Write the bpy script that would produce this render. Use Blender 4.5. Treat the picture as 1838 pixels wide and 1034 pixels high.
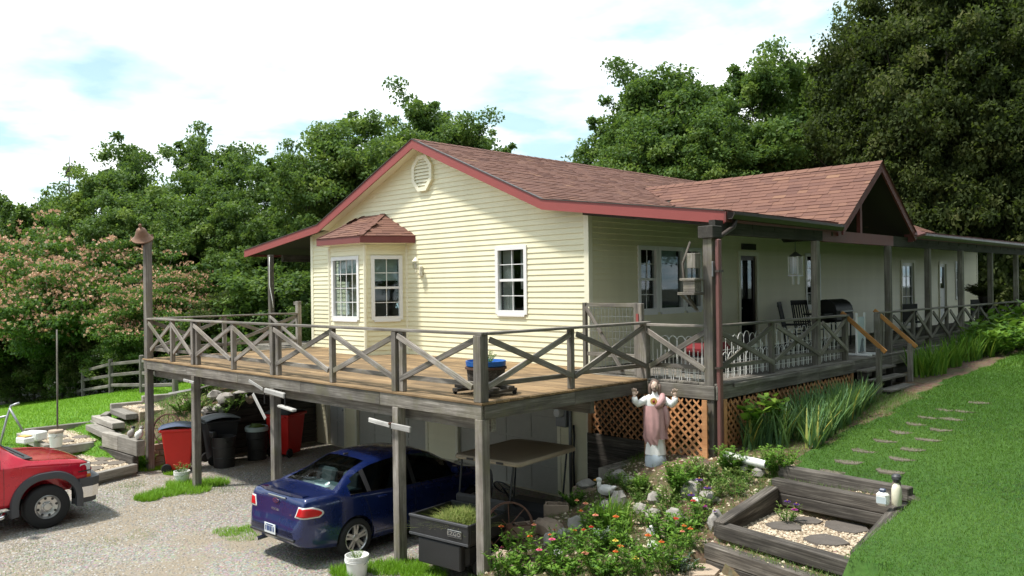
import bpy, bmesh, math, random
import numpy as np
from mathutils import Vector, Matrix
for _o in list(bpy.data.objects): bpy.data.objects.remove(_o)
random.seed(7); RNG = np.random.default_rng(7)
SC = bpy.context.scene
COL = SC.collection
R = math.radians
D = 2.66                                   # deck floor above the drive, metres

# ------------------------------------------------------------------ camera
CAM_POS = np.array([10.2818, -12.5119, 4.2601]); F_PX = 1481.1
YAW, PITCH, ROLL = 0.7806, -0.0016, -0.0128
_s, _c = math.sin(YAW), math.cos(YAW)
FW = np.array([-_s*math.cos(PITCH), _c*math.cos(PITCH), math.sin(PITCH)])
_rt = np.array([_c, _s, 0.0]); _up = np.cross(_rt, FW)
RT = _rt*math.cos(ROLL) + _up*math.sin(ROLL); UP = -_rt*math.sin(ROLL) + _up*math.cos(ROLL)
cam_data = bpy.data.cameras.new('camera'); cam = bpy.data.objects.new('camera', cam_data); COL.objects.link(cam)
cam_data.sensor_width = 36.0; cam_data.lens = 36.0*F_PX/1838.0; cam_data.clip_end = 2000; cam_data.clip_start = 0.1
_m = Matrix.Identity(4)
for i in range(3):
    _m[i][0] = RT[i]; _m[i][1] = UP[i]; _m[i][2] = -FW[i]; _m[i][3] = CAM_POS[i]
cam.matrix_world = _m
SC.camera = cam

def ray(u, v): return FW + RT*(u-919)/F_PX - UP*(v-517)/F_PX
def on(u, v, ax, val):
    """photo pixel -> the point where its ray meets the plane ax = val"""
    d = ray(u, v); k = 'xyz'.index(ax); return CAM_POS + d*((val-CAM_POS[k])/d[k])
def far(u, v, depth): return CAM_POS + ray(u, v)*depth

# ------------------------------------------------------------------ sky, sun, exposure
SUN_DIR = Vector((0.24, 0.36, -0.92)).normalized()       # the way the light travels
W = bpy.data.worlds.new('World'); SC.world = W; W.use_nodes = True
nt = W.node_tree; nt.nodes.clear()
def wn(t, **k):
    n = nt.nodes.new(t)
    for a, b in k.items(): setattr(n, a, b)
    return n
_out = wn('ShaderNodeOutputWorld'); _bg = wn('ShaderNodeBackground'); _bg.inputs[1].default_value = 0.12
_sky = wn('ShaderNodeTexSky', sky_type='NISHITA', sun_disc=False)
_sky.sun_elevation = math.asin(-SUN_DIR.z); _sky.sun_rotation = math.atan2(-SUN_DIR.x, -SUN_DIR.y) % (2*math.pi)
_sky.air_density = 1.0; _sky.dust_density = 0.6; _sky.ozone_density = 1.5
_tc = wn('ShaderNodeTexCoord'); _sep = wn('ShaderNodeSeparateXYZ'); nt.links.new(_tc.outputs['Generated'], _sep.inputs[0])
_add = wn('ShaderNodeMath', operation='ADD'); _add.inputs[1].default_value = 0.16; nt.links.new(_sep.outputs['Z'], _add.inputs[0])
_mx = wn('ShaderNodeMath', operation='MAXIMUM'); _mx.inputs[1].default_value = 0.05; nt.links.new(_add.outputs[0], _mx.inputs[0])
_dx = wn('ShaderNodeMath', operation='DIVIDE'); nt.links.new(_sep.outputs['X'], _dx.inputs[0]); nt.links.new(_mx.outputs[0], _dx.inputs[1])
_dy = wn('ShaderNodeMath', operation='DIVIDE'); nt.links.new(_sep.outputs['Y'], _dy.inputs[0]); nt.links.new(_mx.outputs[0], _dy.inputs[1])
_cv = wn('ShaderNodeCombineXYZ'); nt.links.new(_dx.outputs[0], _cv.inputs[0]); nt.links.new(_dy.outputs[0], _cv.inputs[1])
_n1 = wn('ShaderNodeTexNoise'); _n1.inputs['Scale'].default_value = 1.15; _n1.inputs['Detail'].default_value = 9; _n1.inputs['Roughness'].default_value = 0.55; _n1.inputs['Distortion'].default_value = 0.35
nt.links.new(_cv.outputs[0], _n1.inputs['Vector'])
_r1 = wn('ShaderNodeValToRGB'); _r1.color_ramp.elements[0].position = 0.38; _r1.color_ramp.elements[1].position = 0.54; _r1.color_ramp.interpolation = 'EASE'; _r1.color_ramp.elements[0].color = (.62,.62,.62,1)
nt.links.new(_n1.outputs['Fac'], _r1.inputs[0])
_n2 = wn('ShaderNodeTexNoise'); _n2.inputs['Scale'].default_value = 2.3; _n2.inputs['Detail'].default_value = 6
_mp = wn('ShaderNodeMapping'); _mp.inputs['Location'].default_value = (5.3, 1.7, 2.0); nt.links.new(_cv.outputs[0], _mp.inputs[0]); nt.links.new(_mp.outputs[0], _n2.inputs['Vector'])
_r2 = wn('ShaderNodeValToRGB'); _r2.color_ramp.elements[0].position = 0.36; _r2.color_ramp.elements[0].color = (3.2, 4.6, 5.1, 1); _r2.color_ramp.elements[1].position = 0.6; _r2.color_ramp.elements[1].color = (7.6, 7.9, 8.0, 1)
nt.links.new(_n2.outputs['Fac'], _r2.inputs[0])
_mix = wn('ShaderNodeMix', data_type='RGBA'); nt.links.new(_r1.outputs[0], _mix.inputs[0])
nt.links.new(_sky.outputs[0], _mix.inputs[6]); nt.links.new(_r2.outputs[0], _mix.inputs[7])
nt.links.new(_mix.outputs[2], _bg.inputs[0]); nt.links.new(_bg.outputs[0], _out.inputs[0])
_sl = bpy.data.lights.new('sun', 'SUN'); _sl.energy = 3.1; _sl.angle = R(5); _sl.color = (1.0, 0.95, 0.87)
sun = bpy.data.objects.new('sun', _sl); COL.objects.link(sun); sun.rotation_euler = SUN_DIR.to_track_quat('-Z', 'Y').to_euler(); sun.location = (-20, -30, 60)
SC.view_settings.view_transform = 'Standard'; SC.view_settings.look = 'None'; SC.view_settings.gamma = 1.0
SC.view_settings.use_curve_mapping = False; SC.view_settings.exposure = 0.85
SC.cycles.use_denoising = True; SC.cycles.max_bounces = 6; SC.cycles.transparent_max_bounces = 12

# ------------------------------------------------------------------ mesh helpers
def V(*a): return Vector(a)
class MB:
    """collects primitives; every vertex also carries a grain coordinate (g, long axis first) and a tint"""
    def __init__(s): s.v = []; s.f = []; s.g = []; s.t = []; s.m = []; s.mi = 0
    def add(s, vs, fs, g=None, t=None):
        b = len(s.v); t = random.random() if t is None else t
        s.v += [tuple(p) for p in vs]; s.f += [tuple(b+i for i in q) for q in fs]
        if g is None:
            o = random.uniform(0, 40); g = [(p[0]+o, p[1], p[2]) for p in vs]
        s.g += [tuple(q) for q in g]; s.t += [t]*len(vs); s.m += [s.mi]*len(fs); return s
    def hexa(s, P, g=None, t=None):      # P: 4 bottom then 4 top, same order
        return s.add(P, [(3,2,1,0),(4,5,6,7),(0,1,5,4),(1,2,6,5),(2,3,7,6),(3,0,4,7)], g, t)
    def cbox(s, c, size, rot=None, ch=0.0, t=None):
        """box about centre c; chamfered when ch > 0; grain runs along its longest side"""
        hx, hy, hz = size[0]/2, size[1]/2, size[2]/2
        ch = min(ch, hx*.8, hy*.8, hz*.8)
        M = rot.to_matrix() if hasattr(rot, 'to_matrix') else (rot or Matrix.Identity(3)); c = Vector(c)
        if ch <= 0:
            L = [Vector((sx*hx, sy*hy, sz*hz)) for sz in (-1,1) for sx, sy in ((-1,-1),(1,-1),(1,1),(-1,1))]
            F = [(3,2,1,0),(4,5,6,7),(0,1,5,4),(1,2,6,5),(2,3,7,6),(3,0,4,7)]
        else:
            L = []; idx = {}
            for sx in (-1,1):
                for sy in (-1,1):
                    for sz in (-1,1):
                        for a in range(3):
                            q = [hx-ch, hy-ch, hz-ch]; q[a] = (hx, hy, hz)[a]
                            idx[(sx,sy,sz,a)] = len(L); L.append(Vector((sx*q[0], sy*q[1], sz*q[2])))
            F = []
            for a in range(3):
                b, d = (a+1)%3, (a+2)%3
                for sg in (-1,1):
                    q = []
                    for sb, sd in ((-1,-1),(1,-1),(1,1),(-1,1)):
                        k = [0,0,0]; k[a] = sg; k[b] = sb; k[d] = sd; q.append(idx[(k[0],k[1],k[2],a)])
                    F.append(tuple(q if sg > 0 else q[::-1]))
                for sb in (-1,1):                      # edges along axis a
                    for sd in (-1,1):
                        k0 = [0,0,0]; k1 = [0,0,0]; k0[a] = -1; k1[a] = 1
                        for k in (k0, k1): k[b] = sb; k[d] = sd
                        q = [idx[(*k0,b)], idx[(*k1,b)], idx[(*k1,d)], idx[(*k0,d)]]
                        F.append(tuple(q if sb*sd > 0 else q[::-1]))
            for sx in (-1,1):
                for sy in (-1,1):
                    for sz in (-1,1):
                        q = [idx[(sx,sy,sz,a)] for a in range(3)]; F.append(tuple(q if sx*sy*sz > 0 else q[::-1]))
        ax = sorted(range(3), key=lambda i: -size[i]); o = [random.uniform(0, 50) for _ in range(3)]
        g = [(p[ax[0]]+o[0], p[ax[1]]+o[1], p[ax[2]]+o[2]) for p in L]
        return s.add([c + M@p for p in L], F, g, t)
    def box(s, a, b, ch=0.0, t=None):
        a = Vector(a); b = Vector(b); return s.cbox((a+b)/2, [abs(b[i]-a[i]) for i in range(3)], None, ch, t)
    def bar(s, p, q, w, h, up=(0,0,1), ch=0.0, t=None):
        """rectangular bar from p to q, w sideways, h along up"""
        p = Vector(p); q = Vector(q); d = (q-p); L = d.length; d.normalize(); up = Vector(up)
        if abs(d.dot(up)) > .99: up = Vector((1,0,0))
        sd = d.cross(up).normalized(); u2 = sd.cross(d)
        return s.cbox((p+q)/2, (L, w, h), Matrix((d, -sd, u2)).transposed(), ch, t)
    def tube(s, pts, rad, n=8, cap=True, t=None, closed=False):
        pts = [Vector(p) for p in pts]; k = len(pts); rad = rad if hasattr(rad, '__len__') else [rad]*k
        vs = []; g = []; L = 0; prev = None; o = random.uniform(0, 30)
        for i, p in enumerate(pts):
            if closed: d = (pts[(i+1)%k]-pts[i-1]).normalized()
            else: d = (pts[min(i+1,k-1)]-pts[max(i-1,0)]).normalized()
            if prev is None: a = d.orthogonal().normalized()
            else: a = (prev - d*prev.dot(d)); a = a.normalized() if a.length > 1e-6 else d.orthogonal().normalized()
            prev = a; b = d.cross(a)
            if i: L += (p-pts[i-1]).length
            for j in range(n):
                th = 2*math.pi*j/n; vs.append(p+(a*math.cos(th)+b*math.sin(th))*rad[i]); g.append((L+o, math.cos(th)*rad[i], math.sin(th)*rad[i]))
        fs = [(i*n+j, i*n+(j+1)%n, (i+1)*n+(j+1)%n, (i+1)*n+j) for i in range(k-1) for j in range(n)]
        if closed: fs += [((k-1)*n+j, (k-1)*n+(j+1)%n, (j+1)%n, j) for j in range(n)]
        elif cap: fs += [tuple(range(n))[::-1], tuple((k-1)*n+j for j in range(n))]
        return s.add(vs, fs, g, t)
    def lathe(s, prof, n=20, c=(0,0,0), M=None, t=None, cap=True):
        """prof: [(radius, z)] turned about z, then M, then moved to c"""
        M = M or Matrix.Identity(3); c = Vector(c); vs = []; k = len(prof)
        for r, z in prof:
            for j in range(n):
                th = 2*math.pi*j/n; vs.append(c + M@Vector((r*math.cos(th), r*math.sin(th), z)))
        fs = [(i*n+j, i*n+(j+1)%n, (i+1)*n+(j+1)%n, (i+1)*n+j) for i in range(k-1) for j in range(n)]
        if cap and prof[0][0] > 1e-5: fs.append(tuple(range(n))[::-1])
        if cap and prof[-1][0] > 1e-5: fs.append(tuple((k-1)*n+j for j in range(n)))
        return s.add(vs, fs, None, t)
    def prism(s, poly, off, t=None):
        """extrude a 3-d polygon by vector off"""
        off = Vector(off); n = len(poly); a = [Vector(p) for p in poly]; b = [p+off for p in a]
        fs = [tuple(range(n))[::-1], tuple(range(n, 2*n))] + [(i, (i+1)%n, n+(i+1)%n, n+i) for i in range(n)]
        return s.add(a+b, fs, None, t)
    def ball(s, c, r, n=8, m=6, t=None, jit=0.0, M=None):
        r = r if hasattr(r, '__len__') else (r, r, r); c = Vector(c); M = M or Matrix.Identity(3)
        vs = [c+M@Vector((0,0,-r[2]))]
        for i in range(1, m):
            ph = math.pi*i/m
            for j in range(n):
                th = 2*math.pi*(j+.5*(i%2))/n; k = 1+random.uniform(-jit, jit)
                vs.append(c+M@Vector((r[0]*math.sin(ph)*math.cos(th)*k, r[1]*math.sin(ph)*math.sin(th)*k, -r[2]*math.cos(ph)*k)))
        vs.append(c+M@Vector((0,0,r[2]))); e = len(vs)-1
        fs = [(0, 1+(j+1)%n, 1+j) for j in range(n)]
        fs += [(1+i*n+j, 1+i*n+(j+1)%n, 1+(i+1)*n+(j+1)%n, 1+(i+1)*n+j) for i in range(m-2) for j in range(n)]
        fs += [(1+(m-2)*n+j, 1+(m-2)*n+(j+1)%n, e) for j in range(n)]
        return s.add(vs, fs, None, t)
    def build(s, name, mat, parent=None, smooth=False, center=True, recalc=False):
        me = bpy.data.meshes.new(name)
        P = np.array(s.v, float)
        base = (P.min(0)+P.max(0))/2 if center else np.zeros(3)
        if center and parent is None: base[2] = P[:,2].min()
        me.from_pydata((P-base).tolist(), [], s.f)
        for nm, ty, dat in (('g', 'FLOAT_VECTOR', s.g), ('tint', 'FLOAT', s.t)):
            a = me.attributes.new(nm, ty, 'POINT'); a.data.foreach_set('vector' if ty == 'FLOAT_VECTOR' else 'value', np.array(dat, np.float32).ravel())
        for m in (mat if isinstance(mat, (list, tuple)) else [mat]): me.materials.append(m)
        if isinstance(mat, (list, tuple)): me.polygons.foreach_set('material_index', s.m)
        if recalc:
            bm = bmesh.new(); bm.from_mesh(me); bmesh.ops.recalc_face_normals(bm, faces=bm.faces); bm.to_mesh(me); bm.free()
        if smooth:
            me.polygons.foreach_set('use_smooth', [True]*len(me.polygons))
            if smooth != True: me.set_sharp_from_angle(angle=R(smooth))
        o = bpy.data.objects.new(name, me); COL.objects.link(o)
        o.location = base
        if parent is not None:
            o.parent = parent
            o.location = Vector(base) - wloc(parent)
        return o
def tag(o, label=None, cat=None, group=None, kind=None):
    if label: o['label'] = label
    if cat: o['category'] = cat
    if group: o['group'] = group
    if kind: o['kind'] = kind
    return o
def thing(name, label, cat, loc=(0,0,0), rz=0.0, group=None, local=False):
    """an Empty at the thing's base; local=True: its parts are given in its own coordinates"""
    o = bpy.data.objects.new(name, None); COL.objects.link(o); o.empty_display_size = .2
    o.location = loc; o.rotation_euler = (0,0,rz); tag(o, label, cat, group)
    LOCAL[o.name] = local
    return o
LOCAL = {}
def root(o):
    while o.parent is not None: o = o.parent
    return o
def wloc(o):
    if LOCAL.get(root(o).name): # local things: sum below the root only
        l = Vector((0,0,0))
        while o.parent is not None: l = l + Vector(o.location); o = o.parent
        return l
    l = Vector(o.location)
    while o.parent is not None: o = o.parent; l = l + Vector(o.location)
    return l
def copy_tree(o, parent=None):
    c = o.copy(); COL.objects.link(c); c.parent = parent
    for ch in list(o.children): copy_tree(ch, c)
    return c
def join_np(name, Vv, Ff, mat, parent=None, tint=None, smooth=False, loc=(0,0,0)):
    """big mesh straight from numpy arrays (all faces the same size)"""
    me = bpy.data.meshes.new(name); Vv = np.asarray(Vv, np.float32); Ff = np.asarray(Ff, np.int32); k = Ff.shape[1]
    me.vertices.add(len(Vv)); me.vertices.foreach_set('co', Vv.ravel())
    me.loops.add(Ff.size); me.loops.foreach_set('vertex_index', Ff.ravel())
    me.polygons.add(len(Ff)); me.polygons.foreach_set('loop_start', np.arange(0, Ff.size, k, dtype=np.int32))
    try: me.polygons.foreach_set('loop_total', np.full(len(Ff), k, np.int32))
    except Exception: pass
    if smooth: me.polygons.foreach_set('use_smooth', np.ones(len(Ff), bool))
    me.update(calc_edges=True)
    if tint is not None:
        a = me.attributes.new('tint', 'FLOAT', 'POINT'); a.data.foreach_set('value', np.asarray(tint, np.float32))
    me.materials.append(mat)
    o = bpy.data.objects.new(name, me); COL.objects.link(o); o.location = loc
    if parent is not None: o.parent = parent
    return o

# ------------------------------------------------------------------ materials
class NT:
    def __init__(s, name):
        s.m = bpy.data.materials.new(name); s.m.use_nodes = True; s.t = s.m.node_tree; s.t.nodes.clear()
        s.o = s.t.nodes.new('ShaderNodeOutputMaterial')
    def n(s, ty, ins=None, **k):
        x = s.t.nodes.new(ty)
        for a, b in k.items(): setattr(x, a, b)
        for a, b in (ins or {}).items(): s.set(x, a, b)
        return x
    def set(s, x, a, b):
        if isinstance(b, bpy.types.NodeSocket): s.t.links.new(b, x.inputs[a])
        elif isinstance(b, bpy.types.Node): s.t.links.new(b.outputs[0], x.inputs[a])
        else: x.inputs[a].default_value = b
    def attr(s, name): return s.n('ShaderNodeAttribute', attribute_name=name)
    def noise(s, vec, sc, det=4, rough=.55, dist=0): return s.n('ShaderNodeTexNoise', {'Vector': vec, 'Scale': sc, 'Detail': det, 'Roughness': rough, 'Distortion': dist}).outputs['Fac']
    def map(s, vec, sc=(1,1,1), loc=(0,0,0), rot=(0,0,0)): return s.n('ShaderNodeMapping', {'Vector': vec, 'Scale': sc, 'Location': loc, 'Rotation': rot}).outputs[0]
    def ramp(s, fac, stops, interp='LINEAR'):
        x = s.n('ShaderNodeValToRGB', {0: fac}); e = x.color_ramp.elements; x.color_ramp.interpolation = interp
        while len(e) < len(stops): e.new(.5)
        for i, (p, c) in enumerate(stops): e[i].position = p; e[i].color = (*c, 1) if len(c) == 3 else c
        return x.outputs[0]
    def mix(s, f, a, b, mode='MIX'):
        x = s.n('ShaderNodeMix', data_type='RGBA', blend_type=mode); s.set(x, 0, f)
        s.set(x, 6, (*a, 1) if isinstance(a, tuple) and len(a) == 3 else a); s.set(x, 7, (*b, 1) if isinstance(b, tuple) and len(b) == 3 else b)
        return x.outputs[2]
    def math(s, op, a, b=0.0, cl=False):
        x = s.n('ShaderNodeMath', operation=op, use_clamp=cl); s.set(x, 0, a); s.set(x, 1, b); return x.outputs[0]
    def rnd(s): return s.n('ShaderNodeObjectInfo').outputs['Random']
    def pos(s): return s.n('ShaderNodeTexCoord').outputs['Object']
    def wpos(s): return s.n('ShaderNodeNewGeometry').outputs['Position']
    def bump(s, h, strength=.3, dist=.01): return s.n('ShaderNodeBump', {'Height': h, 'Strength': strength, 'Distance': dist}).outputs[0]
    def pbr(s, col, rough=.6, metal=0.0, normal=None, **k):
        x = s.n('ShaderNodeBsdfPrincipled'); s.set(x, 'Base Color', (*col, 1) if isinstance(col, tuple) and len(col) == 3 else col)
        s.set(x, 'Roughness', rough); s.set(x, 'Metallic', metal)
        if normal is not None: s.set(x, 'Normal', normal)
        for a, b in k.items(): s.set(x, a.replace('_', ' '), b)
        s.bsdf = x; s.t.links.new(x.outputs[0], s.o.inputs[0]); return s.m
M = {}
def plain(name, col, rough=.5, metal=0.0, var=.12, sc=6.0, bump=0.0, **k):
    """one-colour stuff with slight uneven dirt, so nothing is perfectly flat"""
    t = NT(name); p = t.pos(); n = t.noise(p, sc, 5)
    c = t.mix(n, tuple(x*(1-var) for x in col), tuple(min(1, x*(1+var)) for x in col))
    rr = t.math('ADD', t.math('MULTIPLY', n, .2), rough-.1)
    M[name] = t.pbr(c, rr, metal, t.bump(t.noise(p, sc*14, 3), bump, .01) if bump else None, **k); return M[name]
def wood(name, c0, c1, c2, sc=1.0, rough=.85, streak=.6, moss=None):
    t = NT(name); g = t.attr('g').outputs['Vector']; ti = t.attr('tint').outputs['Fac']
    g2 = t.n('ShaderNodeVectorMath', {0: g, 1: t.n('ShaderNodeCombineXYZ', {0: t.math('MULTIPLY', t.rnd(), 37.0)}).outputs[0]}, operation='ADD').outputs[0]
    fine = t.noise(t.map(g2, (1.6*sc, 60*sc, 60*sc)), 1.0, 6, .65, .4)
    wide = t.noise(t.map(g2, (.9*sc, 9*sc, 9*sc)), 1.0, 5, .6, .8)
    c = t.ramp(t.math('ADD', t.math('MULTIPLY', fine, streak), t.math('MULTIPLY', wide, 1-streak)), [(.33, c0), (.5, c1), (.68, c2)])
    k = t.math('ADD', t.math('MULTIPLY', ti, .65), .62)
    c = t.mix(1.0, c, t.n('ShaderNodeCombineColor', {0: k, 1: k, 2: k}).outputs[0], 'MULTIPLY')
    stain = t.ramp(t.noise(t.wpos(), 1.7, 5, .6), [(.42, (0,0,0)), (.62, (1,1,1))])
    c = t.mix(t.math('MULTIPLY', stain, .45), c, tuple(x*.55 for x in c0))
    if moss: c = t.mix(t.math('MULTIPLY', t.ramp(t.noise(t.wpos(), 3.1, 6, .7), [(.5, (0,0,0)), (.66, (1,1,1))]), .55), c, moss)
    M[name] = t.pbr(c, rough, 0, t.bump(fine, .45, .004)); return M[name]
wood('wood_grey', (.075,.066,.056), (.19,.172,.148), (.40,.375,.34), moss=(.13,.125,.07))
wood('wood_rail', (.09,.078,.066), (.23,.205,.18), (.47,.44,.41), moss=(.17,.16,.09))
wood('wood_deck', (.13,.085,.045), (.255,.165,.08), (.36,.255,.14), streak=.5)
wood('wood_timber', (.022,.019,.016), (.085,.073,.062), (.27,.245,.215))
wood('wood_pale', (.17,.15,.125), (.30,.275,.24), (.46,.43,.39))
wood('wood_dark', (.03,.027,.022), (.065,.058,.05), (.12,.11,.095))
wood('wood_new', (.33,.145,.035), (.50,.24,.07), (.62,.34,.13))
wood('wood_lattice', (.42,.19,.075), (.55,.27,.12), (.62,.34,.17), rough=.7)
wood('bark', (.04,.033,.026), (.10,.085,.07), (.19,.165,.14), sc=.5)
wood('wood_white', (.30,.29,.275), (.50,.49,.47), (.70,.69,.67))
def siding_mat():
    t = NT('siding'); p = t.wpos(); n = t.noise(t.map(p, (1.6,1.6,.22)), 1.0, 5, .6); f = t.noise(p, .5, 4)
    c = t.mix(t.ramp(n, [(.35,(0,0,0)), (.75,(1,1,1))]), (.84,.795,.565), (.76,.715,.49)); c = t.mix(t.math('MULTIPLY', f, .22), c, (.70,.67,.50))
    k = t.math('ADD', t.math('MULTIPLY', t.attr('tint').outputs['Fac'], .05), .965); c = t.mix(1.0, c, t.n('ShaderNodeCombineColor', {0: k, 1: k, 2: k}).outputs[0], 'MULTIPLY')
    M['siding'] = t.pbr(c, .45, 0, t.bump(t.noise(p, 3.0, 3), .12, .02))
siding_mat()
plain('trim_cream', (.83,.795,.62), .45, var=.04)
plain('trim_red', (.285,.062,.055), .5, var=.1, sc=3)
plain('trim_red_dull', (.19,.055,.05), .55, var=.12, sc=3)
plain('gutter', (.055,.04,.033), .4)
plain('downspout', (.17,.075,.068), .45)
plain('white_vinyl', (.80,.80,.80), .35, var=.04)
plain('white_plastic', (.78,.78,.76), .35, var=.1, sc=9)
plain('cream_metal', (.78,.74,.6), .4)
plain('curtain', (.40,.39,.36), .9, var=.15)
plain('shade_cloth', (.42,.50,.48), .9, var=.06)
plain('dark_room', (.02,.02,.02), .9)  # unlit-room darkness put into the wall and floor colour
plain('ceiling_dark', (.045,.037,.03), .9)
plain('garage_door', (.42,.41,.36), .55)
plain('door_dark', (.035,.022,.018), .35)
plain('door_pale', (.50,.50,.48), .5)
plain('grey_metal', (.22,.23,.24), .45, .6)
plain('galv', (.38,.39,.40), .42, .8)
plain('black_metal', (.02,.02,.021), .5, .2)
plain('black_plastic', (.018,.018,.02), .5, var=.3)
plain('dark_plastic', (.028,.026,.026), .55, var=.3)
plain('grey_plastic', (.055,.057,.065), .5)
plain('rubber', (.016,.016,.017), .85, var=.3, sc=20, bump=.3)
plain('rust', (.11,.055,.038), .85, var=.5, sc=14, bump=.4)
plain('bronze', (.20,.115,.075), .6, .4, var=.4, sc=12)
plain('bin_red', (.60,.016,.012), .38, var=.12, sc=4)
plain('bin_lid', (.055,.075,.14), .4)
plain('blue_plastic', (.015,.12,.44), .35)
plain('tan_plastic', (.36,.29,.21), .5, var=.12)
plain('concrete', (.34,.31,.275), .92, var=.3, sc=9, bump=.6)
plain('concrete_tan', (.36,.27,.205), .92, var=.25, sc=9, bump=.6)
plain('slab', (.155,.13,.105), .9, var=.35, sc=7, bump=.5)
plain('slab_dark', (.115,.10,.088), .9, var=.35, sc=7, bump=.5)
plain('rock', (.36,.335,.31), .9, var=.4, sc=6, bump=.7)
plain('rock_tan', (.42,.33,.25), .9, var=.35, sc=6, bump=.7)
plain('rock_white', (.72,.71,.69), .8, var=.15, sc=6, bump=.4)
plain('statue_white', (.80,.81,.81), .5, var=.1)
plain('statue_rose', (.50,.29,.29), .6, var=.25, sc=9)
plain('statue_skin', (.62,.46,.38), .55, var=.1)
plain('statue_hair', (.17,.115,.095), .6, var=.3)
plain('statue_blue', (.40,.47,.54), .6, var=.25, sc=9)
plain('gold', (.62,.40,.11), .5, .2)
plain('heart_red', (.30,.03,.03), .5)
plain('sign_blue', (.50,.58,.62), .6, var=.12)
plain('sign_grey', (.17,.20,.22), .7)
plain('cushion_red', (.16,.012,.015), .9)
plain('chrome', (.75,.75,.75), .14, 1.0, var=.05)
plain('alloy', (.52,.52,.52), .3, .85, var=.08)
plain('tail_red', (.50,.006,.010), .12, var=.1)
plain('lamp_clear', (.62,.63,.62), .12)
plain('amber', (.70,.19,.02), .2)
plain('plate', (.66,.69,.72), .4)
plain('plate_ink', (.06,.10,.25), .5)
plain('seat_cloth', (.07,.075,.085), .9)
plain('dash', (.10,.13,.15), .8)
plain('sheet_white', (.75,.78,.80), .7)
for nm, col in (('petal_red', (.62,.02,.02)), ('petal_orange', (.72,.16,.03)), ('petal_pink', (.75,.12,.28)), ('petal_salmon', (.75,.30,.20)), ('petal_yellow', (.78,.62,.10)), ('petal_purple', (.10,.03,.22)), ('petal_magenta', (.35,.03,.28)), ('flower_eye', (.35,.20,.03)), ('bill', (.72,.35,.05))):
    plain(nm, col, .7, var=.2, sc=20)
def paint(name, col, dark):
    t = NT(name); p = t.pos(); n = t.noise(p, 3.0, 6)
    c = t.mix(n, dark, col); d = t.ramp(t.noise(p, 1.5, 7, .7), [(.45, (0,0,0)), (.8, (1,1,1))])
    M[name] = t.pbr(c, t.math('ADD', t.math('MULTIPLY', n, .12), .22), .35, None, Coat_Weight=1.0, Coat_Roughness=.05)
    return M[name]
paint('paint_blue', (.006,.019,.11), (.004,.014,.085)); paint('paint_red', (.60,.004,.028), (.52,.004,.022))
def glass(name, tint, rough=.02, trans=.75):
    t = NT(name)
    a = t.n('ShaderNodeBsdfTransparent', {0: (*tint, 1)}); b = t.n('ShaderNodeBsdfGlossy', {0: (.9,.95,1,1), 1: rough})
    lw = t.n('ShaderNodeLayerWeight', {'Blend': .5}); mx = t.n('ShaderNodeMixShader', {0: t.math('ADD', t.math('MULTIPLY', t.math('POWER', lw.outputs['Facing'], 5.0), .9), .045, True), 1: a, 2: b})
    t.t.links.new(mx.outputs[0], t.o.inputs[0]); M[name] = t.m; return t.m
glass('window_glass', (.80,.84,.84)); glass('car_glass', (.50,.62,.60)); glass('car_glass_dark', (.16,.19,.19)); glass('lamp_glass', (.8,.8,.78))
def leafmat(name, stops, trans=.35, rough=.55, spec=.3):
    t = NT(name); ti = t.attr('tint').outputs['Fac']; r = t.rnd()
    f = t.math('ADD', t.math('MULTIPLY', ti, .8), t.math('MULTIPLY', r, .2))
    c = t.ramp(f, stops)
    p = t.n('ShaderNodeBsdfPrincipled', {'Base Color': c, 'Roughness': rough, 'Specular IOR Level': spec})
    tr = t.n('ShaderNodeBsdfTranslucent', {0: t.mix(.35, c, (.25,.38,.04))})
    mx = t.n('ShaderNodeMixShader', {0: trans, 1: p.outputs[0], 2: tr.outputs[0]})
    t.t.links.new(mx.outputs[0], t.o.inputs[0]); M[name] = t.m; return t.m
leafmat('leaf_oak', [(0,(.036,.082,.018)), (.5,(.090,.165,.034)), (1,(.22,.295,.062))], .42)
leafmat('leaf_oak_dark', [(0,(.020,.032,.010)), (.45,(.048,.068,.020)), (.8,(.105,.120,.040)), (1,(.17,.15,.065))], .35, .7, .15)
leafmat('leaf_bright', [(0,(.035,.10,.012)), (.5,(.085,.21,.022)), (1,(.20,.35,.045))])
leafmat('leaf_mimosa', [(0,(.03,.085,.014)), (.6,(.075,.165,.028)), (1,(.15,.24,.04))], .42)
leafmat('leaf_iris', [(0,(.07,.16,.075)), (.5,(.13,.25,.105)), (.9,(.22,.34,.09)), (1,(.50,.42,.10))], .3)
leafmat('leaf_lily', [(0,(.06,.17,.02)), (.6,(.14,.30,.03)), (1,(.30,.42,.06))], .3)
leafmat('leaf_weed', [(0,(.05,.12,.02)), (.55,(.11,.22,.04)), (.85,(.20,.27,.07)), (1,(.34,.30,.14))], .3)
leafmat('leaf_silver', [(0,(.12,.17,.13)), (1,(.25,.31,.25))], .25)
leafmat('grass_shaded', [(0,(.035,.110,.008)), (.5,(.062,.165,.012)), (1,(.115,.225,.024))], .25)  # greens darkened to stand in for shade on the right lawn
leafmat('grass_left', [(0,(.11,.25,.010)), (.5,(.17,.36,.016)), (1,(.27,.45,.03))], .3)
leafmat('clippings', [(0,(.10,.17,.03)), (.5,(.22,.30,.07)), (1,(.45,.42,.18))], .3)
leafmat('mimosa_flower', [(0,(.52,.27,.19)), (.5,(.68,.41,.29)), (1,(.82,.58,.44))], .3, .9)
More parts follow.
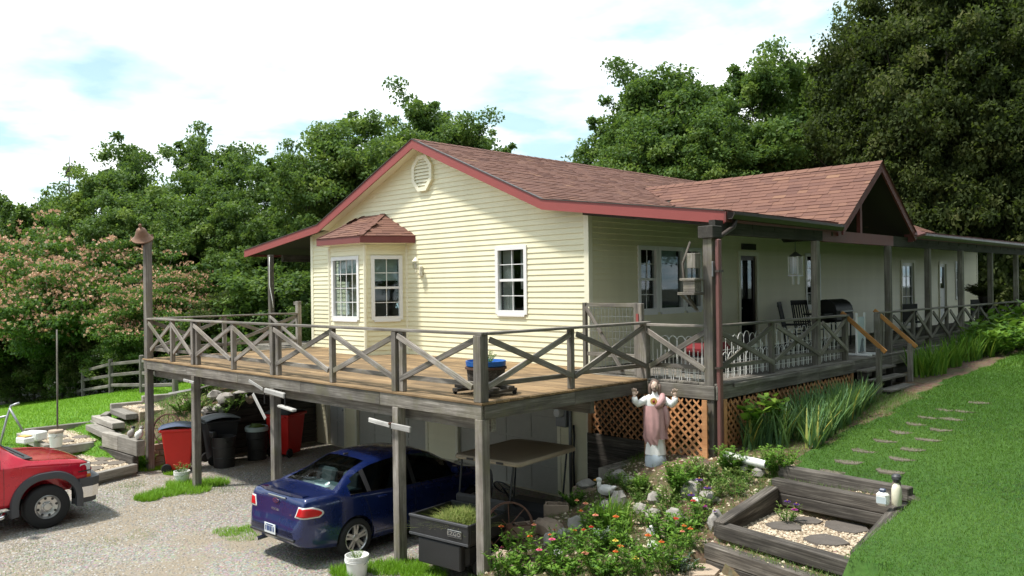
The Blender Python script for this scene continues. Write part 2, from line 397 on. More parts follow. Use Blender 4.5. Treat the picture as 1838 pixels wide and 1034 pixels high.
def shingle_mat():
    t = NT('shingle'); ti = t.attr('tint').outputs['Fac']; p = t.wpos()
    c = t.ramp(ti, [(0,(.145,.069,.049)), (.3,(.185,.088,.060)), (.6,(.215,.104,.069)), (.85,(.25,.126,.080)), (1,(.32,.175,.10))])
    n = t.noise(p, 90, 2, .6); c = t.mix(t.math('MULTIPLY', n, .7), c, (.09,.045,.04))
    c = t.mix(t.math('MULTIPLY', t.ramp(t.noise(p, .7, 5, .6), [(.4,(0,0,0)), (.7,(1,1,1))]), .35), c, (.15,.066,.052))
    M['shingle'] = t.pbr(c, .93, 0, t.bump(n, .5, .004))
shingle_mat()
def ground_mat(name, stops, sc, sc2, c2, bump=.5, rough=.95, thr=(.45,.62)):
    t = NT(name); p = t.wpos(); n = t.noise(p, sc, 8, .68); c = t.ramp(n, stops)
    v = t.n('ShaderNodeTexVoronoi', {'Vector': p, 'Scale': sc*1.6}); c = t.mix(.35, c, t.mix(1.0, c, v.outputs['Color'], 'MULTIPLY'))
    c = t.mix(t.ramp(t.noise(p, sc2, 6, .65), [(thr[0],(0,0,0)), (thr[1],(1,1,1))]), c, c2)
    M[name] = t.pbr(c, rough, 0, t.bump(t.math('ADD', n, t.math('MULTIPLY', v.outputs['Distance'], .8)), bump, .03))
ground_mat('gravel', [(.3,(.22,.20,.17)), (.5,(.35,.32,.275)), (.7,(.47,.435,.385))], 16, .45, (.29,.245,.185), .8, thr=(.47,.56))
ground_mat('soil', [(.3,(.07,.045,.028)), (.5,(.15,.095,.06)), (.72,(.27,.19,.13))], 9, .9, (.11,.10,.045), .8)
ground_mat('turf_shaded', [(.3,(.016,.055,.006)), (.6,(.036,.11,.012))], 12, .35, (.05,.12,.016), .5)  # turf darkened too, shade of the right lawn put into the colour
ground_mat('turf_left', [(.3,(.05,.15,.008)), (.6,(.10,.25,.014))], 12, .35, (.13,.27,.025), .5)
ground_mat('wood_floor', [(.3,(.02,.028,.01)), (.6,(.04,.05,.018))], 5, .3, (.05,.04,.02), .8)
ground_mat('pebble_base', [(.3,(.25,.19,.13)), (.55,(.42,.335,.24)), (.75,(.54,.46,.35))], 22, 1.2, (.45,.36,.26), .9)
def pebble_mat(name, stops):
    t = NT(name); M[name] = t.pbr(t.ramp(t.attr('tint').outputs['Fac'], stops), .9)
pebble_mat('pebble_tan', [(0,(.22,.16,.105)), (.5,(.43,.345,.245)), (1,(.62,.54,.42))])
pebble_mat('pebble_grey', [(0,(.15,.138,.12)), (.6,(.29,.27,.24)), (1,(.45,.43,.40))])
# ------------------------------------------------------------------ terrain
def tps(P):
    P = np.array(P, float); X = P[:, :2]; n = len(P)
    d = np.linalg.norm(X[:, None]-X[None], axis=2); K = np.where(d > 0, d*d*np.log(d+1e-9), 0)
    A = np.zeros((n+3, n+3)); A[:n,:n] = K+np.eye(n)*.02; A[:n,n] = 1; A[:n,n+1:] = X; A[n,:n] = 1; A[n+1:,:n] = X.T
    w = np.linalg.solve(A, np.r_[P[:,2], 0, 0, 0])
    def f(x, y):
        x = np.asarray(x, float); y = np.asarray(y, float); r = np.zeros(x.shape) + w[n] + w[n+1]*x + w[n+2]*y
        for i in range(n):
            q = (x-X[i,0])**2 + (y-X[i,1])**2; r = r + w[i]*.5*q*np.log(q+1e-12)
        return r
    return f
_hr = tps([(1.7,-6.2,.0),(1.8,-5.3,.10),(1.85,-4.6,.33),(1.5,-4.0,.34),(1.5,-3.4,.50),(1.5,-2.6,.72),(1.5,-1.9,.92),(1.5,-1.0,1.14),(1.5,0,1.25),(2.45,-1.3,1.38),(2.6,-2.6,.86),(3.0,-4.0,.50),(3.3,-.8,1.5),(3.3,2,1.75),(3.3,5,2.03),(3.3,10,2.25),(3.3,18,2.45),
  (4.6,-3.4,.82),(4.6,-1.4,1.38),(6.5,-1.2,1.5),(6.6,-3.5,1.28),(8.2,-3.7,1.38),(6,1,1.72),(4.6,5,2.05),(8,6,2.15),(10,-10,1.25),(5,-5.5,.35),(4,-7,.0),(7,-6,.95),(8,-9,1.0),(5,-10,0),(16,-6,1.7),(16,6,2.2),(9,14,2.45),(16,18,2.7),(7,24,2.8),(3.3,26,2.6)])
_hl = tps([(-9.9,-5.0,.1),(-9.9,-4.4,.55),(-9.9,-3.4,1.0),(-9.9,-2.5,1.45),(-9.9,-1,1.95),(-9.9,1,2.2),(-11,-2.5,1.6),(-12,-4.2,.85),(-10.5,-5.7,.08),(-11.5,-5.7,.14),(-12.6,-5.4,.38),(-13.6,-5.4,.40),(-10.6,-4.95,.35),(-12,-4.5,.78),(-14,-6.6,.3),(-14,-3,1.05),(-14,-1,1.3),(-17.6,-1.8,.9),(-21,-1.5,.57),(-25,-1.2,.05),(-32,0,-.7),
  (-13,1.5,2.0),(-14,6,1.9),(-20,6,1.0),(-30,8,-.4),(-22,-8,-.2),(-30,-6,-.9),(-16,-9,.0),(-11,-9,.0),(-12,-7.4,.1),(-36,-14,-1.5),(-12,14,2.2),(-12,26,2.4),(-24,22,1.2)])
def sstep(a, b, x): t = np.clip((x-a)/(b-a), 0, 1); return t*t*(3-2*t)
def height(x, y):
    x = np.asarray(x, float); y = np.asarray(y, float)
    cx, cy = np.clip(x, -36, 18), np.clip(y, -14, 26)
    hr = np.maximum(_hr(np.maximum(cx, 1.4), cy), 0)*sstep(0, .11, x-1.42-.36*sstep(-3.9,-4.5,y))*sstep(-7.5, -5.0, y+np.maximum(0,(x-4))*1.2)
    hl = _hl(np.minimum(cx, -9.7), cy)*sstep(-9.82, -9.95, x)
    under = 0.0*x
    h = np.where(x > -4, hr, hl)
    h = np.where((x > 4.58) & (x < 6.48) & (y < -1.42) & (y > -3.42-.16*(x-4.6)), np.minimum(h, .93), h)
    h = np.where((x > 4.45) & (x < 6.95) & (y > -5.2) & (y < -3.3-.15*(x-4.6)), np.minimum(h, .52), h)
    dist = np.maximum(np.maximum(-36-x, x-18), np.maximum(-14-y, y-26)); 
    h = h - sstep(0, 60, dist)*np.where(x < -20, 5.0, 1.0)
    return h + under
def H(x, y): return float(height(x, y))
def axis_lines(a):
    out = [a[0][0]]
    for lo, hi, st in a:
        n = max(1, int(round((hi-lo)/st))); out += list(np.linspace(lo, hi, n+1)[1:])
    return np.array(out)
gx = axis_lines([(-240,-60,15),(-60,-36,3),(-36,-20,.6),(-20,-10,.25),(-10,-9.7,.05),(-9.7,1.3,.25),(1.3,1.95,.04),(1.95,9,.13),(9,18,.5),(18,60,4),(60,240,18)])
gy = axis_lines([(-120,-30,10),(-30,-14,1.5),(-14,-8,.4),(-8,6,.13),(6,26,.4),(26,60,4),(60,300,20)])
GX, GY = np.meshgrid(gx, gy, indexing='ij'); GZ = height(GX, GY)
def lobes(x, y): return .22*np.sin(x*2.3+y*1.1)+.16*np.sin(x*5.1-y*3.7)+.1*np.sin(y*8.3+x*6.1)
def region(x, y):
    """0 drive, 1 right lawn, 2 left lawn, 3 soil, 4 woodland floor"""
    w = lobes(x, y); r = np.zeros(np.shape(x), int)
    right = x > 1.42+.36*sstep(-3.9,-4.5,y)
    lawn_r = (x > 4.55+w*.3) & (y > -1.2+w*.2) | (x > 6.40+w*.05) & (y > -12+(0*x)) | (x > 3.3) & (y > 24)
    r = np.where(right & (y > -6.6-w*.5) , 3, r); r = np.where(right & lawn_r, 1, r)
    left = x < -9.85
    r = np.where(left & (y > -7.0+.12*(x+10)), 2, r)
    r = np.where(left & (x > -13.0+w) & (y > -4.6), 3, r)
    r = np.where((x > -10) & (x < 0) & (y > 25), 4, r)
    wood_l = (y > 1.2+w + .04*(x+17)) & (x < -13.6+w) | (x < -33+3*w)
    wood_b = (y > 28) | (x > 22) & (y > 5) | (y > 26) | (x < -60) | (x > 30)
    r = np.where(wood_l | wood_b, 4, r)
    return r
def region1(x, y): return int(region(np.array(x, float), np.array(y, float)))
nx, ny = len(gx), len(gy)
CX = (GX[:-1,:-1]+GX[1:,1:])/2; CY = (GY[:-1,:-1]+GY[1:,1:])/2; REG = region(CX, CY)
ii, jj = np.meshgrid(np.arange(nx-1), np.arange(ny-1), indexing='ij')
QF = np.stack([ii*ny+jj, (ii+1)*ny+jj, (ii+1)*ny+jj+1, ii*ny+jj+1], -1)
GV = np.stack([GX.ravel(), GY.ravel(), GZ.ravel()], -1)
for k, nm, mat in ((0,'driveway','gravel'),(1,'lawn','turf_shaded'),(2,'lawn','turf_left'),(3,'garden_soil','soil'),(4,'woodland_floor','wood_floor')):
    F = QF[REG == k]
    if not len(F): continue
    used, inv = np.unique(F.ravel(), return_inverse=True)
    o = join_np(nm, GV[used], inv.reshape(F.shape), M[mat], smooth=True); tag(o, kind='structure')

# ------------------------------------------------------------------ blades, pebbles, leaves (numpy)
def blades(P, h, w, lean=.35, bend=.5, tint=None, seg=2, rng=RNG, up=None):
    """grass blades rooted at P: seg quads each, last one narrow"""
    n = len(P); a = rng.uniform(0, 2*np.pi, n); h = h*np.ones(n); w = w*np.ones(n)
    d = np.stack([np.cos(a), np.sin(a), 0*a], -1); s = np.stack([-np.sin(a), np.cos(a), 0*a], -1)
    ln = lean*rng.uniform(.1, 1, n); V_ = []
    for i in range(seg+1):
        t = i/seg; off = d*(h*(ln*t+bend*ln*t*t))[:,None]; z = h*t*(1-.35*ln*t)
        c = P+off; c = c.copy(); c[:,2] += z; ww = w*(1-t*.85)/2
        V_ += [c-s*ww[:,None], c+s*ww[:,None]]
    k = 2*(seg+1); VV = np.stack(V_, 1).reshape(-1, 3); b = np.arange(n)*k
    F = np.concatenate([np.stack([b+2*i, b+2*i+1, b+2*i+3, b+2*i+2], -1) for i in range(seg)])
    t = rng.uniform(0, 1, n) if tint is None else tint
    return VV, F, np.repeat(t, k)
def scatter_rect(n, x0, x1, y0, y1, regs, rng=RNG):
    x = rng.uniform(x0, x1, n); y = rng.uniform(y0, y1, n); k = np.isin(region(x, y), regs); x, y = x[k], y[k]
    return np.stack([x, y, height(x, y)-.005], -1)
def seen(P, m=60):
    q = P-CAM_POS; d = q@FW; u = 919+F_PX*(q@RT)/d; v = 517-F_PX*(q@UP)/d
    return (d > .5) & (u > -m) & (u < 1838+m) & (v < 1034+m)
def vmix(P, sc, rng): # soft patchiness for tints
    return .5+.25*np.sin(P[:,0]*sc+1.3*np.sin(P[:,1]*sc*.7))+.25*np.sin(P[:,1]*sc*1.3+2*np.sin(P[:,0]*sc*.5))

def hit(u, v, lift=0.0):
    """march a photo pixel's ray down to the terrain"""
    d = ray(u, v); t = np.arange(3.0, 45.0, .15)
    for step in (.15, .01):
        P = CAM_POS+d*t[:,None]; k = int(np.argmax(P[:,2] < height(P[:,0], P[:,1])+lift)); t = np.arange(t[k]-step, t[k]+.011, .01)
    return Vector(P[k])
# ------------------------------------------------------------------ house
YE = 25.0                                   # far end of the house
house = thing('house', 'cream vinyl sided ranch house with red brown shingle roof and long porch roof', 'house', (-5, 12, 0))
ROOF = [(-13.2,5.47),(-9.11,6.0),(-4.99,7.75),(-.88,6.0),(3.2,5.47)]
def roof_z(x):
    for (x0,z0),(x1,z1) in zip(ROOF, ROOF[1:]):
        if x0 <= x <= x1: return z0+(z1-z0)*(x-x0)/(x1-x0)
    return 5.4
EXPO = .115
def wall_frame(p0, p1, n):
    p0 = Vector(p0); p1 = Vector(p1); d = (p1-p0); L = d.length; d.normalize(); n = Vector(n)
    return lambda u, z, o=0.0: Vector((p0.x+d.x*u+n.x*o, p0.y+d.y*u+n.y*o, z)), L
def make_wall(name, p0, p1, n, z0, z1, openings, top=None, lab=None, thick=.12):
    """sheathing with real openings plus one object for each siding course"""
    P, L = wall_frame(p0, p1, n)
    us = sorted({0, L, *[a for o in openings for a in o[:2]]}); zs = sorted({z0, z1, *[a for o in openings for a in o[2:]]})
    mb = MB()
    for a, b in zip(us, us[1:]):
        for c, d in zip(zs, zs[1:]):
            if any(o[0]-1e-6 <= a and b <= o[1]+1e-6 and o[2]-1e-6 <= c and d <= o[3]+1e-6 for o in openings): continue
            mb.hexa([P(a,c,-thick),P(b,c,-thick),P(b,c,0),P(a,c,0),P(a,d,-thick),P(b,d,-thick),P(b,d,0),P(a,d,0)])
    if top: mb.prism([P(u,z,0) for u, z in top], Vector(n)*-thick)
    w = mb.build(name, M['trim_cream'], house)
    z = z0; zt = max(q[1] for q in top) if top else z1
    while z < zt-.03:
        za, zb = z, min(z+EXPO, zt); segs = []
        def span(zz):
            if top and zz > z1:
                xs = []
                pts = top+[top[0]]
                for (ua,va),(ub,vb) in zip(pts, pts[1:]):
                    if (va-zz)*(vb-zz) < 0: xs.append(ua+(ub-ua)*(zz-va)/(vb-va))
                return (min(xs), max(xs)) if len(xs) > 1 else None
            return (0, L)
        sa, sb = span(za+1e-4), span(zb-1e-3)
        if sa is None: break
        if sb is None: sb = ((sa[0]+sa[1])/2,)*2
        cuts = sorted([(o[0]-.01, o[1]+.01) for o in openings if o[2] < (za+zb)/2 < o[3]])
        u = sa[0]; ub0 = sb[0]; lst = []
        for c in cuts: lst.append((u, c[0], ub0, c[0])); u = ub0 = c[1]
        lst.append((u, sa[1], ub0, sb[1]))
        tt = random.random()
        for a, b, a2, b2 in lst:
            if b-a < .02: continue
            m2 = MB(); m2.hexa([P(a,za,.002),P(b,za,.002),P(b,za,.026),P(a,za,.026),P(a2,zb,.002),P(b2,zb,.002),P(b2,zb,.007),P(a2,zb,.007)], t=tt)
            m2.build('siding_board', M['siding'], w)
        z += EXPO
    return w, P
def rect_frame(mb, P, u0, u1, z0, z1, w, o0, o1, ch=.004):
    for a, b, c, d in ((u0,u0+w,z0,z1),(u1-w,u1,z0,z1),(u0+w,u1-w,z0,z0+w),(u0+w,u1-w,z1-w,z1)):
        mb.hexa([P(a,c,o0),P(b,c,o0),P(b,c,o1),P(a,c,o1),P(a,d,o0),P(b,d,o0),P(b,d,o1),P(a,d,o1)])
def slab(mb, P, a, b, c, d, o0, o1): mb.hexa([P(a,c,o0),P(b,c,o0),P(b,c,o1),P(a,c,o1),P(a,d,o0),P(b,d,o0),P(b,d,o1),P(a,d,o1)])
def window(P, u0, u1, z0, z1, cols=2, rows=4, hung=True, drape=None, parent=None, mat='white_vinyl', tw=.085):
    """frame, sash rail, panes, muntins and what hangs behind the glass"""
    mb = MB(); rect_frame(mb, P, u0-.03, u1+.03, z0-.03, z1+.03, tw, -.06, .045)
    w = mb.build('window', M[mat], parent or house)
    a, b, c, d = u0-.03+tw, u1+.03-tw, z0-.03+tw, z1+.03-tw
    m = MB(); slab(m, P, a-.02, b+.02, z0-.075, z0-.03, .0, .06); m.build('sill', M[mat], w)
    mid = (c+d)/2
    sashes = [(c, mid-.025, -.035), (mid+.025, d, -.012)] if hung else [(c, d, -.02)]
    if hung: m = MB(); slab(m, P, a, b, mid-.027, mid+.027, -.05, .012); m.build('sash_rail', M[mat], w)
    for (s0, s1, o) in sashes:
        m = MB(); slab(m, P, a, b, s0, s1, o-.006, o); m.build('pane', M['window_glass'], w)
        m = MB(); rr = rows//len(sashes)
        for i in range(1, cols): uu = a+(b-a)*i/cols; slab(m, P, uu-.008, uu+.008, s0, s1, o+.002, o+.012)
        for i in range(1, rr): zz = s0+(s1-s0)*i/rr; slab(m, P, a, b, zz-.008, zz+.008, o+.004, o+.010)
        if m.v: m.build('muntin', M[mat], w)
    if drape:
        for (a2, b2, c2, d2, mt) in drape:
            m = MB(); n = 26; vs = []; fs = []
            for i in range(n+1):
                uu = a+(b-a)*(a2+(b2-a2)*i/n); f = .025*math.sin(i*1.9)+.012*math.sin(i*4.7)
                if mt == 'shade_cloth': f = 0
                vs += [P(uu, c+(d-c)*c2, -.12+f), P(uu, c+(d-c)*d2, -.12+f*.6)]
            fs = [(2*i, 2*i+2, 2*i+3, 2*i+1) for i in range(n)]
            m.add(vs, fs).build('curtain', M[mt], w, smooth=True)
    return w
# gable end wall, y = 0, u runs from x = -9.99 to 0
W0 = -9.99
gable_open = [(W0*-1-2.55, W0*-1-1.67, 3.70, 5.10), (2.42, 4.22, 3.3, 5.35)]
gable_top = [(0,5.6),(-W0,5.6),(-W0,5.78),(-W0-.9,5.88),(-W0-5,7.6),(.9,5.88),(0,5.78)]
gw, GP = make_wall('gable_wall', (W0,0,0), (0,0,0), (0,-1,0), D, 5.6, gable_open, gable_top)
window(GP, *gable_open[0], 2, 4, True, [(0,.42,0,1,'curtain'),(.70,1,.35,1,'curtain')])
bw, BP = make_wall('garage_wall', (W0,0,0), (0,0,0), (0,-1,0), 0.0, D-.03, [(.72,1.52,0,2.05),(2.1,4.95,0,2.15),(6.1,9.15,0,2.15)])
def panel_door(P, a, b, z1, mat, name, rows=4, cols=4):
    m = MB(); slab(m, P, a, b, 0.0, z1, -.10, -.06); d = m.build(name, M[mat], house)
    for r in range(rows):
        for c in range(cols):
            m = MB(); uu = a+.06+(b-a-.06)*c/cols; zz = .06+(z1-.06)*r/rows
            P0 = lambda u, z, o=0.0: P(u, z, o-.06)
            slab(m, P0, uu, uu+(b-a-.06)/cols-.06, zz, zz+(z1-.06)/rows-.06, .0, .016); m.build('door_panel', M[mat], d)
    m = MB(); rect_frame(m, P, a-.08, b+.08, -.08, z1+.08, .085, -.05, .035); m.build('door_frame', M['trim_cream'], d)
    return d
panel_door(BP, 2.1, 4.95, 2.15, 'garage_door', 'garage_door'); panel_door(BP, 6.1, 9.15, 2.15, 'garage_door', 'garage_door')
pd = panel_door(BP, .72, 1.52, 2.05, 'door_pale', 'entry_door', 3, 2)
m = MB(); m.ball(BP(1.42,1.0,.0), .035); m.build('door_handle', M['galv'], pd, smooth=True)
# long right wall (x = 0) facing the porch
rw_open = [(1.62,4.02,3.70,5.06),(5.72,6.66,D+.03,5.0),(9.37,10.25,3.6,5.05),(16.5,17.75,D+.03,4.95),(20.3,21.15,D+.03,4.95),(22.2,22.9,3.6,5.0)]
rwall, RP = make_wall('porch_wall', (0,0,0), (0,YE,0), (1,0,0), D, 5.76, rw_open)
window(RP, 1.62, 2.28, 3.70, 5.06, 2, 4); window(RP, 2.36, 3.30, 3.70, 5.06, 1, 1, False, [(0,1,.78,1,'shade_cloth')]); window(RP, 3.38, 4.02, 3.70, 5.06, 2, 4)
window(RP, 9.37, 10.25, 3.6, 5.05, 2, 4, True, [(0,.3,0,1,'curtain')]); window(RP, 22.2, 22.9, 3.6, 5.0, 2, 4)
def glazed_door(a, b, z1, mat, gm, cols=1, rows=1, panel=0.25):
    m = MB(); rect_frame(m, RP, a-.03, b+.03, D-.02, z1+.05, .10, -.06, .05); d = m.build('entry_door', M['trim_cream'], house)
    m = MB(); rect_frame(m, RP, a+.06, b-.06, D+.02, z1-.05, .11, -.05, -.005); m.build('stile', M[mat], d)
    m = MB(); slab(m, RP, a+.16, b-.16, D+.1, z1-.14, -.035, -.03); m.build('pane', M[gm], d)
    m = MB(); slab(m, RP, a+.17, b-.17, D+.13, D+.13+panel, -.028, -.012); m.build('kick_panel', M[mat], d)
    if cols > 1:
        m = MB()
        for i in range(1, cols): uu = a+.17+(b-a-.34)*i/cols; slab(m, RP, uu-.012, uu+.012, D+.4, z1-.16, -.026, -.014)
        for i in range(1, rows): zz = D+.4+(z1-.16-D-.4)*i/rows; slab(m, RP, a+.17, b-.17, zz-.012, zz+.012, -.024, -.016)
        m.build('muntin', M['white_vinyl'], d)
    m = MB(); m.ball(RP(a+.12, D+1.0, .02), .03); m.build('door_handle', M['galv'], d, smooth=True)
glazed_door(5.72, 6.66, 5.0, 'door_dark', 'window_glass'); glazed_door(16.5, 17.75, 4.95, 'white_vinyl', 'window_glass', 2, 5); glazed_door(20.3, 21.15, 4.95, 'white_vinyl', 'window_glass', 1, 1, 1.2)
# left and far walls
make_wall('left_wall', (W0,YE,0), (W0,0,0), (-1,0,0), D, 5.76, [(21,22.2,3.6,5.0)])
LPf, _ = wall_frame((W0,YE,0), (W0,0,0), (-1,0,0)); window(LPf, 21, 22.2, 3.6, 5.0, 2, 4)
m = MB(); m.prism([(W0,YE,0),(0,YE,0),(0,YE,5.76),(-.9,YE,5.88),(-5,YE,7.6),(-9.1,YE,5.88),(W0,YE,5.76)], (0,-.1,0)); m.build('back_wall', M['siding'], house)
m = MB(); m.box((W0,0.13,0),(W0+.12,YE,D)); m.box((-.12,.13,0),(0,YE,D)); m.build('foundation_wall', M['concrete'], house)
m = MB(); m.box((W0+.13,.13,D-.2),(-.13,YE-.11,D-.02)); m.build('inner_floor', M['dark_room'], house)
m = MB(); m.box((W0+.13,4.2,D),(-4.1,4.3,5.6)); m.box((-3.9,4.2,D),(-.13,4.3,5.6)); m.box((-4.1,.13,D),(-3.9,YE-.12,5.6)); m.build('dark_partition', M['dark_room'], house)  # partitions added to keep the rooms dark behind the glass
# corner boards
for nm, a, b in (('corner_trim',(-.09,-.034,0),(.034,.09,5.74)),('corner_trim',(W0-.034,-.034,0),(W0+.09,.09,5.74)),('corner_trim',(-.07,YE-.09,D),(.034,YE+.03,5.74))):
    m = MB(); m.box(a, b, .006); m.build(nm, M['trim_cream'], house)
# octagonal gable vent with louvres
vz, vx = 6.98, -5.0; P8 = [(vx+.40*math.sin(R(22.5+45*i)), vz+.46*math.cos(R(22.5+45*i))) for i in range(8)]
P8i = [(vx+.30*math.sin(R(22.5+45*i)), vz+.36*math.cos(R(22.5+45*i))) for i in range(8)]
m = MB()
for i in range(8):
    a, b, c, d = P8[i], P8[(i+1)%8], P8i[(i+1)%8], P8i[i]
    m.hexa([(q[0],0.0,q[1]) for q in (a,b,c,d)]+[(q[0],-.095,q[1]) for q in (a,b,c,d)])
gv = m.build('gable_vent', M['trim_cream'], house, recalc=True)
for k in range(9):
    z = vz-.32+k*.08; hw = .29 if abs(z-vz) < .14 else .29-(abs(z-vz)-.14)*.78
    m = MB(); m.hexa([(vx-hw,-.034,z-.035),(vx+hw,-.034,z-.035),(vx+hw,-.085,z-.05),(vx-hw,-.085,z-.05),(vx-hw,-.034,z+.03),(vx+hw,-.034,z+.03),(vx+hw,-.042,z+.032),(vx-hw,-.042,z+.032)]); m.build('slat', M['trim_cream'], gv, recalc=True)
# ---- roof: deck boards, soffits, red rake boards, shingles
YF, YB = -.36, YE+.35
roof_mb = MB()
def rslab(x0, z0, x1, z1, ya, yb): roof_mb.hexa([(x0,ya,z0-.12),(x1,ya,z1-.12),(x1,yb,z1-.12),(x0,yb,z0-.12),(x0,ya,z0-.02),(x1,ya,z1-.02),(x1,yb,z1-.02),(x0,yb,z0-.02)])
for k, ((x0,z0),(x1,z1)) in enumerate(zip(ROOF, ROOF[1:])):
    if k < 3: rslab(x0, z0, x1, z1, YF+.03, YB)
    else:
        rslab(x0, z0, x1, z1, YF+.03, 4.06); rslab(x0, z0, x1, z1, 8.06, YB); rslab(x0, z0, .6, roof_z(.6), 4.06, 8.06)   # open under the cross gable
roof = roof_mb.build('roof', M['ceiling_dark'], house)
for (x0,z0),(x1,z1) in zip(ROOF, ROOF[1:]):
    m = MB(); m.hexa([(x0,YF-.012,z0-.21),(x1,YF-.012,z1-.21),(x1,YF+.022,z1-.21),(x0,YF+.022,z0-.21),(x0,YF-.012,z0-.005),(x1,YF-.012,z1-.005),(x1,YF+.022,z1-.005),(x0,YF+.022,z0-.005)])
    m.build('rake_board', M['trim_red'], roof)
    m = MB(); m.hexa([(x0,YF-.03,z0-.004),(x1,YF-.03,z1-.004),(x1,YF+.05,z1-.004),(x0,YF+.05,z0-.004),(x0,YF-.03,z0+.016),(x1,YF-.03,z1+.016),(x1,YF+.05,z1+.016),(x0,YF+.05,z0+.016)]); m.build('drip_shadow_edge', M['gutter'], roof)  # dark strip along the drip edge, painting in its shadow line
for (x0,z0),(x1,z1) in ((ROOF[1],ROOF[2]),(ROOF[2],ROOF[3])):
    m = MB(); m.hexa([(x0,YF+.024,z0-.145),(x1,YF+.024,z1-.145),(x1,-.004,z1-.145),(x0,-.004,z0-.145),(x0,YF+.024,z0-.123),(x1,YF+.024,z1-.123),(x1,-.004,z1-.123),(x0,-.004,z0-.123)]); m.build('soffit', M['trim_cream'], roof)
for x0, x1 in ((-13.23,-13.2),(3.2,3.23)):
    m = MB(); m.box((x0,YF-.01,5.28),(x1,4.02 if x0 > 0 else YB,5.46)); m.build('fascia', M['trim_red_dull'], roof)
m = MB(); m.box((3.2,8.1,5.28),(3.23,YB,5.46)); m.build('fascia', M['trim_red_dull'], roof)
# gutters: open troughs
def gutter(p, q, name='gutter'):
    p = Vector(p); q = Vector(q); d = (q-p); L = d.length; m = MB()
    prof = [(0,.12),(0,0),(.09,0),(.13,.07),(.13,.12),(.12,.12),(.12,.075),(.085,.012),(.012,.012),(.012,.12)]
    n = len(prof); vs = [(p.x+a, p.y, p.z+b) for a, b in prof]+[(q.x+a, q.y, q.z+b) for a, b in prof]
    m.add(vs, [(i,(i+1)%n,n+(i+1)%n,n+i) for i in range(n)]+[tuple(range(n)),tuple(range(n,2*n))[::-1]]); return m.build(name, M['gutter'], roof, recalc=True)
gutter((3.235,-.33,5.33),(3.235,4.0,5.30)); gutter((3.235,8.12,5.30),(3.235,YB,5.28))
m = MB(); m.tube([(3.28,-.15,5.32),(3.27,-.2,5.2),(3.25,-.55,5.05),(3.24,-.74,4.95)], .04, 8); m.build('gutter_elbow', M['gutter'], house, smooth=True)
m = MB(); m.cbox((3.34,-.80,3.23),(.075,.10,3.5),None,.015)
ds = m.build('downspout', M['downspout'], house)
for z in (4.45, 2.9): m = MB(); m.box((3.29,-.87,z),(3.385,-.73,z+.035)); m.build('strap', M['gutter'], ds)
# ---- shingles: every tab is a raised slab
def tab(o, ud, vd, n, u, v, w, h, th):
    A = [o+ud*u+vd*v+n*th*1.6, o+ud*(u+w)+vd*v+n*th*1.6, o+ud*(u+w)+vd*(v+h)+n*th*.35, o+ud*u+vd*(v+h)+n*th*.35]
    B = [o+ud*u+vd*v, o+ud*(u+w)+vd*v]
    return A+B, [(0,1,2,3),(4,5,1,0),(4,0,3),(5,2,1)]
def shingles(o, ud, vd, ul, vl, keep=None, ex=.142, wmin=.16, wmax=.42, th=.006):
    o, ud, vd = Vector(o), Vector(ud).normalized(), Vector(vd).normalized(); n = ud.cross(vd)
    if n.z < 0: n = -n
    out = []; v = 0.0; row = 0
    while v < vl-.02:
        u = -random.uniform(0, .3); h = min(ex*1.05, vl-v)
        while u < ul:
            w = random.uniform(wmin, wmax); a, b = max(u, 0), min(u+w, ul); u += w
            if b-a < .02: continue
            c = o+ud*(a+b)/2+vd*(v+h/2)
            if keep and not keep(c): continue
            tnt = min(1, max(0, random.gauss(.45, .22)))
            t_ = th*(1.0 if random.random() < .55 else 1.7)
            out.append((tab(o, ud, vd, n, a, v, b-a-.004, h, t_), tnt, c))
        v += ex; row += 1
    return out
def emit(lst, name, parent, kind='stuff'):
    mb = MB()
    for (vs, fs), t, c in lst: mb.add(vs, fs, t=t)
    o = mb.build(name, M['shingle'], parent); tag(o, kind=kind); return o
field = []
L1 = math.hypot(4.11,1.75); L2 = math.hypot(4.08,.53); L3 = math.hypot(4.12,1.75); ylen = YB-YF
def xg_z(y): return 6.90-abs(y-6.06)*.72
hidden = lambda c: c.x > -3.2 and c.z < xg_z(c.y)-.03 and 4.0 < c.y < 8.1
field += shingles((3.22,YF-.02,5.47), (0,1,0), (-4.08,0,.53), ylen, L2, lambda c: not hidden(c))
field += shingles((-.88,YF-.02,6.0), (0,1,0), (-4.11,0,1.75), ylen, L1, lambda c: not hidden(c))
field += shingles((-13.22,YF-.02,5.47), (0,1,0), (4.09,0,.53), 12, L2) + shingles((-9.11,YF-.02,6.0), (0,1,0), (4.12,0,1.75), ylen, L3)
for k in range(int(ylen/.28)):                    # ridge caps
    y = YF+k*.28; 
    for sgn in (-1,1):
        vs = [Vector((-4.99,y,7.775)),Vector((-4.99,y+.29,7.765)),Vector((-4.99+sgn*.15,y+.29,7.70)),Vector((-4.99+sgn*.15,y,7.71))]
        field.append(((vs,[(0,1,2,3) if sgn < 0 else (3,2,1,0)]), random.uniform(.1,.5), None))
emit(field, 'shingle_field', roof)
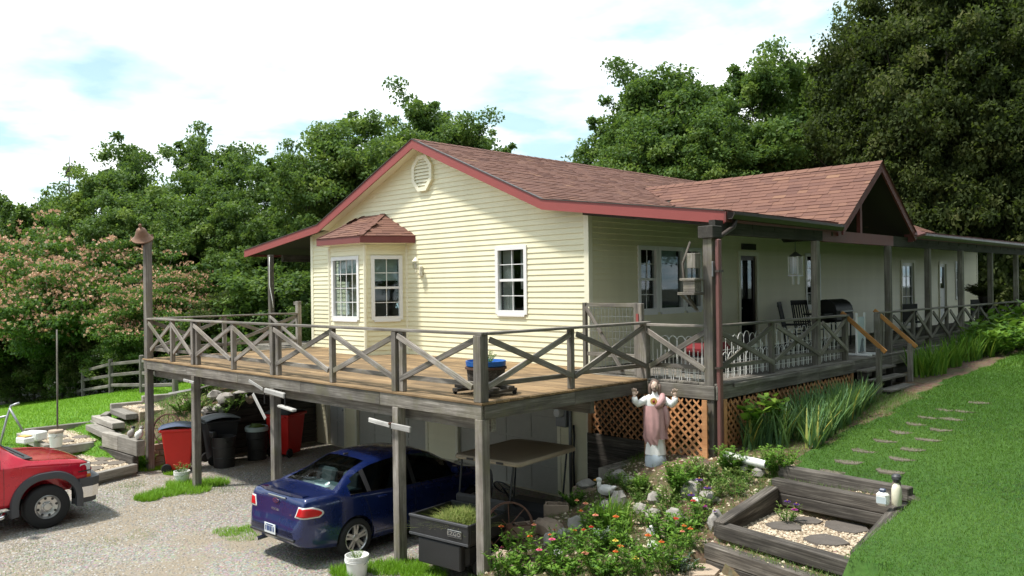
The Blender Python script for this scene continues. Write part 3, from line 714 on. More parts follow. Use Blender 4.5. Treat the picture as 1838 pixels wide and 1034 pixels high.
# cross gable over the steps, ridge along x
xg = MB()
for sg in (-1, 1):
    y1 = 6.06+sg*2.03; zl = 6.90-2.03*.72
    xg.hexa([(-3.2,6.06,6.80),(3.30,6.06,6.80),(3.30,y1,zl-.1),(-3.2,y1,zl-.1),(-3.2,6.06,6.88),(3.30,6.06,6.88),(3.30,y1,zl-.02),(-3.2,y1,zl-.02)])
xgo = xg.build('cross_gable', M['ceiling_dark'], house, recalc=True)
for sg in (-1, 1):
    y1 = 6.06+sg*2.06; zl = 6.90-2.06*.72; m = MB()
    m.hexa([(3.30,6.06,6.68),(3.34,6.06,6.68),(3.34,y1,zl-.2),(3.30,y1,zl-.2),(3.30,6.06,6.895),(3.34,6.06,6.895),(3.34,y1,zl-.0),(3.30,y1,zl-.0)]); m.build('rake_board', M['trim_red_dull'], xgo, recalc=True)
m = MB(); m.box((3.06,3.40,5.08),(3.18,7.12,5.31)); m.build('gable_beam', M['trim_red_dull'], xgo)
m = MB(); m.box((3.08,5.30,5.311),(3.16,5.40,6.25)); m.build('gable_post', M['trim_red_dull'], xgo)
m = MB(); m.prism([(2.6,4.3,5.33),(2.6,5.35,5.33),(2.6,5.35,6.2)], (.03,0,0)); m.build('gable_panel', M['trim_red_dull'], xgo)
m = MB(); m.box((3.1,4.05,5.20),(3.22,4.09,5.42)); m.box((3.1,8.03,5.20),(3.30,8.08,5.42)); m.build('eave_return', M['trim_red_dull'], xgo)
left_x = shingles((3.36,4.02,6.90-2.04*.72), (-1,0,0), (0,2.04,2.04*.72), 6.6, 2.04*math.hypot(1,.72), lambda c: c.z > roof_z(c.x)-.02)
right_x = shingles((3.36,8.10,6.90-2.04*.72), (-1,0,0), (0,-2.04,2.04*.72), 6.6, 2.04*math.hypot(1,.72), lambda c: c.z > roof_z(c.x)-.02)
left_x.sort(key=lambda s: (s[2]-Vector(CAM_POS)).length)
for (vs, fs), t, c in left_x[:235]: MB().add(vs, fs, t=t).build('shingle', M['shingle'], xgo)
rest = left_x[235:]+right_x
for k in range(22):
    x = 3.36-k*.28
    for sg in (-1,1):
        vs = [Vector((x,6.06,6.925)),Vector((x-.29,6.06,6.915)),Vector((x-.29,6.06+sg*.14,6.82)),Vector((x,6.06+sg*.14,6.83))]
        rest.append(((vs,[(0,1,2,3)]), random.uniform(.3,.8), None))
emit(rest, 'shingle_field', xgo)
m = MB(); m.prism([(3.36,8.15,5.42),(3.52,8.25,5.36),(3.4,8.05,5.30),(3.25,7.95,5.36)], (0,0,.05)); m.build('flashing', M['downspout'], xgo)
# ---- bay window
bay = MB(); BAY = [(-8.10,0),(-7.62,-.95),(-6.10,-.95),(-5.70,0)]
m = MB(); m.prism([(x,y,D-.02) for x, y in BAY], (0,0,.42)); bay = m.build('bay', M['trim_cream'], house, recalc=True)
m = MB(); m.prism([(x,y,5.30) for x, y in BAY], (0,0,.12)); m.build('bay_head', M['trim_cream'], bay, recalc=True)
faces = [((-8.10,0),(-7.62,-.95)),((-7.62,-.95),(-6.10,-.95)),((-6.10,-.95),(-5.70,0))]
for i, (a, b) in enumerate(faces):
    d = Vector((b[0]-a[0], b[1]-a[1], 0)).normalized(); n = Vector((d.y, -d.x, 0)); P, L = wall_frame((*a,0), (*b,0), n)
    op = [(.14,L-.14,3.53,5.02)] if i == 1 else [(.16,L-.16,3.53,5.02)]
    if i == 1: op = [(.14,1.26,3.53,5.02)]
    w, P = make_wall('bay_wall', (*a,0), (*b,0), n, D, 5.32, op, thick=.06)
    if i == 1: window(P, *op[0], 4, 4, False, [(0,1,.77,1,'shade_cloth')])
    else: window(P, *op[0], 2, 4, True, [(0,1,.62,1,'shade_cloth')])
for (x, y) in BAY[1:3]+BAY[3:]:
    m = MB(); m.tube([(x,y-.01,D),(x,y-.01,5.3)], .045, 6); m.build('corner_trim', M['trim_cream'], bay)
EV = [(-8.62,-.03),(-7.85,-1.17),(-5.98,-1.17),(-5.36,-.03)]; TP = [(-7.45,-.03,6.12),(-6.60,-.03,6.12)]
ez = 5.52
m = MB(); m.prism([(x,y,ez-.17) for x, y in EV], (0,0,.03)); m.build('bay_soffit', M['trim_cream'], bay, recalc=True)
for a, b in zip(EV, EV[1:]):
    m = MB(); d = Vector((b[0]-a[0], b[1]-a[1], 0)).normalized()*.012; m.bar((a[0]-d.x,a[1]-d.y,ez-.09),(b[0]+d.x,b[1]+d.y,ez-.09), .026, .17); m.build('bay_fascia', M['trim_red_dull'], bay)
e3 = [Vector((x,y,ez)) for x, y in EV]; t3 = [Vector(p) for p in TP]
m = MB(); m.add([*e3,*t3], [(0,1,4),(1,2,5,4),(2,3,5),(0,4,5,3)]); br = m.build('bay_roof', M['shingle'], bay, recalc=True)
def tri_keep(poly):
    def k(c):
        nrm = (poly[1]-poly[0]).cross(poly[2]-poly[0])
        return all((poly[(i+1)%len(poly)]-poly[i]).cross(c-poly[i]).dot(nrm) > -.02*(poly[(i+1)%len(poly)]-poly[i]).length*nrm.length**.5 for i in range(len(poly)))
    return k
for poly in ([e3[1],e3[2],t3[1],t3[0]], [e3[2],e3[3],t3[1]], [e3[0],e3[1],t3[0]]):
    ud = (poly[1]-poly[0]); L = ud.length; ud.normalize(); nn = ud.cross(poly[2]-poly[0]).normalized(); vd = nn.cross(ud); hl = (poly[2]-poly[0]).dot(vd)
    if vd.z < 0: vd = -vd; hl = -hl
    for (vs, fs), t, c in shingles(poly[0]+nn*.004*(1 if nn.z > 0 else -1)-vd*.03, ud, vd, L, hl+.03, tri_keep(poly), ex=.13): MB().add(vs, fs, t=t).build('shingle', M['shingle'], bay)
for a, b in ((e3[1],t3[0]),(e3[2],t3[1])):
    m = MB(); m.bar(a+V(0,0,.012), b+V(0,0,.012), .16, .016, t=.3); m.build('hip_cap', M['shingle'], bay)
# ------------------------------------------------------------------ deck
deck = thing('deck', 'raised weathered wood deck with crossed rail braces wrapping the gable end', 'deck', (-4,-2.4,0))
FX0, FX1, FY = -9.83, 1.95, -4.71
def wob(a): return random.uniform(-a, a)
def planks(x0, x1, y0, y1, z, parent, mat, along='x', w=.14, th=.035, piece=3.65, name='deck_board'):
    lo, hi, a, b = (y0, y1, x0, x1) if along == 'x' else (x0, x1, y0, y1)
    c = lo; k = 0
    while c < hi-.02:
        ww = min(w, hi-c); s = a; first = piece*(.4+.6*((k*37)%10)/10)
        while s < b-.01:
            e = min(s+first, b); e = b if b-e < .4 else e; first = piece
            m = MB(); zz = z+wob(.0025)
            if along == 'x': m.box((s+.002,c+.003,zz-th),(e-.002,c+ww-.003,zz),.004)
            else: m.box((c+.003,s+.002,zz-th),(c+ww-.003,e-.002,zz),.004)
            m.build(name, M[mat], parent); s = e
        c += w; k += 1
planks(FX0-.03, FX1+.03, FY-.04, -.86, D, deck, 'wood_deck'); planks(FX0-.03, -.04, -.86, -.03, D, deck, 'wood_deck')
def rim(p, q, parent, w=.04, h=.20, z=2.52, mat='wood_grey', name='rim_board', pieces=3):
    p = Vector(p); q = Vector(q)
    for i in range(pieces):
        a = p.lerp(q, i/pieces); b = p.lerp(q, (i+1)/pieces); d = (b-a).normalized()*.002
        m = MB(); m.bar((a.x+d.x,a.y+d.y,z), (b.x-d.x,b.y-d.y,z), w, h, ch=.006); m.build(name, M[mat], parent)
rim((FX0,FY,0),(FX1,FY,0), deck, pieces=5); rim((FX1,FY+.03,0),(FX1,-.84,0), deck, pieces=2); rim((FX0,FY+.03,0),(FX0,-.05,0), deck, pieces=2)
for k in range(19):
    x = FX0+.6+k*.6
    if x < FX1-.1: m = MB(); m.box((x,FY+.03,2.43),(x+.04,-.06 if x < -.1 else -.85,2.622)); m.build('joist', M['wood_grey'], deck)
for y in (-4.5,-2.3): m = MB(); m.box((FX0+.05,y,2.22),(FX1-.05,y+.09,2.428)); m.build('beam', M['wood_grey'], deck)
def post(x, y, z0, z1, parent, sz=.14, mat='wood_rail', name='post', t=None):
    m = MB(); rz = Matrix.Rotation(R(wob(2)), 3, 'Z'); m.cbox((x+wob(.006),y+wob(.006),(z0+z1)/2), (sz,sz,z1-z0), rz, .007, t); return m.build(name, M[mat], parent)
HR = .95
def rail_run(p, q, parent, zf, h=HR, face=(0,-1,0), cap=True, bottom=True, x=True, mat='wood_rail'):
    """one bay: crossed braces, low rail; p, q are plan points at the post faces"""
    p = Vector((*p, 0)); q = Vector((*q, 0)); n = Vector(face); d = (q-p).normalized()
    zt, zb = zf+h-.09, zf+.20
    for s, (a, b) in enumerate(((zt,zb),(zb,zt))):
        if not x: break
        o = n*(.022 if s == 0 else -.022)+n*.03
        m = MB(); j = wob(.012); m.bar(p+o+V(0,0,a+j), q+o+V(0,0,b+wob(.012)), .035, .085, ch=.004); m.build('brace', M[mat], parent)
    if bottom: m = MB(); m.bar(p-n*.035+V(0,0,zb+.03+wob(.02)), q-n*.035+V(0,0,zb+.03+wob(.02)), .035, .07, ch=.004); m.build('bottom_rail', M[mat], parent)
def cap_run(p, q, parent, z, pieces=2, w=.145, mat='wood_rail'):
    p = Vector((*p, z)); q = Vector((*q, z))
    for i in range(pieces):
        a = p.lerp(q, i/pieces); b = p.lerp(q, (i+1)/pieces); d = (b-a).normalized()*.0015
        m = MB(); m.bar(a+d, b-d, w, .04, ch=.006); m.build('rail_cap', M[mat], parent)
fy = -4.66
big = [-7.17,-3.77,0.0]; small = [-8.32,-5.40,-1.84]
post(-9.69, fy, H(-9.69,fy)-.1, 5.5, deck, .155, 'wood_rail', 'bell_post')
for x in big:
    post(x, fy, H(x,fy)-.1, 2.42, deck, .15, 'wood_rail', 'support_post', t=.3 if x < 0 else .75)
    post(x-.04, fy-.012, D-.0, D+HR-.022, deck, .11, name='rail_post'); post(x+.08, fy+.03, D, D+HR-.022, deck, .09, name='rail_post')
post(1.88, fy, .25, 2.42, deck, .15, 'wood_rail', 'support_post', t=.75); post(1.88, fy-.01, D, D+HR-.022, deck, .155, name='rail_post')
for x in small: post(x, fy, D, D+HR-.022, deck, .09, name='rail_post')
xs = [-9.60,-8.32,-7.17,-5.40,-3.77,-1.84,0.0,1.80]
for a, b in zip(xs, xs[1:]): rail_run((a+.05,fy), (b-.05,fy), deck, D)
cap_run((-9.62,fy), (1.97,fy), deck, D+HR, 3)
for y in (-2.74,): post(1.88, y, D, D+HR-.022, deck, .09, name='rail_post')
post(1.90, -.80, 2.3, D+HR-.022, deck, .13, name='rail_post'); post(1.78, -.80, D, D+HR-.022, deck, .10, name='rail_post'); post(1.74,-.70, D, D+1.28, deck, .09, name='gate_post')
rail_run((1.90,-4.56),(1.90,-2.79), deck, D, face=(1,0,0)); rail_run((1.90,-2.69),(1.90,-.87), deck, D, face=(1,0,0))
cap_run((1.90,-4.58), (1.90,-.72), deck, D+HR, 2)
for y in (-2.75,): post(-9.70, y, D, D+HR-.022, deck, .09, name='rail_post')
post(-9.72, -.62, D, D+1.28, deck, .12, name='rail_post')
rail_run((-9.70,-4.56),(-9.70,-2.80), deck, D, face=(-1,0,0)); rail_run((-9.70,-2.70),(-9.70,-.70), deck, D, face=(-1,0,0))
cap_run((-9.70,-4.58), (-9.70,-.64), deck, D+HR, 2)

# ------------------------------------------------------------------ porches
porch = thing('porch', 'long shaded wooden porch with crossed rails and square posts beside the lawn', 'porch', (1.6,10,1.4))
PX = 3.20
planks(.03, 3.34, -.85, YE, D, porch, 'wood_grey', 'y', piece=5.0)
rim((3.31,-.86,0),(3.31,YE,0), porch, z=2.51, h=.22, pieces=7); rim((1.98,-.87,0),(3.29,-.87,0), porch, z=2.51, h=.22, pieces=1); rim((3.36,-.40,0),(3.36,4.40,0), porch, w=.03, h=.07, z=2.60, pieces=2)
py = [-.78,3.06,6.77,9.40,11.95,14.70,17.50,20.3,23.1]
for i, y in enumerate(py): post(PX-.02, y, 1.4 if i == 0 else 2.0, 5.0 if i == 0 else 5.075, porch, .17 if i == 0 else .13, 'wood_grey' if i else 'wood_rail')
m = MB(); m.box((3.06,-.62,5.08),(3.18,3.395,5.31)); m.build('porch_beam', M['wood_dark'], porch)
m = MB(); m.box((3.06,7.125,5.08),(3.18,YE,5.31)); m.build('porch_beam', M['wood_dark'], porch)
m = MB(); m.box((3.03,-.91,5.0),(3.31,-.63,5.20),.01); m.build('post_cap', M['wood_dark'], porch)
for y in np.arange(-.2, YE, .8):
    if 3.95 < y < 8.1: continue
    m = MB(); zz = 5.47-.13; m.hexa([(.03,y,5.63),(3.19,y,5.20),(3.19,y+.05,5.20),(.03,y+.05,5.63),(.03,y,5.76),(3.19,y,5.34),(3.19,y+.05,5.34),(.03,y+.05,5.76)]); m.build('rafter', M['wood_dark'], porch)
ry = [-.78,1.20,3.06,4.36]; RH = .92
for y in (1.20,4.36): post(PX, y, D if y < 4 else 2.15, D+RH-.02, porch, .09 if y < 4 else .10, 'wood_grey', 'rail_post')
for a, b in zip(ry, ry[1:]): rail_run((PX+.02,a+.07),(PX+.02,b-.05), porch, D, RH, (1,0,0), mat='wood_grey')
cap_run((PX,-.70),(PX,4.42), porch, D+RH, 2, mat='wood_grey')
ry = [6.10,6.77,8.25,9.40,10.7,11.95,13.3,14.70,16.1,17.50,18.9,20.3,21.7,23.1]
post(PX, 6.10, 2.2, D+RH-.02, porch, .13, 'wood_grey', 'rail_post'); post(PX, 6.28, 2.3, D+RH-.02, porch, .11, 'wood_grey', 'rail_post')
for y in ry[2::2]: post(PX, y, D, D+RH-.02, porch, .08, 'wood_grey', 'rail_post')
for a, b in zip(ry, ry[1:]):
    if a > 6.5: rail_run((PX+.02,a+.05),(PX+.02,b-.05), porch, D, RH, (1,0,0), mat='wood_grey')
cap_run((PX,6.05),(PX,23.1), porch, D+RH, 4, mat='wood_grey')
rail_run((1.98,-.80),(3.10,-.80), porch, D, RH, (0,-1,0)); cap_run((1.92,-.80),(3.10,-.80), porch, D+RH, 1)
# lattice under the porch: diagonal slats crossing in two layers
def lattice(P, L, zb, zt, parent, pitch=.105, w=.045):
    """P(u, z, off); zb(u) lower edge; diagonal slats clipped to the panel"""
    def clip(u0, z0, sl):
        pts = []
        for i in range(61):
            u = L*i/60; z = z0+sl*(u-u0)
            pts.append((u, z, zb(u) <= z <= zt))
        ins = [(u, z) for u, z, k in pts if k]
        return (ins[0], ins[-1]) if len(ins) > 1 else None
    mb = MB(); c = -3.0
    while c < L+3.0:
        for sl, o in ((1.0,0.0),(-1.0,.014)):
            s = clip(c, zt-.5, sl)
            if s:
                (u0,z0),(u1,z1) = s; k = w*.7071
                q = [(u0,z0-k),(u1,z1-k),(u1,z1+k),(u0,z0+k)]
                q = [(u, min(max(z, zb(u)), zt)) for u, z in q]
                mb.hexa([P(u,z,o) for u, z in q]+[P(u,z,o+.012) for u, z in q])
        c += pitch*1.4142
    o = mb.build('lattice_slats', M['wood_lattice'], parent, recalc=True); tag(o, kind='stuff')
    for a, b in ((0,.09),(L-.09,L)):
        m = MB(); m.hexa([P(a,zb(a),.027),P(b,zb(b),.027),P(b,zb(b),.047),P(a,zb(a),.047),P(a,zt,.027),P(b,zt,.027),P(b,zt,.047),P(a,zt,.047)]); m.build('lattice_frame', M['wood_lattice'], parent, recalc=True)
PA, LA = wall_frame((.06,-.10,0),(1.93,-.10,0),(0,-1,0)); lattice(PA, LA, lambda u: 1.42-.06*u, 2.40, porch)
PB, LB = wall_frame((1.98,-.93,0),(3.20,-.93,0),(0,-1,0)); lattice(PB, LB, lambda u: 1.28+.15*u, 2.40, porch)
PC, LC = wall_frame((3.30,-.70,0),(3.30,4.40,0),(1,0,0)); lattice(PC, LC, lambda u: 1.44+.118*u, 2.40, porch)
for z in np.arange(.02, 1.38, .2):
    m = MB(); m.box((.04,-.16,z),(1.93,-.06,z+.195),.006); m.build('wall_plank', M['wood_timber'], porch)
m = MB(); m.box((1.99,-.85,1.2),(2.05,-.05,2.4)); m.box((1.99,-.05,1.2),(2.05,0.02,2.4)); m.build('skirt_board', M['wood_lattice'], porch)
m = MB(); m.box((3.1,6.2,2.0),(3.29,YE,2.40)); m.build('skirt_board', M['wood_dark'], porch)
# left porch
lp = thing('side_porch', 'covered wooden porch floor and post behind the bay window', 'porch', (-11,4,2.0))
planks(-12.3, -10.02, -.60, 9.0, D, lp, 'wood_grey', 'y', piece=5.0)
rim((-12.3,-.62,0),(-9.9,-.62,0), lp, pieces=1); rim((-12.3,-.6,0),(-12.3,9,0), lp, pieces=3)
for p in ((-11.35,-.52),(-12.25,4.0),(-12.25,8.6)): post(*p, 1.2, 5.26, lp, .13, 'wood_grey')
m = MB(); m.box((-12.2,.3,5.10),(-12.08,9.0,5.30)); m.build('porch_beam', M['wood_dark'], lp)
rail_run((-11.27,-.56),(-9.82,-.56), lp, D, .92, (0,-1,0)); cap_run((-11.3,-.56),(-9.78,-.56), lp, D+.92, 1)
m = MB(); m.tube([(-11.28,-.6,5.2),(-11.25,-.62,4.9),(-11.2,-.65,4.4),(-11.12,-.62,4.0),(-11.1,-.6,3.75)], .012, 6); m.build('cable', M['white_plastic'], lp, smooth=True)
m = MB(); m.bar((-9.65,-.58,D+1.22),(-10.0,-.58,D+1.22),.035,.09); m.build('gate_rail', M['wood_grey'], lp)

# ------------------------------------------------------------------ steps
st = thing('porch_steps', 'three weathered wooden steps with orange handrails leading up to the porch', 'steps', (3.7,5.3,2.0))
for i, (x0, x1, z) in enumerate(((3.37,3.60,2.46),(3.57,3.83,2.28),(3.80,4.08,2.10))):
    ye = 6.05 if i < 2 else 6.28
    for k in range(2):
        xa = x0+(x1-x0)*k/2; m = MB(); m.box((xa+.003,4.46,z-.04),(xa+(x1-x0)/2-.003,ye,z),.005); m.build('tread', M['wood_grey'], st)
    m = MB(); m.box((x0+.01,4.50,z-.19),(x0+.035,ye-.03,z-.042)); m.build('riser', M['wood_grey'], st)
    for y in (4.50, 5.2, ye-.08): m = MB(); m.box((x0+.04,y,1.85),(x1-.03,y+.05,z-.042)); m.build('stringer', M['wood_dark'], st)
for y in (4.40, 6.12):
    post(3.86, y, 1.9, 2.93, st, .095, 'wood_grey', 'handrail_post')
    m = MB(); m.bar((3.12,y-.02,3.64),(4.0,y-.02,2.86),.04,.085,ch=.006); m.build('handrail', M['wood_new'], st)

# ------------------------------------------------------------------ gate standing open across the deck corner
gate = thing('deck_gate', 'weathered wood framed gate with wire mesh beside the house corner', 'gate', (1.1,-.72,D))
a, b = .50, 1.66
for x in (a, b): post(x, -.72, D+.02, D+1.29, gate, .075, 'wood_grey', 'stile')
for z in (D+1.25, D+.35, D+.06): m = MB(); m.bar((a+.04,-.72,z),(b-.04,-.72,z),.035,.07,ch=.004); m.build('gate_rail', M['wood_grey'], gate)
m = MB(); m.bar((a+.05,-.76,D+1.2),(b-.3,-.76,D+.1),.03,.07,ch=.004); m.build('gate_brace', M['wood_grey'], gate)
m = MB(); m.bar((a+.07,-.78,D+1.22),(a+.42,-.78,D+.75),.025,.05,ch=.004); m.build('gate_brace', M['wood_rail'], gate)
m = MB()
for k in range(14): x = a+.06+k*(b-a-.12)/13; m.bar((x,-.715,D+.08),(x,-.715,D+1.22),.004,.004)
for k in range(9): z = D+.1+k*.135; m.bar((a+.04,-.712,z),(b-.04,-.712,z),.004,.004)
tag(m.build('wire_mesh', M['galv'], gate), kind='stuff')
m = MB(); m.box((b+.02,-.765,D+.95),(b+.07,-.72,D+1.1)); m.build('latch', M['trim_red'], gate)
# white wire border fence behind the porch rail
wf = thing('wire_fence', 'white wire border fencing fixed behind the porch rail', 'wire fence', (3.1,1.6,D))
m = MB(); y = -.6
def hoop(mb, p, d, w, h, z0, r=.006):
    pts = [p+V(0,0,z0)]+[p+d*(w/2*(1-math.cos(t)))+V(0,0,z0+h-.12+.12*math.sin(t)) for t in np.linspace(0, math.pi, 7)]+[p+d*w+V(0,0,z0)]
    mb.tube(pts, r, 4)
while y < 4.2:
    hoop(m, V(3.10,y,0), V(0,1,0), .20, .72+wob(.03), D+.04); hoop(m, V(3.09,y+.1,0), V(0,1,0), .20, .42, D+.04)
    m.tube([(3.105,y+.05,D+.02),(3.105,y+.05,D+.55)], .006, 4); y += .20
for z in (.12,.30,.5): m.tube([(3.11,-.6,D+z),(3.11,4.3,D+z)], .005, 4)
tag(m.build('wires', M['white_plastic'], wf), kind='stuff')
m = MB(); x = 2.0
while x < 3.0: 
    hoop(m, V(x,-.72,0), V(1,0,0), .18, .70, D+.04); m.tube([(x+.09,-.72,D),(x+.09,-.72,D+.5)], .006, 4); m.tube([(x+.045,-.72,D),(x+.045,-.72,D+.24)], .006, 4); x += .16
for z in (.14,.24): m.tube([(1.99,-.715,D+z),(3.05,-.715,D+z)], .005, 4)
tag(m.build('wires', M['white_plastic'], wf), kind='stuff')
# ------------------------------------------------------------------ vehicles
def interp(tab):
    xs = np.array([t[0] for t in tab], float); ys = np.array([t[1] for t in tab], float)
    h = np.diff(xs); d = np.diff(ys)/h; mm = np.zeros(len(xs)); mm[0], mm[-1] = d[0], d[-1]
    for i in range(1, len(xs)-1): mm[i] = 0 if d[i-1]*d[i] <= 0 else 2*d[i-1]*d[i]/(d[i-1]+d[i])   # monotone cubic
    def f(x):
        x = min(max(x, xs[0]), xs[-1]); i = min(max(int(np.searchsorted(xs, x))-1, 0), len(h)-1); t = (x-xs[i])/h[i]
        return float(ys[i]*(2*t**3-3*t*t+1)+mm[i]*h[i]*(t**3-2*t*t+t)+ys[i+1]*(-2*t**3+3*t*t)+mm[i+1]*h[i]*(t**3-t*t))
    return f
class Shell:
    def __init__(s, top, wid, bot, belt, roofw, ny, y0, y1, tumble=.035, shoulder=.10, mid=.45, crown=.02):
        s.top, s.wid, s.bot, s.belt = interp(top), interp(wid), interp(bot), interp(belt); s.roofw = roofw; s.y0, s.y1 = y0, y1
        s.tumble, s.sh, s.mid, s.crown = tumble, shoulder, mid, crown
        s.ys = [y0+(y1-y0)*(.5-.5*math.cos(math.pi*(i/ny)))*.35+(y1-y0)*(i/ny)*.65 for i in range(ny+1)]
    def keys(s, y):
        T, w, b, bl = s.top(y), s.wid(y), s.bot(y), s.belt(y)
        g = min(max((T-bl-.08)/.28, 0), 1); g = g*g*(3-2*g)
        z5 = min(bl+.02, T-.035); w5 = w-s.tumble; z4 = max(z5-s.sh, b+.1); zm = b+(z4-b)*.55
        w6 = (w5-.05)*(1-g)+s.roofw*g; z6 = (T-.02)*(1-g)+(T-.075)*g; w7 = w6-(.12 if g > .02 else .2)
        return [(0,b),(w*.86,b),(w*.955,b+.05),(w*.985,b+.14),(w,zm),(w-.008,z4),(w5,z5),(w6,z6),(w7,T-.012-s.crown*.4),(w7*.5,T-s.crown*.1),(0,T)]
    def ring(s, y, sub=4):
        K = s.keys(y); out = []
        for i in range(len(K)-1):
            p0 = K[max(i-1,0)]; p1 = K[i]; p2 = K[i+1]; p3 = K[min(i+2,len(K)-1)]
            for j in range(sub):
                t = j/sub
                f = lambda a, b, c, d: .5*((2*b)+(-a+c)*t+(2*a-5*b+4*c-d)*t*t+(-a+3*b-3*c+d)*t**3)
                cr = (f(p0[0],p1[0],p2[0],p3[0]), f(p0[1],p1[1],p2[1],p3[1])); li = (p1[0]+(p2[0]-p1[0])*t, p1[1]+(p2[1]-p1[1])*t)
                k = .55; out.append((cr[0]*k+li[0]*(1-k), cr[1]*k+li[1]*(1-k)))
        out.append(K[-1]); return out
    def at(s, y, r, side=1, off=0.0, sub=4):
        """surface point at ring position r (in key units)"""
        R_ = s.ring(y, sub); q = r*sub; i = min(int(q), len(R_)-2); t = q-i; a, b = R_[i], R_[i+1]
        n = Vector((b[1]-a[1], 0, -(b[0]-a[0]))); n = n.normalized() if n.length > 0 else Vector((1,0,0))
        p = Vector((a[0]+(b[0]-a[0])*t, y, a[1]+(b[1]-a[1])*t))+n*off
        return Vector((p.x*side, p.y, p.z))
    def mesh(s, classify, sub=4):
        vs = []; fs = []; mi = []; n = None
        for y in s.ys:
            rr = s.ring(y, sub); full = rr+[(-a, b) for a, b in rr[-2:0:-1]]; n = len(full); vs += [(a, y, b) for a, b in full]
        h = len(s.ring(s.ys[0], sub))
        for i in range(len(s.ys)-1):
            for j in range(n):
                fs.append((i*n+j, i*n+(j+1)%n, (i+1)*n+(j+1)%n, (i+1)*n+j))
                jj = j if j < h-1 else n-1-j
                c = [(vs[fs[-1][0]][k]+vs[fs[-1][2]][k])/2 for k in range(3)]
                mi.append(classify(c[0], c[1], c[2], (jj+.5)/sub))
        fs.append(tuple(range(n))[::-1]); mi.append(0); fs.append(tuple((len(s.ys)-1)*n+j for j in range(n))); mi.append(0)
        return vs, fs, mi
def cut_arches(vs, fs, mi, arches, nmat):
    me = bpy.data.meshes.new('tmp'); me.from_pydata(vs, [], fs)
    for k in range(nmat): me.materials.append(None)
    me.polygons.foreach_set('material_index', mi)
    bm = bmesh.new(); bm.from_mesh(me); bmesh.ops.recalc_face_normals(bm, faces=bm.faces); bm.to_mesh(me); bm.free()
    o = bpy.data.objects.new('tmp', me); COL.objects.link(o); cut = []
    for (x0, x1, y, z, r) in arches:
        m = MB(); m.lathe([(r,x0),(r,x1)], 40, (0,y,z), Matrix(((0,0,1),(1,0,0),(0,1,0)))); c = m.build('tmpc', M['black_plastic'], center=False, recalc=True)
        md = o.modifiers.new('b', 'BOOLEAN'); md.object = c; md.operation = 'DIFFERENCE'; md.solver = 'EXACT'; cut.append(c)
    dg = bpy.context.evaluated_depsgraph_get(); ev = o.evaluated_get(dg); m2 = bpy.data.meshes.new_from_object(ev)
    V_ = [tuple(v.co) for v in m2.vertices]; F_ = [tuple(p.vertices) for p in m2.polygons]; I_ = [p.material_index for p in m2.polygons]
    for q in cut+[o]: bpy.data.objects.remove(q)
    return V_, F_, I_
def split_parts(V_, F_, I_, names, parent, smooth=35, hole=None):
    out = {}
    for k, (nm, mt) in enumerate(names):
        fs = [f for f, i in zip(F_, I_) if i == k]
        if not fs: continue
        groups = [fs]
        if nm not in ('body',):                                    # loose islands become separate parts
            par = {}
            def find(a):
                while par.setdefault(a, a) != a: par[a] = par[par[a]]; a = par[a]
                return a
            for f in fs:
                for v in f[1:]: par[find(v)] = find(f[0])
            g = {}
            for f in fs: g.setdefault(find(f[0]), []).append(f)
            groups = [q for q in g.values() if len(q) > 3]
        for q in groups:
            used = sorted({v for f in q for v in f}); ix = {v: i for i, v in enumerate(used)}
            m = MB(); m.add([V_[v] for v in used], [tuple(ix[v] for v in f) for f in q]); o = m.build(nm, M[mt], parent, smooth=smooth); out.setdefault(nm, []).append(o)
    return out
MX = Matrix(((0,0,1),(1,0,0),(0,1,0)))          # lathe axis z -> x
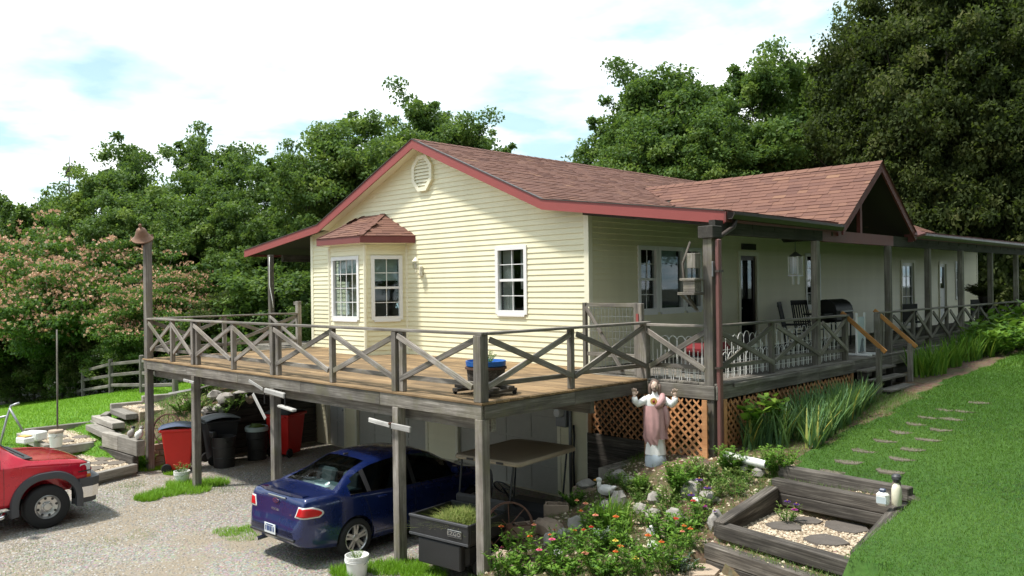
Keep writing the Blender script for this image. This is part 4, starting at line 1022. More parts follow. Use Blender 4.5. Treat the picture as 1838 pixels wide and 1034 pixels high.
def wheel(parent, x, y, r, rim, w, side, style):
    A = MX if side > 0 else Matrix(((0,0,-1),(-1,0,0),(0,1,0)))
    c = Vector((x, y, r)); m = MB(); m.lathe([(.02,-w*.3),(rim*.5,-w*.3),(rim*.5,-w*.1),(.02,-w*.1)], 18, c, A); hub = m.build('wheel', M['black_metal'], parent, smooth=40)
    m = MB(); m.lathe([(rim,-w/2),(rim+.02,-w*.52),(r-.03,-w*.5),(r-.008,-w*.40),(r,-w*.25),(r,w*.25),(r-.008,w*.40),(r-.03,w*.5),(rim+.02,w*.52),(rim,w/2),(rim-.004,w*.3),(rim-.004,-w*.3),(rim,-w/2)], 36, c, A, cap=False); m.build('tyre', M['rubber'], hub, smooth=50)
    m = MB(); m.lathe([(rim+.004,w*.47),(rim-.012,w*.50),(rim-.022,w*.44),(rim-.03,-w*.3),(rim-.02,-w*.4),(rim+.004,-w*.4)], 36, c, A, cap=False); m.build('rim', M['alloy'], hub, smooth=40)
    def P(a, rr, o): return c+A@Vector((rr*math.cos(a), rr*math.sin(a), o))
    if style == 'spoke':
        m = MB()
        for k in range(5):
            a0 = 2*math.pi*k/5+.3
            for dlt in (-.17,.17):
                for s in (0,):
                    q = []
                    for rr, wd, o0, o1 in ((.035,.028,w*.18,w*.34),(rim-.015,.026,w*.22,w*.42)):
                        ang = a0+(dlt if rr > .05 else dlt*2.2); tn = A@Vector((-math.sin(ang), math.cos(ang), 0)); b = P(ang, rr, 0); n = A@Vector((0,0,1))
                        q.append([b-tn*wd+n*o0, b+tn*wd+n*o0, b+tn*wd*.75+n*o1, b-tn*wd*.75+n*o1])
                    m.hexa(q[0]+q[1])
        m.lathe([(0,w*.40),(.05,w*.38),(.062,w*.30),(.062,w*.1)], 16, c, A); m.build('spokes', M['alloy'], hub, recalc=True)
    else:
        m = MB(); m.lathe([(rim-.02,w*.30),(rim*.80,w*.38),(rim*.62,w*.36),(rim*.42,w*.30),(rim*.30,w*.34),(rim*.28,w*.44),(.0,w*.46)], 36, c, A, cap=False); m.build('wheel_disc', M['alloy'], hub, smooth=40)
        for k in range(8):
            a = 2*math.pi*k/8+.2; p = P(a, rim*.72, w*.355); m = MB(); m.lathe([(.0,.012),(.022,.012),(.024,.0)], 12, p, A); m.build('vent_hole', M['black_plastic'], hub)
        for k in range(6):
            a = 2*math.pi*k/6; p = P(a, rim*.36, w*.33); m = MB(); m.lathe([(.012,0),(.012,.02),(.0,.024)], 8, p, A); m.build('lug_nut', M['chrome'], hub)
    return hub
def text3d(body, size, Mw, parent, name, mat, depth=.003, scale=(1,1)):
    """lettering turned into a mesh part"""
    cu = bpy.data.curves.new('t', 'FONT'); cu.body = body; cu.size = size; cu.extrude = depth; cu.align_x = 'CENTER'; cu.align_y = 'CENTER'; cu.resolution_u = 2
    o = bpy.data.objects.new('t', cu); COL.objects.link(o); dg = bpy.context.evaluated_depsgraph_get(); me = bpy.data.meshes.new_from_object(o.evaluated_get(dg)); bpy.data.objects.remove(o)
    m = MB(); m.add([Mw@Vector((v.co.x*scale[0], v.co.y*scale[1], v.co.z)) for v in me.vertices], [tuple(p.vertices) for p in me.polygons]); return m.build(name, M[mat], parent)
def basis(o, x, y):
    x = Vector(x).normalized(); y = Vector(y); z = x.cross(y).normalized(); y = z.cross(x); m = Matrix((x, y, z)).transposed().to_4x4(); m.translation = Vector(o); return m
def seam(sh, pts, parent, name='seam', mat='black_plastic', r=.0045, off=.0):
    m = MB(); m.tube([sh.at(y, k, s, off) for y, k, s in pts], r, 4); return m.build(name, M[mat], parent)

# ---- blue sedan, rear towards the drive
car = thing('sedan_car', 'dark blue four door sedan parked under the deck with its trunk facing out', 'car', (-1.60,-3.80,0), R(2.5), local=True)
S = Shell(top=[(-2.23,.60),(-2.19,.70),(-2.155,.80),(-2.12,1.00),(-2.06,1.075),(-1.95,1.085),(-1.60,1.10),(-1.45,1.16),(-1.0,1.37),(-.72,1.445),(-.2,1.485),(.3,1.465),(.55,1.40),(1.0,1.17),(1.22,1.055),(1.4,1.01),(1.8,.93),(2.08,.80),(2.17,.66),(2.22,.54)],
          wid=[(-2.23,.60),(-2.18,.70),(-2.08,.77),(-1.9,.82),(-1.5,.86),(-.5,.868),(.8,.868),(1.4,.86),(1.8,.82),(2.05,.72),(2.16,.58),(2.22,.42)],
          bot=[(-2.23,.42),(-2.15,.34),(-1.8,.26),(-1.2,.2),(1.2,.19),(1.8,.2),(2.1,.25),(2.22,.36)],
          belt=[(-2.23,.98),(-1.6,1.00),(-1.0,.975),(0,.93),(1.2,.90),(2.22,.86)], roofw=.60, ny=120, y0=-2.23, y1=2.22)
def car_cls(x, y, z, r):
    if 8 < r and -1.54 < y < -.80: return 1
    if 8 < r and .52 < y < 1.16: return 1
    if 6.12 < r < 6.9:
        if -1.30 < y < -1.00 and z < S.top(y)-.09: return 2
        if -.90 < y < -.03 or .05 < y < .92: return 2
        if -1.36 < y <= -.90 or -.03 <= y <= .05: return 5 if y > -1.0 else 0
    return 0
vs, fs, mi = S.mesh(car_cls)
V_, F_, I_ = cut_arches(vs, fs, mi, [(.48,1.2,-1.24,.315,.355),(-1.2,-.48,-1.24,.315,.355),(.48,1.2,1.37,.315,.355),(-1.2,-.48,1.37,.315,.355)], 6)
cp = split_parts(V_, F_, I_, [('body','paint_blue'),('windscreen','car_glass'),('side_window','car_glass_dark'),('spare','paint_blue'),('spare','paint_blue'),('pillar_trim','black_plastic')], car)
for sx in (-1,1):
    for y in (-1.24,1.37): wheel(car, sx*.765, y, .312, .218, .20, sx, 'spoke')
    seam(S, [(-1.78+.0*i,k,sx) for i, k in enumerate(())]+[(-.02,k,sx) for k in np.linspace(2.2,6.0,12)], car); seam(S, [(-.93+(-.22)*max(0,(k-4)/2),k,sx) for k in np.linspace(2.6,6.0,12)], car)
    seam(S, [(y,6.0,sx) for y in np.linspace(-1.34,.98,20)], car, 'belt_trim', 'chrome', .006, .004)
    for y in (-.72,.30):
        m = MB(); m.bar(S.at(y-.09,5.0,sx,.022), S.at(y+.09,5.0,sx,.022), .022, .028, ch=.006); m.build('door_handle', M['paint_blue'], car)
    m = MB(); p = S.at(.92,6.2,sx,.09); m.cbox(p,(.16,.10,.12),None,.03); m.build('mirror', M['paint_blue'], car)
    seam(S, [(y,2.9,sx) for y in np.linspace(-.85,.95,14)], car, 'sill_line', 'black_plastic', .006)
    m = MB(); m.tube([(sx*.60,-2.18,.62),(sx*.66,-2.12,.70),(sx*.665,-2.05,1.06)], .004, 4); m.build('seam', M['black_plastic'], car)
# wrap-round tail lights: patches that follow the body's own contour
def ring_x(sh, y, z):
    R_ = sh.ring(y); best = 0
    for (a0, b0), (a1, b1) in zip(R_, R_[1:]):
        if min(b0,b1) <= z <= max(b0,b1) and abs(b1-b0) > 1e-6: best = max(best, a0+(a1-a0)*(z-b0)/(b1-b0))
    return best
def contour(sh, z, s0, s1, n):
    yr = next(q for q in np.linspace(-2.23,-1.95,141) if sh.top(q) >= z+.004); P_ = [(x, yr) for x in np.linspace(.3, max(.31, ring_x(sh, yr, z)*.98), 8)]
    P_ += [(ring_x(sh, y, z), y) for y in np.linspace(yr+.004, -1.55, 70)]; P_ = np.array(P_); L = np.r_[0, np.cumsum(np.linalg.norm(np.diff(P_, axis=0), axis=1))]
    t = np.linspace(s0, s1, n); return np.stack([np.interp(t, L, P_[:,0]), np.interp(t, L, P_[:,1])], -1)
def lamp(zz, ss, off, name, mat, parent, sx):
    vs = []; n = 22
    for z, (s0, s1) in zip(zz, ss):
        c = contour(S, z, s0, s1, n); d = np.gradient(c, axis=0); nn = np.stack([d[:,1], -d[:,0]], -1); nn /= np.linalg.norm(nn, axis=1)[:,None]+1e-9
        for (x, y), (ex, ey) in zip(c, nn): vs.append((sx*(x+ex*off), y+ey*off, z))
    k = len(zz); fs = [(i*n+j, i*n+j+1, (i+1)*n+j+1, (i+1)*n+j) for i in range(k-1) for j in range(n-1)]
    m = MB(); m.add(vs, fs if sx > 0 else [f[::-1] for f in fs]); o = m.build(name, M[mat], parent, smooth=True); md = o.modifiers.new('s', 'SOLIDIFY'); md.thickness = .012; md.offset = -1; return o
for sx in (-1,1):
    tlm = lamp(np.linspace(.775,.945,8), [(.24+.07*i/7, .56+.20*math.sin(math.pi*min(1,(i+2)/9))) for i in range(8)], .008, 'tail_light', 'lamp_clear', car, sx)
    lamp(np.linspace(.797,.925,7), [(.275+.055*i/6, .54+.185*math.sin(math.pi*min(1,(i+2)/8))) for i in range(7)], .013, 'lens', 'tail_red', tlm, sx)
# trunk lip spoiler, badge, lettering, plate, exhaust
m = MB(); pts = [(-.60,-2.03,1.075),(-.35,-2.075,1.095),(0,-2.09,1.10),(.35,-2.075,1.095),(.60,-2.03,1.075)]
for a, b in zip(pts, pts[1:]): m.hexa([(a[0],a[1]+.10,a[2]-.02),(b[0],b[1]+.10,b[2]-.02),(b[0],b[1]-.02,b[2]-.035),(a[0],a[1]-.02,a[2]-.035),(a[0],a[1]+.10,a[2]-.004),(b[0],b[1]+.10,b[2]-.004),(b[0],b[1]-.025,b[2]+.012),(a[0],a[1]-.025,a[2]+.012)])
m.build('spoiler', M['paint_blue'], car, recalc=True)
def rear_pt(x, z, off=.012):
    ys = np.linspace(-2.23,-1.9,67); y = next((q for q in ys if S.top(q) >= z and S.wid(q) > abs(x)), -2.1); return Vector((x, y-off, z))
def rear_basis(x, z, off=.012): a = rear_pt(x, z-.03, off); b = rear_pt(x, z+.03, off); return basis(rear_pt(x, z, off), (1,0,0), (b-a))
B = rear_basis(0,.955,.014); m = MB(); n = 20; m.prism([B@Vector((.085*math.cos(2*math.pi*i/n), .034*math.sin(2*math.pi*i/n), 0)) for i in range(n)], (B.to_3x3()@Vector((0,0,.006)))); bd = m.build('badge', M['chrome'], car)
B2 = rear_basis(0,.955,.021); m = MB(); m.prism([B2@Vector((.074*math.cos(2*math.pi*i/n), .027*math.sin(2*math.pi*i/n), 0)) for i in range(n)], (B2.to_3x3()@Vector((0,0,.002)))); m.build('badge_field', M['paint_blue'], bd)
text3d('Ford', .05, rear_basis(0,.955,.025), bd, 'badge_letters', 'chrome', .001)
text3d('FOCUS', .05, rear_basis(.0,.82,.012), car, 'model_letters', 'chrome', .002, (1.25,1)); text3d('SE', .04, rear_basis(.44,.80,.014), car, 'trim_letters', 'chrome', .002, (1.2,1))
m = MB(); m.box((-.24,-2.135,1.005),(.24,-2.10,1.03),.006); m.build('trunk_handle', M['chrome'], car)
m = MB(); m.box((-.155,-2.262,.46),(.155,-2.25,.615),.004); pl = m.build('licence_plate', M['plate'], car)
m = MB()
for k, wd in enumerate((.018,.03,.026,.03,.012,.028)): x = -.12+k*.042; m.box((x,-2.268,.50),(x+wd,-2.262,.575))
m.box((-.09,-2.267,.590),(.09,-2.262,.603)); tag(m.build('plate_marks', M['plate_ink'], pl), kind='stuff')
m = MB(); m.box((-.62,-2.245,.42),(.62,-2.18,.46),.01); m.build('bumper_lip', M['black_plastic'], car)
m = MB(); m.tube([(-.42,-2.05,.30),(-.42,-2.24,.29)], .035, 12); m.build('exhaust', M['chrome'], car)
m = MB(); m.cbox((0,-.80,1.47),(.03,.10,.035),None,.01); m.build('antenna', M['black_plastic'], car)
# cabin seen through the glass
m = MB(); m.box((-.68,-1.62,.98),(.68,-.98,1.02)); m.build('parcel_shelf', M['dash'], car)
for sx in (-.36,.36):
    m = MB(); m.cbox((sx,-.95,.98),(.5,.14,.5),Matrix.Rotation(R(-14),3,'X'),.05); m.build('rear_seat', M['seat_cloth'], car)
    m = MB(); m.cbox((sx,.05,.95),(.48,.14,.62),Matrix.Rotation(R(-14),3,'X'),.05); fs_ = m.build('front_seat', M['seat_cloth'], car)
    m = MB(); m.cbox((sx,-.02,1.30),(.26,.09,.17),None,.03); m.build('headrest', M['seat_cloth'], fs_)
    m = MB(); m.box((sx-.24,.05,.5),(sx+.24,.55,.66)); m.build('seat_cushion', M['seat_cloth'], fs_)
m = MB(); m.box((-.72,.85,.72),(.72,1.15,.98),.05); m.build('dashboard', M['seat_cloth'], car)
m = MB(); m.cbox((.10,-1.40,1.045),(.34,.16,.03),Matrix.Rotation(R(8),3,'Z'),.006); m.build('reflection_sheet', M['sheet_white'], car)  # pale sheet added for the light reflection in the rear window
m = MB(); p = (0.40,-1.46,1.142); nrm = Vector((0,-.42,.9)); m.lathe([(.0,.006),(.045,.006),(.045,0)], 16, p, nrm.to_track_quat('Z','Y').to_matrix()); m.build('window_sticker', M['sheet_white'], car)

# ---- red pickup, nose towards the timber beds
tr = thing('pickup_truck', 'bright red pickup truck with black fender flares on the gravel drive', 'truck', (-7.18,-6.93,0), R(0), local=True)
T = Shell(top=[(-3.66,1.22),(-3.60,1.50),(-3.45,1.78),(-3.2,1.85),(-2.5,1.87),(-1.95,1.82),(-1.32,1.34),(-1.19,1.27),(-1.08,1.255),(-.7,1.22),(-.4,1.17),(-.22,1.10),(-.16,.95),(-.14,.7)],
          wid=[(-3.66,.97),(-1.4,.985),(-.9,.98),(-.5,.955),(-.28,.92),(-.2,.88),(-.14,.82)], bot=[(-3.66,.46),(-1.6,.46),(-1.2,.52),(-.5,.55),(-.14,.58)],
          belt=[(-3.66,1.19),(-1.5,1.17),(-.14,1.05)], roofw=.74, ny=90, y0=-3.66, y1=-.14, tumble=.02, shoulder=.06, crown=.03)
def tr_cls(x, y, z, r):
    if 8 < r and -1.90 < y < -1.27: return 1
    if 6.15 < r < 6.9 and (-2.95 < y < -1.85 or -3.42 < y < -3.05): return 1
    if 8 < r and y < -3.44: return 1
    return 0
vs, fs, mi = T.mesh(tr_cls)
V_, F_, I_ = cut_arches(vs, fs, mi, [(.55,1.3,-.93,.42,.50),(-1.3,-.55,-.93,.42,.50)], 2)
split_parts(V_, F_, I_, [('body','paint_red'),('window','car_glass')], tr)
for sx in (-1,1):
    for y in (-.93,-4.50): wheel(tr, sx*.86, y, .388, .215, .25, sx, 'disc')
    # flare: swept band round the arch
    arc = [R(a) for a in np.linspace(-12, 192, 26)]; vsf = []; 
    for i, a in enumerate(arc):
        ca, sa = math.cos(a), math.sin(a)
        def q(rr, xx): 
            k = 1+.06*abs(math.sin(2*a)); return (sx*xx, -.93+rr*k*ca, .42+rr*k*sa)
        vsf += [q(.47,.93), q(.47,1.035), q(.50,1.05), q(.585,1.025), q(.60,.965)]
    fsf = [(i*5+j, i*5+j+1, (i+1)*5+j+1, (i+1)*5+j) for i in range(len(arc)-1) for j in range(4)]+[(0,1,2,3,4),tuple((len(arc)-1)*5+j for j in range(5))]
    m = MB(); m.add(vsf, fsf); m.build('fender_flare', M['grey_plastic'], tr, smooth=50, recalc=True)
    m = MB(); m.hexa([(sx*.935,-.40,.86),(sx*.885,-.175,.86),(sx*.80,-.175,.86),(sx*.80,-.40,.86),(sx*.93,-.36,1.06),(sx*.885,-.175,1.06),(sx*.80,-.175,1.06),(sx*.80,-.36,1.06)]); hl = m.build('headlight', M['lamp_clear'], tr, recalc=True)
    m = MB(); m.hexa([(sx*.94,-.41,.77),(sx*.895,-.165,.77),(sx*.80,-.165,.77),(sx*.80,-.41,.77),(sx*.938,-.40,.855),(sx*.89,-.17,.855),(sx*.80,-.17,.855),(sx*.80,-.40,.855)]); m.build('turn_signal', M['amber'], hl, recalc=True)
    m = MB(); m.bar((sx*.942,-.40,.925),(sx*.893,-.168,.925),.012,.02); m.build('lamp_divider', M['black_plastic'], hl)
    seam(T, [(-1.62,k,sx) for k in np.linspace(2.2,6.0,10)], tr); seam(T, [(-2.98,k,sx) for k in np.linspace(2.2,6.0,10)], tr)
    seam(T, [(y,3.2,sx) for y in np.linspace(-1.6,-3.6,12)], tr, 'body_line', 'paint_red', .012)
    m = MB(); m.tube([(sx*1.0,-1.62,.40),(sx*1.08,-1.68,.36),(sx*1.10,-1.8,.35),(sx*1.10,-3.4,.35),(sx*1.0,-3.6,.40)], .042, 10); m.build('side_step', M['chrome'], tr, smooth=True)
    m = MB(); m.cbox((sx*1.12,-1.78,1.30),(.22,.12,.24),None,.04); m.build('mirror', M['black_plastic'], tr)
    m = MB(); m.bar(T.at(-2.82,5.0,sx,.02),T.at(-2.62,5.0,sx,.02),.03,.04,ch=.008); m.build('door_handle', M['black_plastic'], tr)
text3d('1500', .085, basis((1.0,-1.86,.74),(0,1,0),(0,0,1)), tr, 'model_letters', 'chrome', .004, (1.3,1))
# bumper, grille, wipers, cargo bed
def wrap(z0, z1, o, mat, name):
    P_ = [(-.985,-.40),(-.97,-.16),(-.88,-.03),(-.5,.02),(0,.035),(.5,.02),(.88,-.03),(.97,-.16),(.985,-.40)]; m = MB()
    for a, b in zip(P_, P_[1:]):
        ai = (a[0]*.88, a[1]-.10); bi = (b[0]*.88, b[1]-.10); ao = (a[0]*(1+o), a[1]+o); bo = (b[0]*(1+o), b[1]+o)
        m.hexa([(*ai,z0),(*bi,z0),(*(bo[0]*.99,bo[1]-.01),z0),(*(ao[0]*.99,ao[1]-.01),z0),(*ai,z1),(*bi,z1),(*bo,z1),(*ao,z1)])
    return m.build(name, M[mat], tr, recalc=True)
wrap(.44,.64,.0,'chrome','front_bumper'); wrap(.642,.80,.012,'grey_plastic','bumper_pad'); wrap(.34,.438,-.03,'grey_plastic','air_dam')
m = MB(); m.box((-.78,-.175,.80),(.78,-.13,1.05),.01); m.build('grille', M['black_plastic'], tr)
m = MB(); m.box((-.78,-.14,.91),(.78,-.115,.95),.006); m.build('grille_bar', M['paint_red'], tr)
m = MB(); m.box((-.80,-1.30,1.262),(.80,-1.12,1.285)); m.build('cowl', M['black_plastic'], tr)
for x in (.1,.65): m = MB(); m.bar((x,-1.22,1.31),(x-.5,-1.40,1.43),.015,.02); m.build('wiper', M['black_plastic'], tr)
for nm, a, b in (('bed_side',(.90,-5.55,.55),(.985,-3.70,1.22)),('bed_side',(-.985,-5.55,.55),(-.90,-3.70,1.22)),('bed_floor',(-.9,-5.55,.55),(.9,-3.70,.65)),('tailgate',(-.9,-5.60,.62),(.9,-5.555,1.2)),('bed_front',(-.9,-3.75,.65),(.9,-3.70,1.2))):
    m = MB(); m.box(a, b, .02); m.build(nm, M['paint_red'], tr)
m = MB(); m.box((-.45,-5.3,.42),(.45,-.5,.56)); m.build('chassis', M['black_metal'], tr)
for sx in (-.42,.42):
    m = MB(); m.cbox((sx,-2.85,1.10),(.6,.16,.75),Matrix.Rotation(R(-12),3,'X'),.05); m.build('seat', M['seat_cloth'], tr)
m = MB(); m.box((-.85,-1.95,.95),(.85,-1.6,1.20),.05); m.build('dashboard', M['dash'], tr)

# ---- utility cart with a dump bed
gc = thing('utility_cart', 'black utility cart with dump bed and tan canopy parked beside the blue sedan', 'golf cart', (.90,-3.46,0), R(7), local=True); gc.scale = (1,1,.93)
def panel(a, b, mat, nm, ch=.01, p=None): m = MB(); m.box(a, b, ch); return m.build(nm, M[mat], p or gc)
bed = panel((-.56,-1.30,.62),(.56,-.42,.66),'black_plastic','cargo_bed')
panel((-.58,-1.30,.66),(-.545,-.42,.96),'black_plastic','bed_side',p=bed); panel((.545,-1.30,.66),(.58,-.42,.96),'black_plastic','bed_side',p=bed); panel((-.545,-.46,.66),(.545,-.425,.98),'black_plastic','bed_front',p=bed)
tg = panel((-.58,-1.345,.64),(.58,-1.302,.965),'black_plastic','tailgate')
for a, b in (((-.58,-1.36,.93),(.58,-1.345,.965)),((-.58,-1.356,.64),(.58,-1.345,.68))): panel(a, b, 'grey_plastic', 'tailgate_rib', .004, tg)
bg = panel((.20,-1.362,.745),(.46,-1.352,.855),'alloy','badge_plate',.002,tg); panel((.206,-1.366,.751),(.454,-1.362,.849),'grey_plastic','badge_field',.001,tg)
text3d('EZGO', .085, basis((.33,-1.370,.80),(1,0,0),(0,0,1)), tg, 'badge_letters', 'alloy', .002, (1.15,1))
panel((-.45,-1.22,.26),(.45,-.35,.60),'black_plastic','rear_body',.05); panel((-.42,-1.34,.22),(.42,-1.23,.62),'black_plastic','mud_flap',.02)
panel((-.55,-.40,.30),(.55,.15,.62),'black_plastic','seat_box',.04); panel((-.52,-.38,.63),(.52,.10,.74),'dark_plastic','seat',.04); panel((-.52,-.40,.76),(.52,-.30,1.10),'dark_plastic','backrest',.04)
panel((-.5,.15,.22),(.5,.80,.27),'dark_plastic','floor_pan'); panel((-.56,.80,.25),(.56,1.30,.72),'black_plastic','front_cowl',.12)
for sx in (-1,1):
    for y in (-.82,.95):
        hub = wheel(gc, sx*.46, y, .23, .13, .19, sx, 'disc')
    for y0, y1 in ((-.36,-.20),(1.1,1.25)): m = MB(); m.tube([(sx*.50,y0,.6),(sx*.52,y1,1.70)], .016, 8); m.build('canopy_strut', M['black_metal'], gc)
m = MB(); prof = []
cz = 1.70; CA = [(-.60,-.26),(.60,-.26),(.66,-.20),(.66,1.28),(.56,1.40),(-.56,1.40),(-.66,1.28),(-.66,-.20)]
n = len(CA); ring = lambda k, z, dy=0: [(x*k, (y-.57)*k+.57, z) for x, y in CA]
m.add(ring(1.0,cz-.055)+ring(1.01,cz-.02)+ring(.985,cz+.012)+ring(.90,cz+.022)+ring(.86,cz+.006)+ring(.96,cz-.055), [(i*n+j, i*n+(j+1)%n, (i+1)*n+(j+1)%n, (i+1)*n+j) for i in range(5) for j in range(n)]+[tuple(4*n+j for j in range(n)),tuple(5*n+j for j in range(n))[::-1]])
cn = m.build('canopy', M['tan_plastic'], gc, smooth=40, recalc=True)
for x in (.3,-.3): panel((x-.07,-.282,cz-.045),(x+.07,-.255,cz-.012),'black_plastic','handle_slot',.006,cn)
m = MB(); c = Vector((-.25,.50,1.02)); tl = Matrix.Rotation(R(-50),3,'X'); m.tube([c+tl@Vector((.17*math.cos(a),.17*math.sin(a),0)) for a in np.linspace(0,2*math.pi,24,False)], .014, 6, closed=True)
sw = m.build('steering_wheel', M['black_plastic'], gc, smooth=True); m = MB(); m.tube([c,(-.25,.82,.62)], .018, 8); m.build('steering_column', M['black_metal'], gc)
m = MB()
for a in (.3,2.4,4.5): m.tube([c, c+tl@Vector((.16*math.cos(a),.16*math.sin(a),0))], .01, 5)
m.build('wheel_spoke', M['black_metal'], sw)
# cut grass heaped in the cart bed
n = 5200; x = RNG.uniform(-.5,.5,n); y = RNG.uniform(-1.25,-.5,n); z = .68+.30*np.clip(1-((x-.08)/.55)**2,0,1)*np.clip(1-((y+.88)/.5)**2,0,1)*RNG.uniform(.55,1,n)
Vv, Ff, Tt = blades(np.stack([x,y,z],-1), RNG.uniform(.06,.16,n), .008, 1.3, .8)
a = R(7); Vv = np.stack([Vv[:,0]*math.cos(a)-Vv[:,1]*math.sin(a), Vv[:,0]*math.sin(a)+Vv[:,1]*math.cos(a), Vv[:,2]*.93-.66], -1)
tag(join_np('grass_clippings', Vv, Ff, M['clippings'], tint=Tt, loc=(.90,-3.46,.66)), 'heap of cut green grass in the cart bed', 'grass clippings', kind='stuff')
# ------------------------------------------------------------------ timber beds
def timber(p, q, zt, parent, h=.15, w=.16, mat='wood_timber', name='timber'):
    m = MB(); m.bar((p[0],p[1],zt-h/2), (q[0],q[1],zt-h/2+(q[2] if len(q) > 2 else 0)), w, h, ch=.012); return m.build(name, M[mat], parent)
def slab_stone(name, x, y, z, r, parent=None, mat='slab', n=8, th=.04, tilt=0.0):
    m = MB(); a0 = random.uniform(0, 6); pts = []
    for i in range(n): a = a0+2*math.pi*i/n; k = r*random.uniform(.82,1.12); pts.append((x+k*math.cos(a)*1.1, y+k*math.sin(a), z-th))
    top = [(p[0]*.96+x*.04, p[1]*.96+y*.04, z+wob(.006)) for p in pts]
    m.add(pts+top, [tuple(range(n))[::-1], tuple(range(n,2*n))]+[(i,(i+1)%n,n+(i+1)%n,n+i) for i in range(n)]); return m.build(name, M[mat], parent)
def pebbles(name, poly, z, n, size, mat, parent=None, label=None):
    """low six-sided stones over a quadrilateral (bilinear)"""
    P = np.array(poly, float); a = RNG.uniform(0,1,n)[:,None]; b = RNG.uniform(0,1,n)[:,None]
    C = (P[0]*(1-a)*(1-b)+P[1]*a*(1-b)+P[2]*a*b+P[3]*(1-a)*b); zz = z+RNG.uniform(-.3,.3,n)*size
    return pebble_mesh(name, np.c_[C, zz], size*RNG.uniform(.5,1.2,n), mat, parent)
def pebble_mesh(name, C, s, mat, parent=None, loc=(0,0,0)):
    n = len(C); base = np.array([[1,0,0],[0,1,0],[-1,0,0],[0,-1,0],[0,0,.7]], float); a = RNG.uniform(0,2*np.pi,n); sx = RNG.uniform(.8,1.4,n)
    ca, sa = np.cos(a), np.sin(a); bx = base[None,:,0]*sx[:,None]; by = np.repeat(base[None,:,1], n, 0); jz = base[None,:,2]+RNG.uniform(-.12,.12,(n,5))
    X = (bx*ca[:,None]-by*sa[:,None])*s[:,None]; Y = (bx*sa[:,None]+by*ca[:,None])*s[:,None]; Z = jz*s[:,None]
    V_ = (np.stack([X,Y,Z],-1)+C[:,None,:]).reshape(-1,3); k = np.arange(n)[:,None]*5
    F = (k[:,:,None]+np.array([[0,1,4],[1,2,4],[2,3,4],[3,0,4]])[None]).reshape(-1,3)
    return join_np(name, V_, F, M[mat], parent, tint=np.repeat(RNG.uniform(0,1,n),5), loc=loc)
tb = thing('timber_bed', 'dark weathered timber bed of pebbles and stepping slabs sunk in the lawn', 'garden bed', (5.55,-2.3,.9))
timber((4.55,-1.18), (6.42,-1.34), 1.60, tb, .18); timber((6.30,-1.28),(6.98,-1.66,-.10), 1.52, tb, .10, .12)
timber((4.55,-1.40), (6.34,-1.56), 1.45, tb, .18); timber((4.57,-1.405), (6.33,-1.565), 1.268, tb, .17)
timber((4.60,-1.50), (4.66,-3.10,-.16), 1.36, tb, .19); timber((4.60,-1.50), (4.66,-3.10), 1.16, tb, .17)
timber((6.36,-1.48), (6.50,-3.25,-.20), 1.44, tb, .20); timber((6.36,-1.50), (6.50,-3.25), 1.2, tb, .16)
timber((4.62,-3.02), (6.52,-3.34), 1.16, tb, .19); timber((4.58,-3.24), (6.50,-3.56), .94, tb, .19); timber((4.60,-3.24), (6.48,-3.56), .748, tb, .17)
o = pebbles('pebbles', [(4.66,-1.5),(6.32,-1.62),(6.46,-3.24),(4.7,-3.02)], 1.02, 4200, .022, 'pebble_tan', tb); o.location = -Vector(tb.location); tag(o, kind='stuff')
m = MB(); m.prism([(4.6,-1.45,.9),(6.4,-1.55,.9),(6.5,-3.3,.9),(4.62,-3.05,.9)], (0,0,.115)); m.build('pebble_base', M['pebble_base'], tb, recalc=True)
for (x, y, r) in ((5.13,-2.22,.25),(5.72,-1.72,.27),(5.78,-2.42,.27),(5.2,-1.78,.20)): slab_stone('stepping_slab', x, y, 1.045, r, tb, 'slab_dark', 7)
lb = thing('lower_landing', 'pale pebble landing with flat slabs below the dark timber bed', 'garden path', (5.4,-4.1,.5))
m = MB(); m.prism([(4.3,-3.3,.45),(6.6,-3.7,.45),(6.9,-4.9,.45),(4.5,-4.8,.45)], (0,0,.2)); m.build('pebble_base', M['pebble_base'], lb, recalc=True)
o = pebbles('pebbles', [(4.35,-3.35),(6.6,-3.72),(6.85,-4.8),(4.5,-4.7)], .66, 3000, .022, 'pebble_tan', lb); o.location = -Vector(lb.location); tag(o, kind='stuff')
slab_stone('stepping_slab', 4.68, -3.55, .70, .24, lb, 'rock_tan', 6); slab_stone('stepping_slab', 5.3, -3.85, .69, .26, lb, 'slab', 7)
# left side: stepped pebble platforms
ls = thing('timber_steps', 'grey timber edged pebble platforms stepping up beside the tall bell post', 'garden steps', (-11,-5.4,0))
W_ = 'wood_pale'
timber((-8.98,-6.42),(-9.42,-5.10), .27, ls, .19, .15, W_); timber((-9.05,-6.45),(-9.5,-5.10), .082, ls, .10, .15, W_)
timber((-9.1,-6.45),(-12.0,-6.30), .27, ls, .22, .15, W_); timber((-11.75,-6.25),(-11.85,-5.22), .50, ls, .20, .15, W_)
timber((-9.52,-5.06),(-11.55,-5.12), .42, ls, .40, .14, 'wood_timber'); timber((-9.35,-5.00),(-10.40,-5.04), .80, ls, .36, .2, W_); timber((-10.42,-5.04),(-11.30,-5.10), .80, ls, .36, .2, W_)
timber((-11.9,-6.24),(-14.4,-6.20), .56, ls, .16, .15, W_); timber((-14.3,-6.1),(-14.25,-4.45), .66, ls, .2, .15, W_); timber((-11.42,-4.75),(-14.2,-4.45), .70, ls, .22, .15, W_)
timber((-11.30,-5.02),(-12.95,-4.88), .78, ls, .15, .3, W_); timber((-11.5,-4.72),(-13.3,-4.62), .95, ls, .15, .3, W_); timber((-12.9,-4.6),(-13.4,-4.3), 1.0, ls, .2, .16, W_)
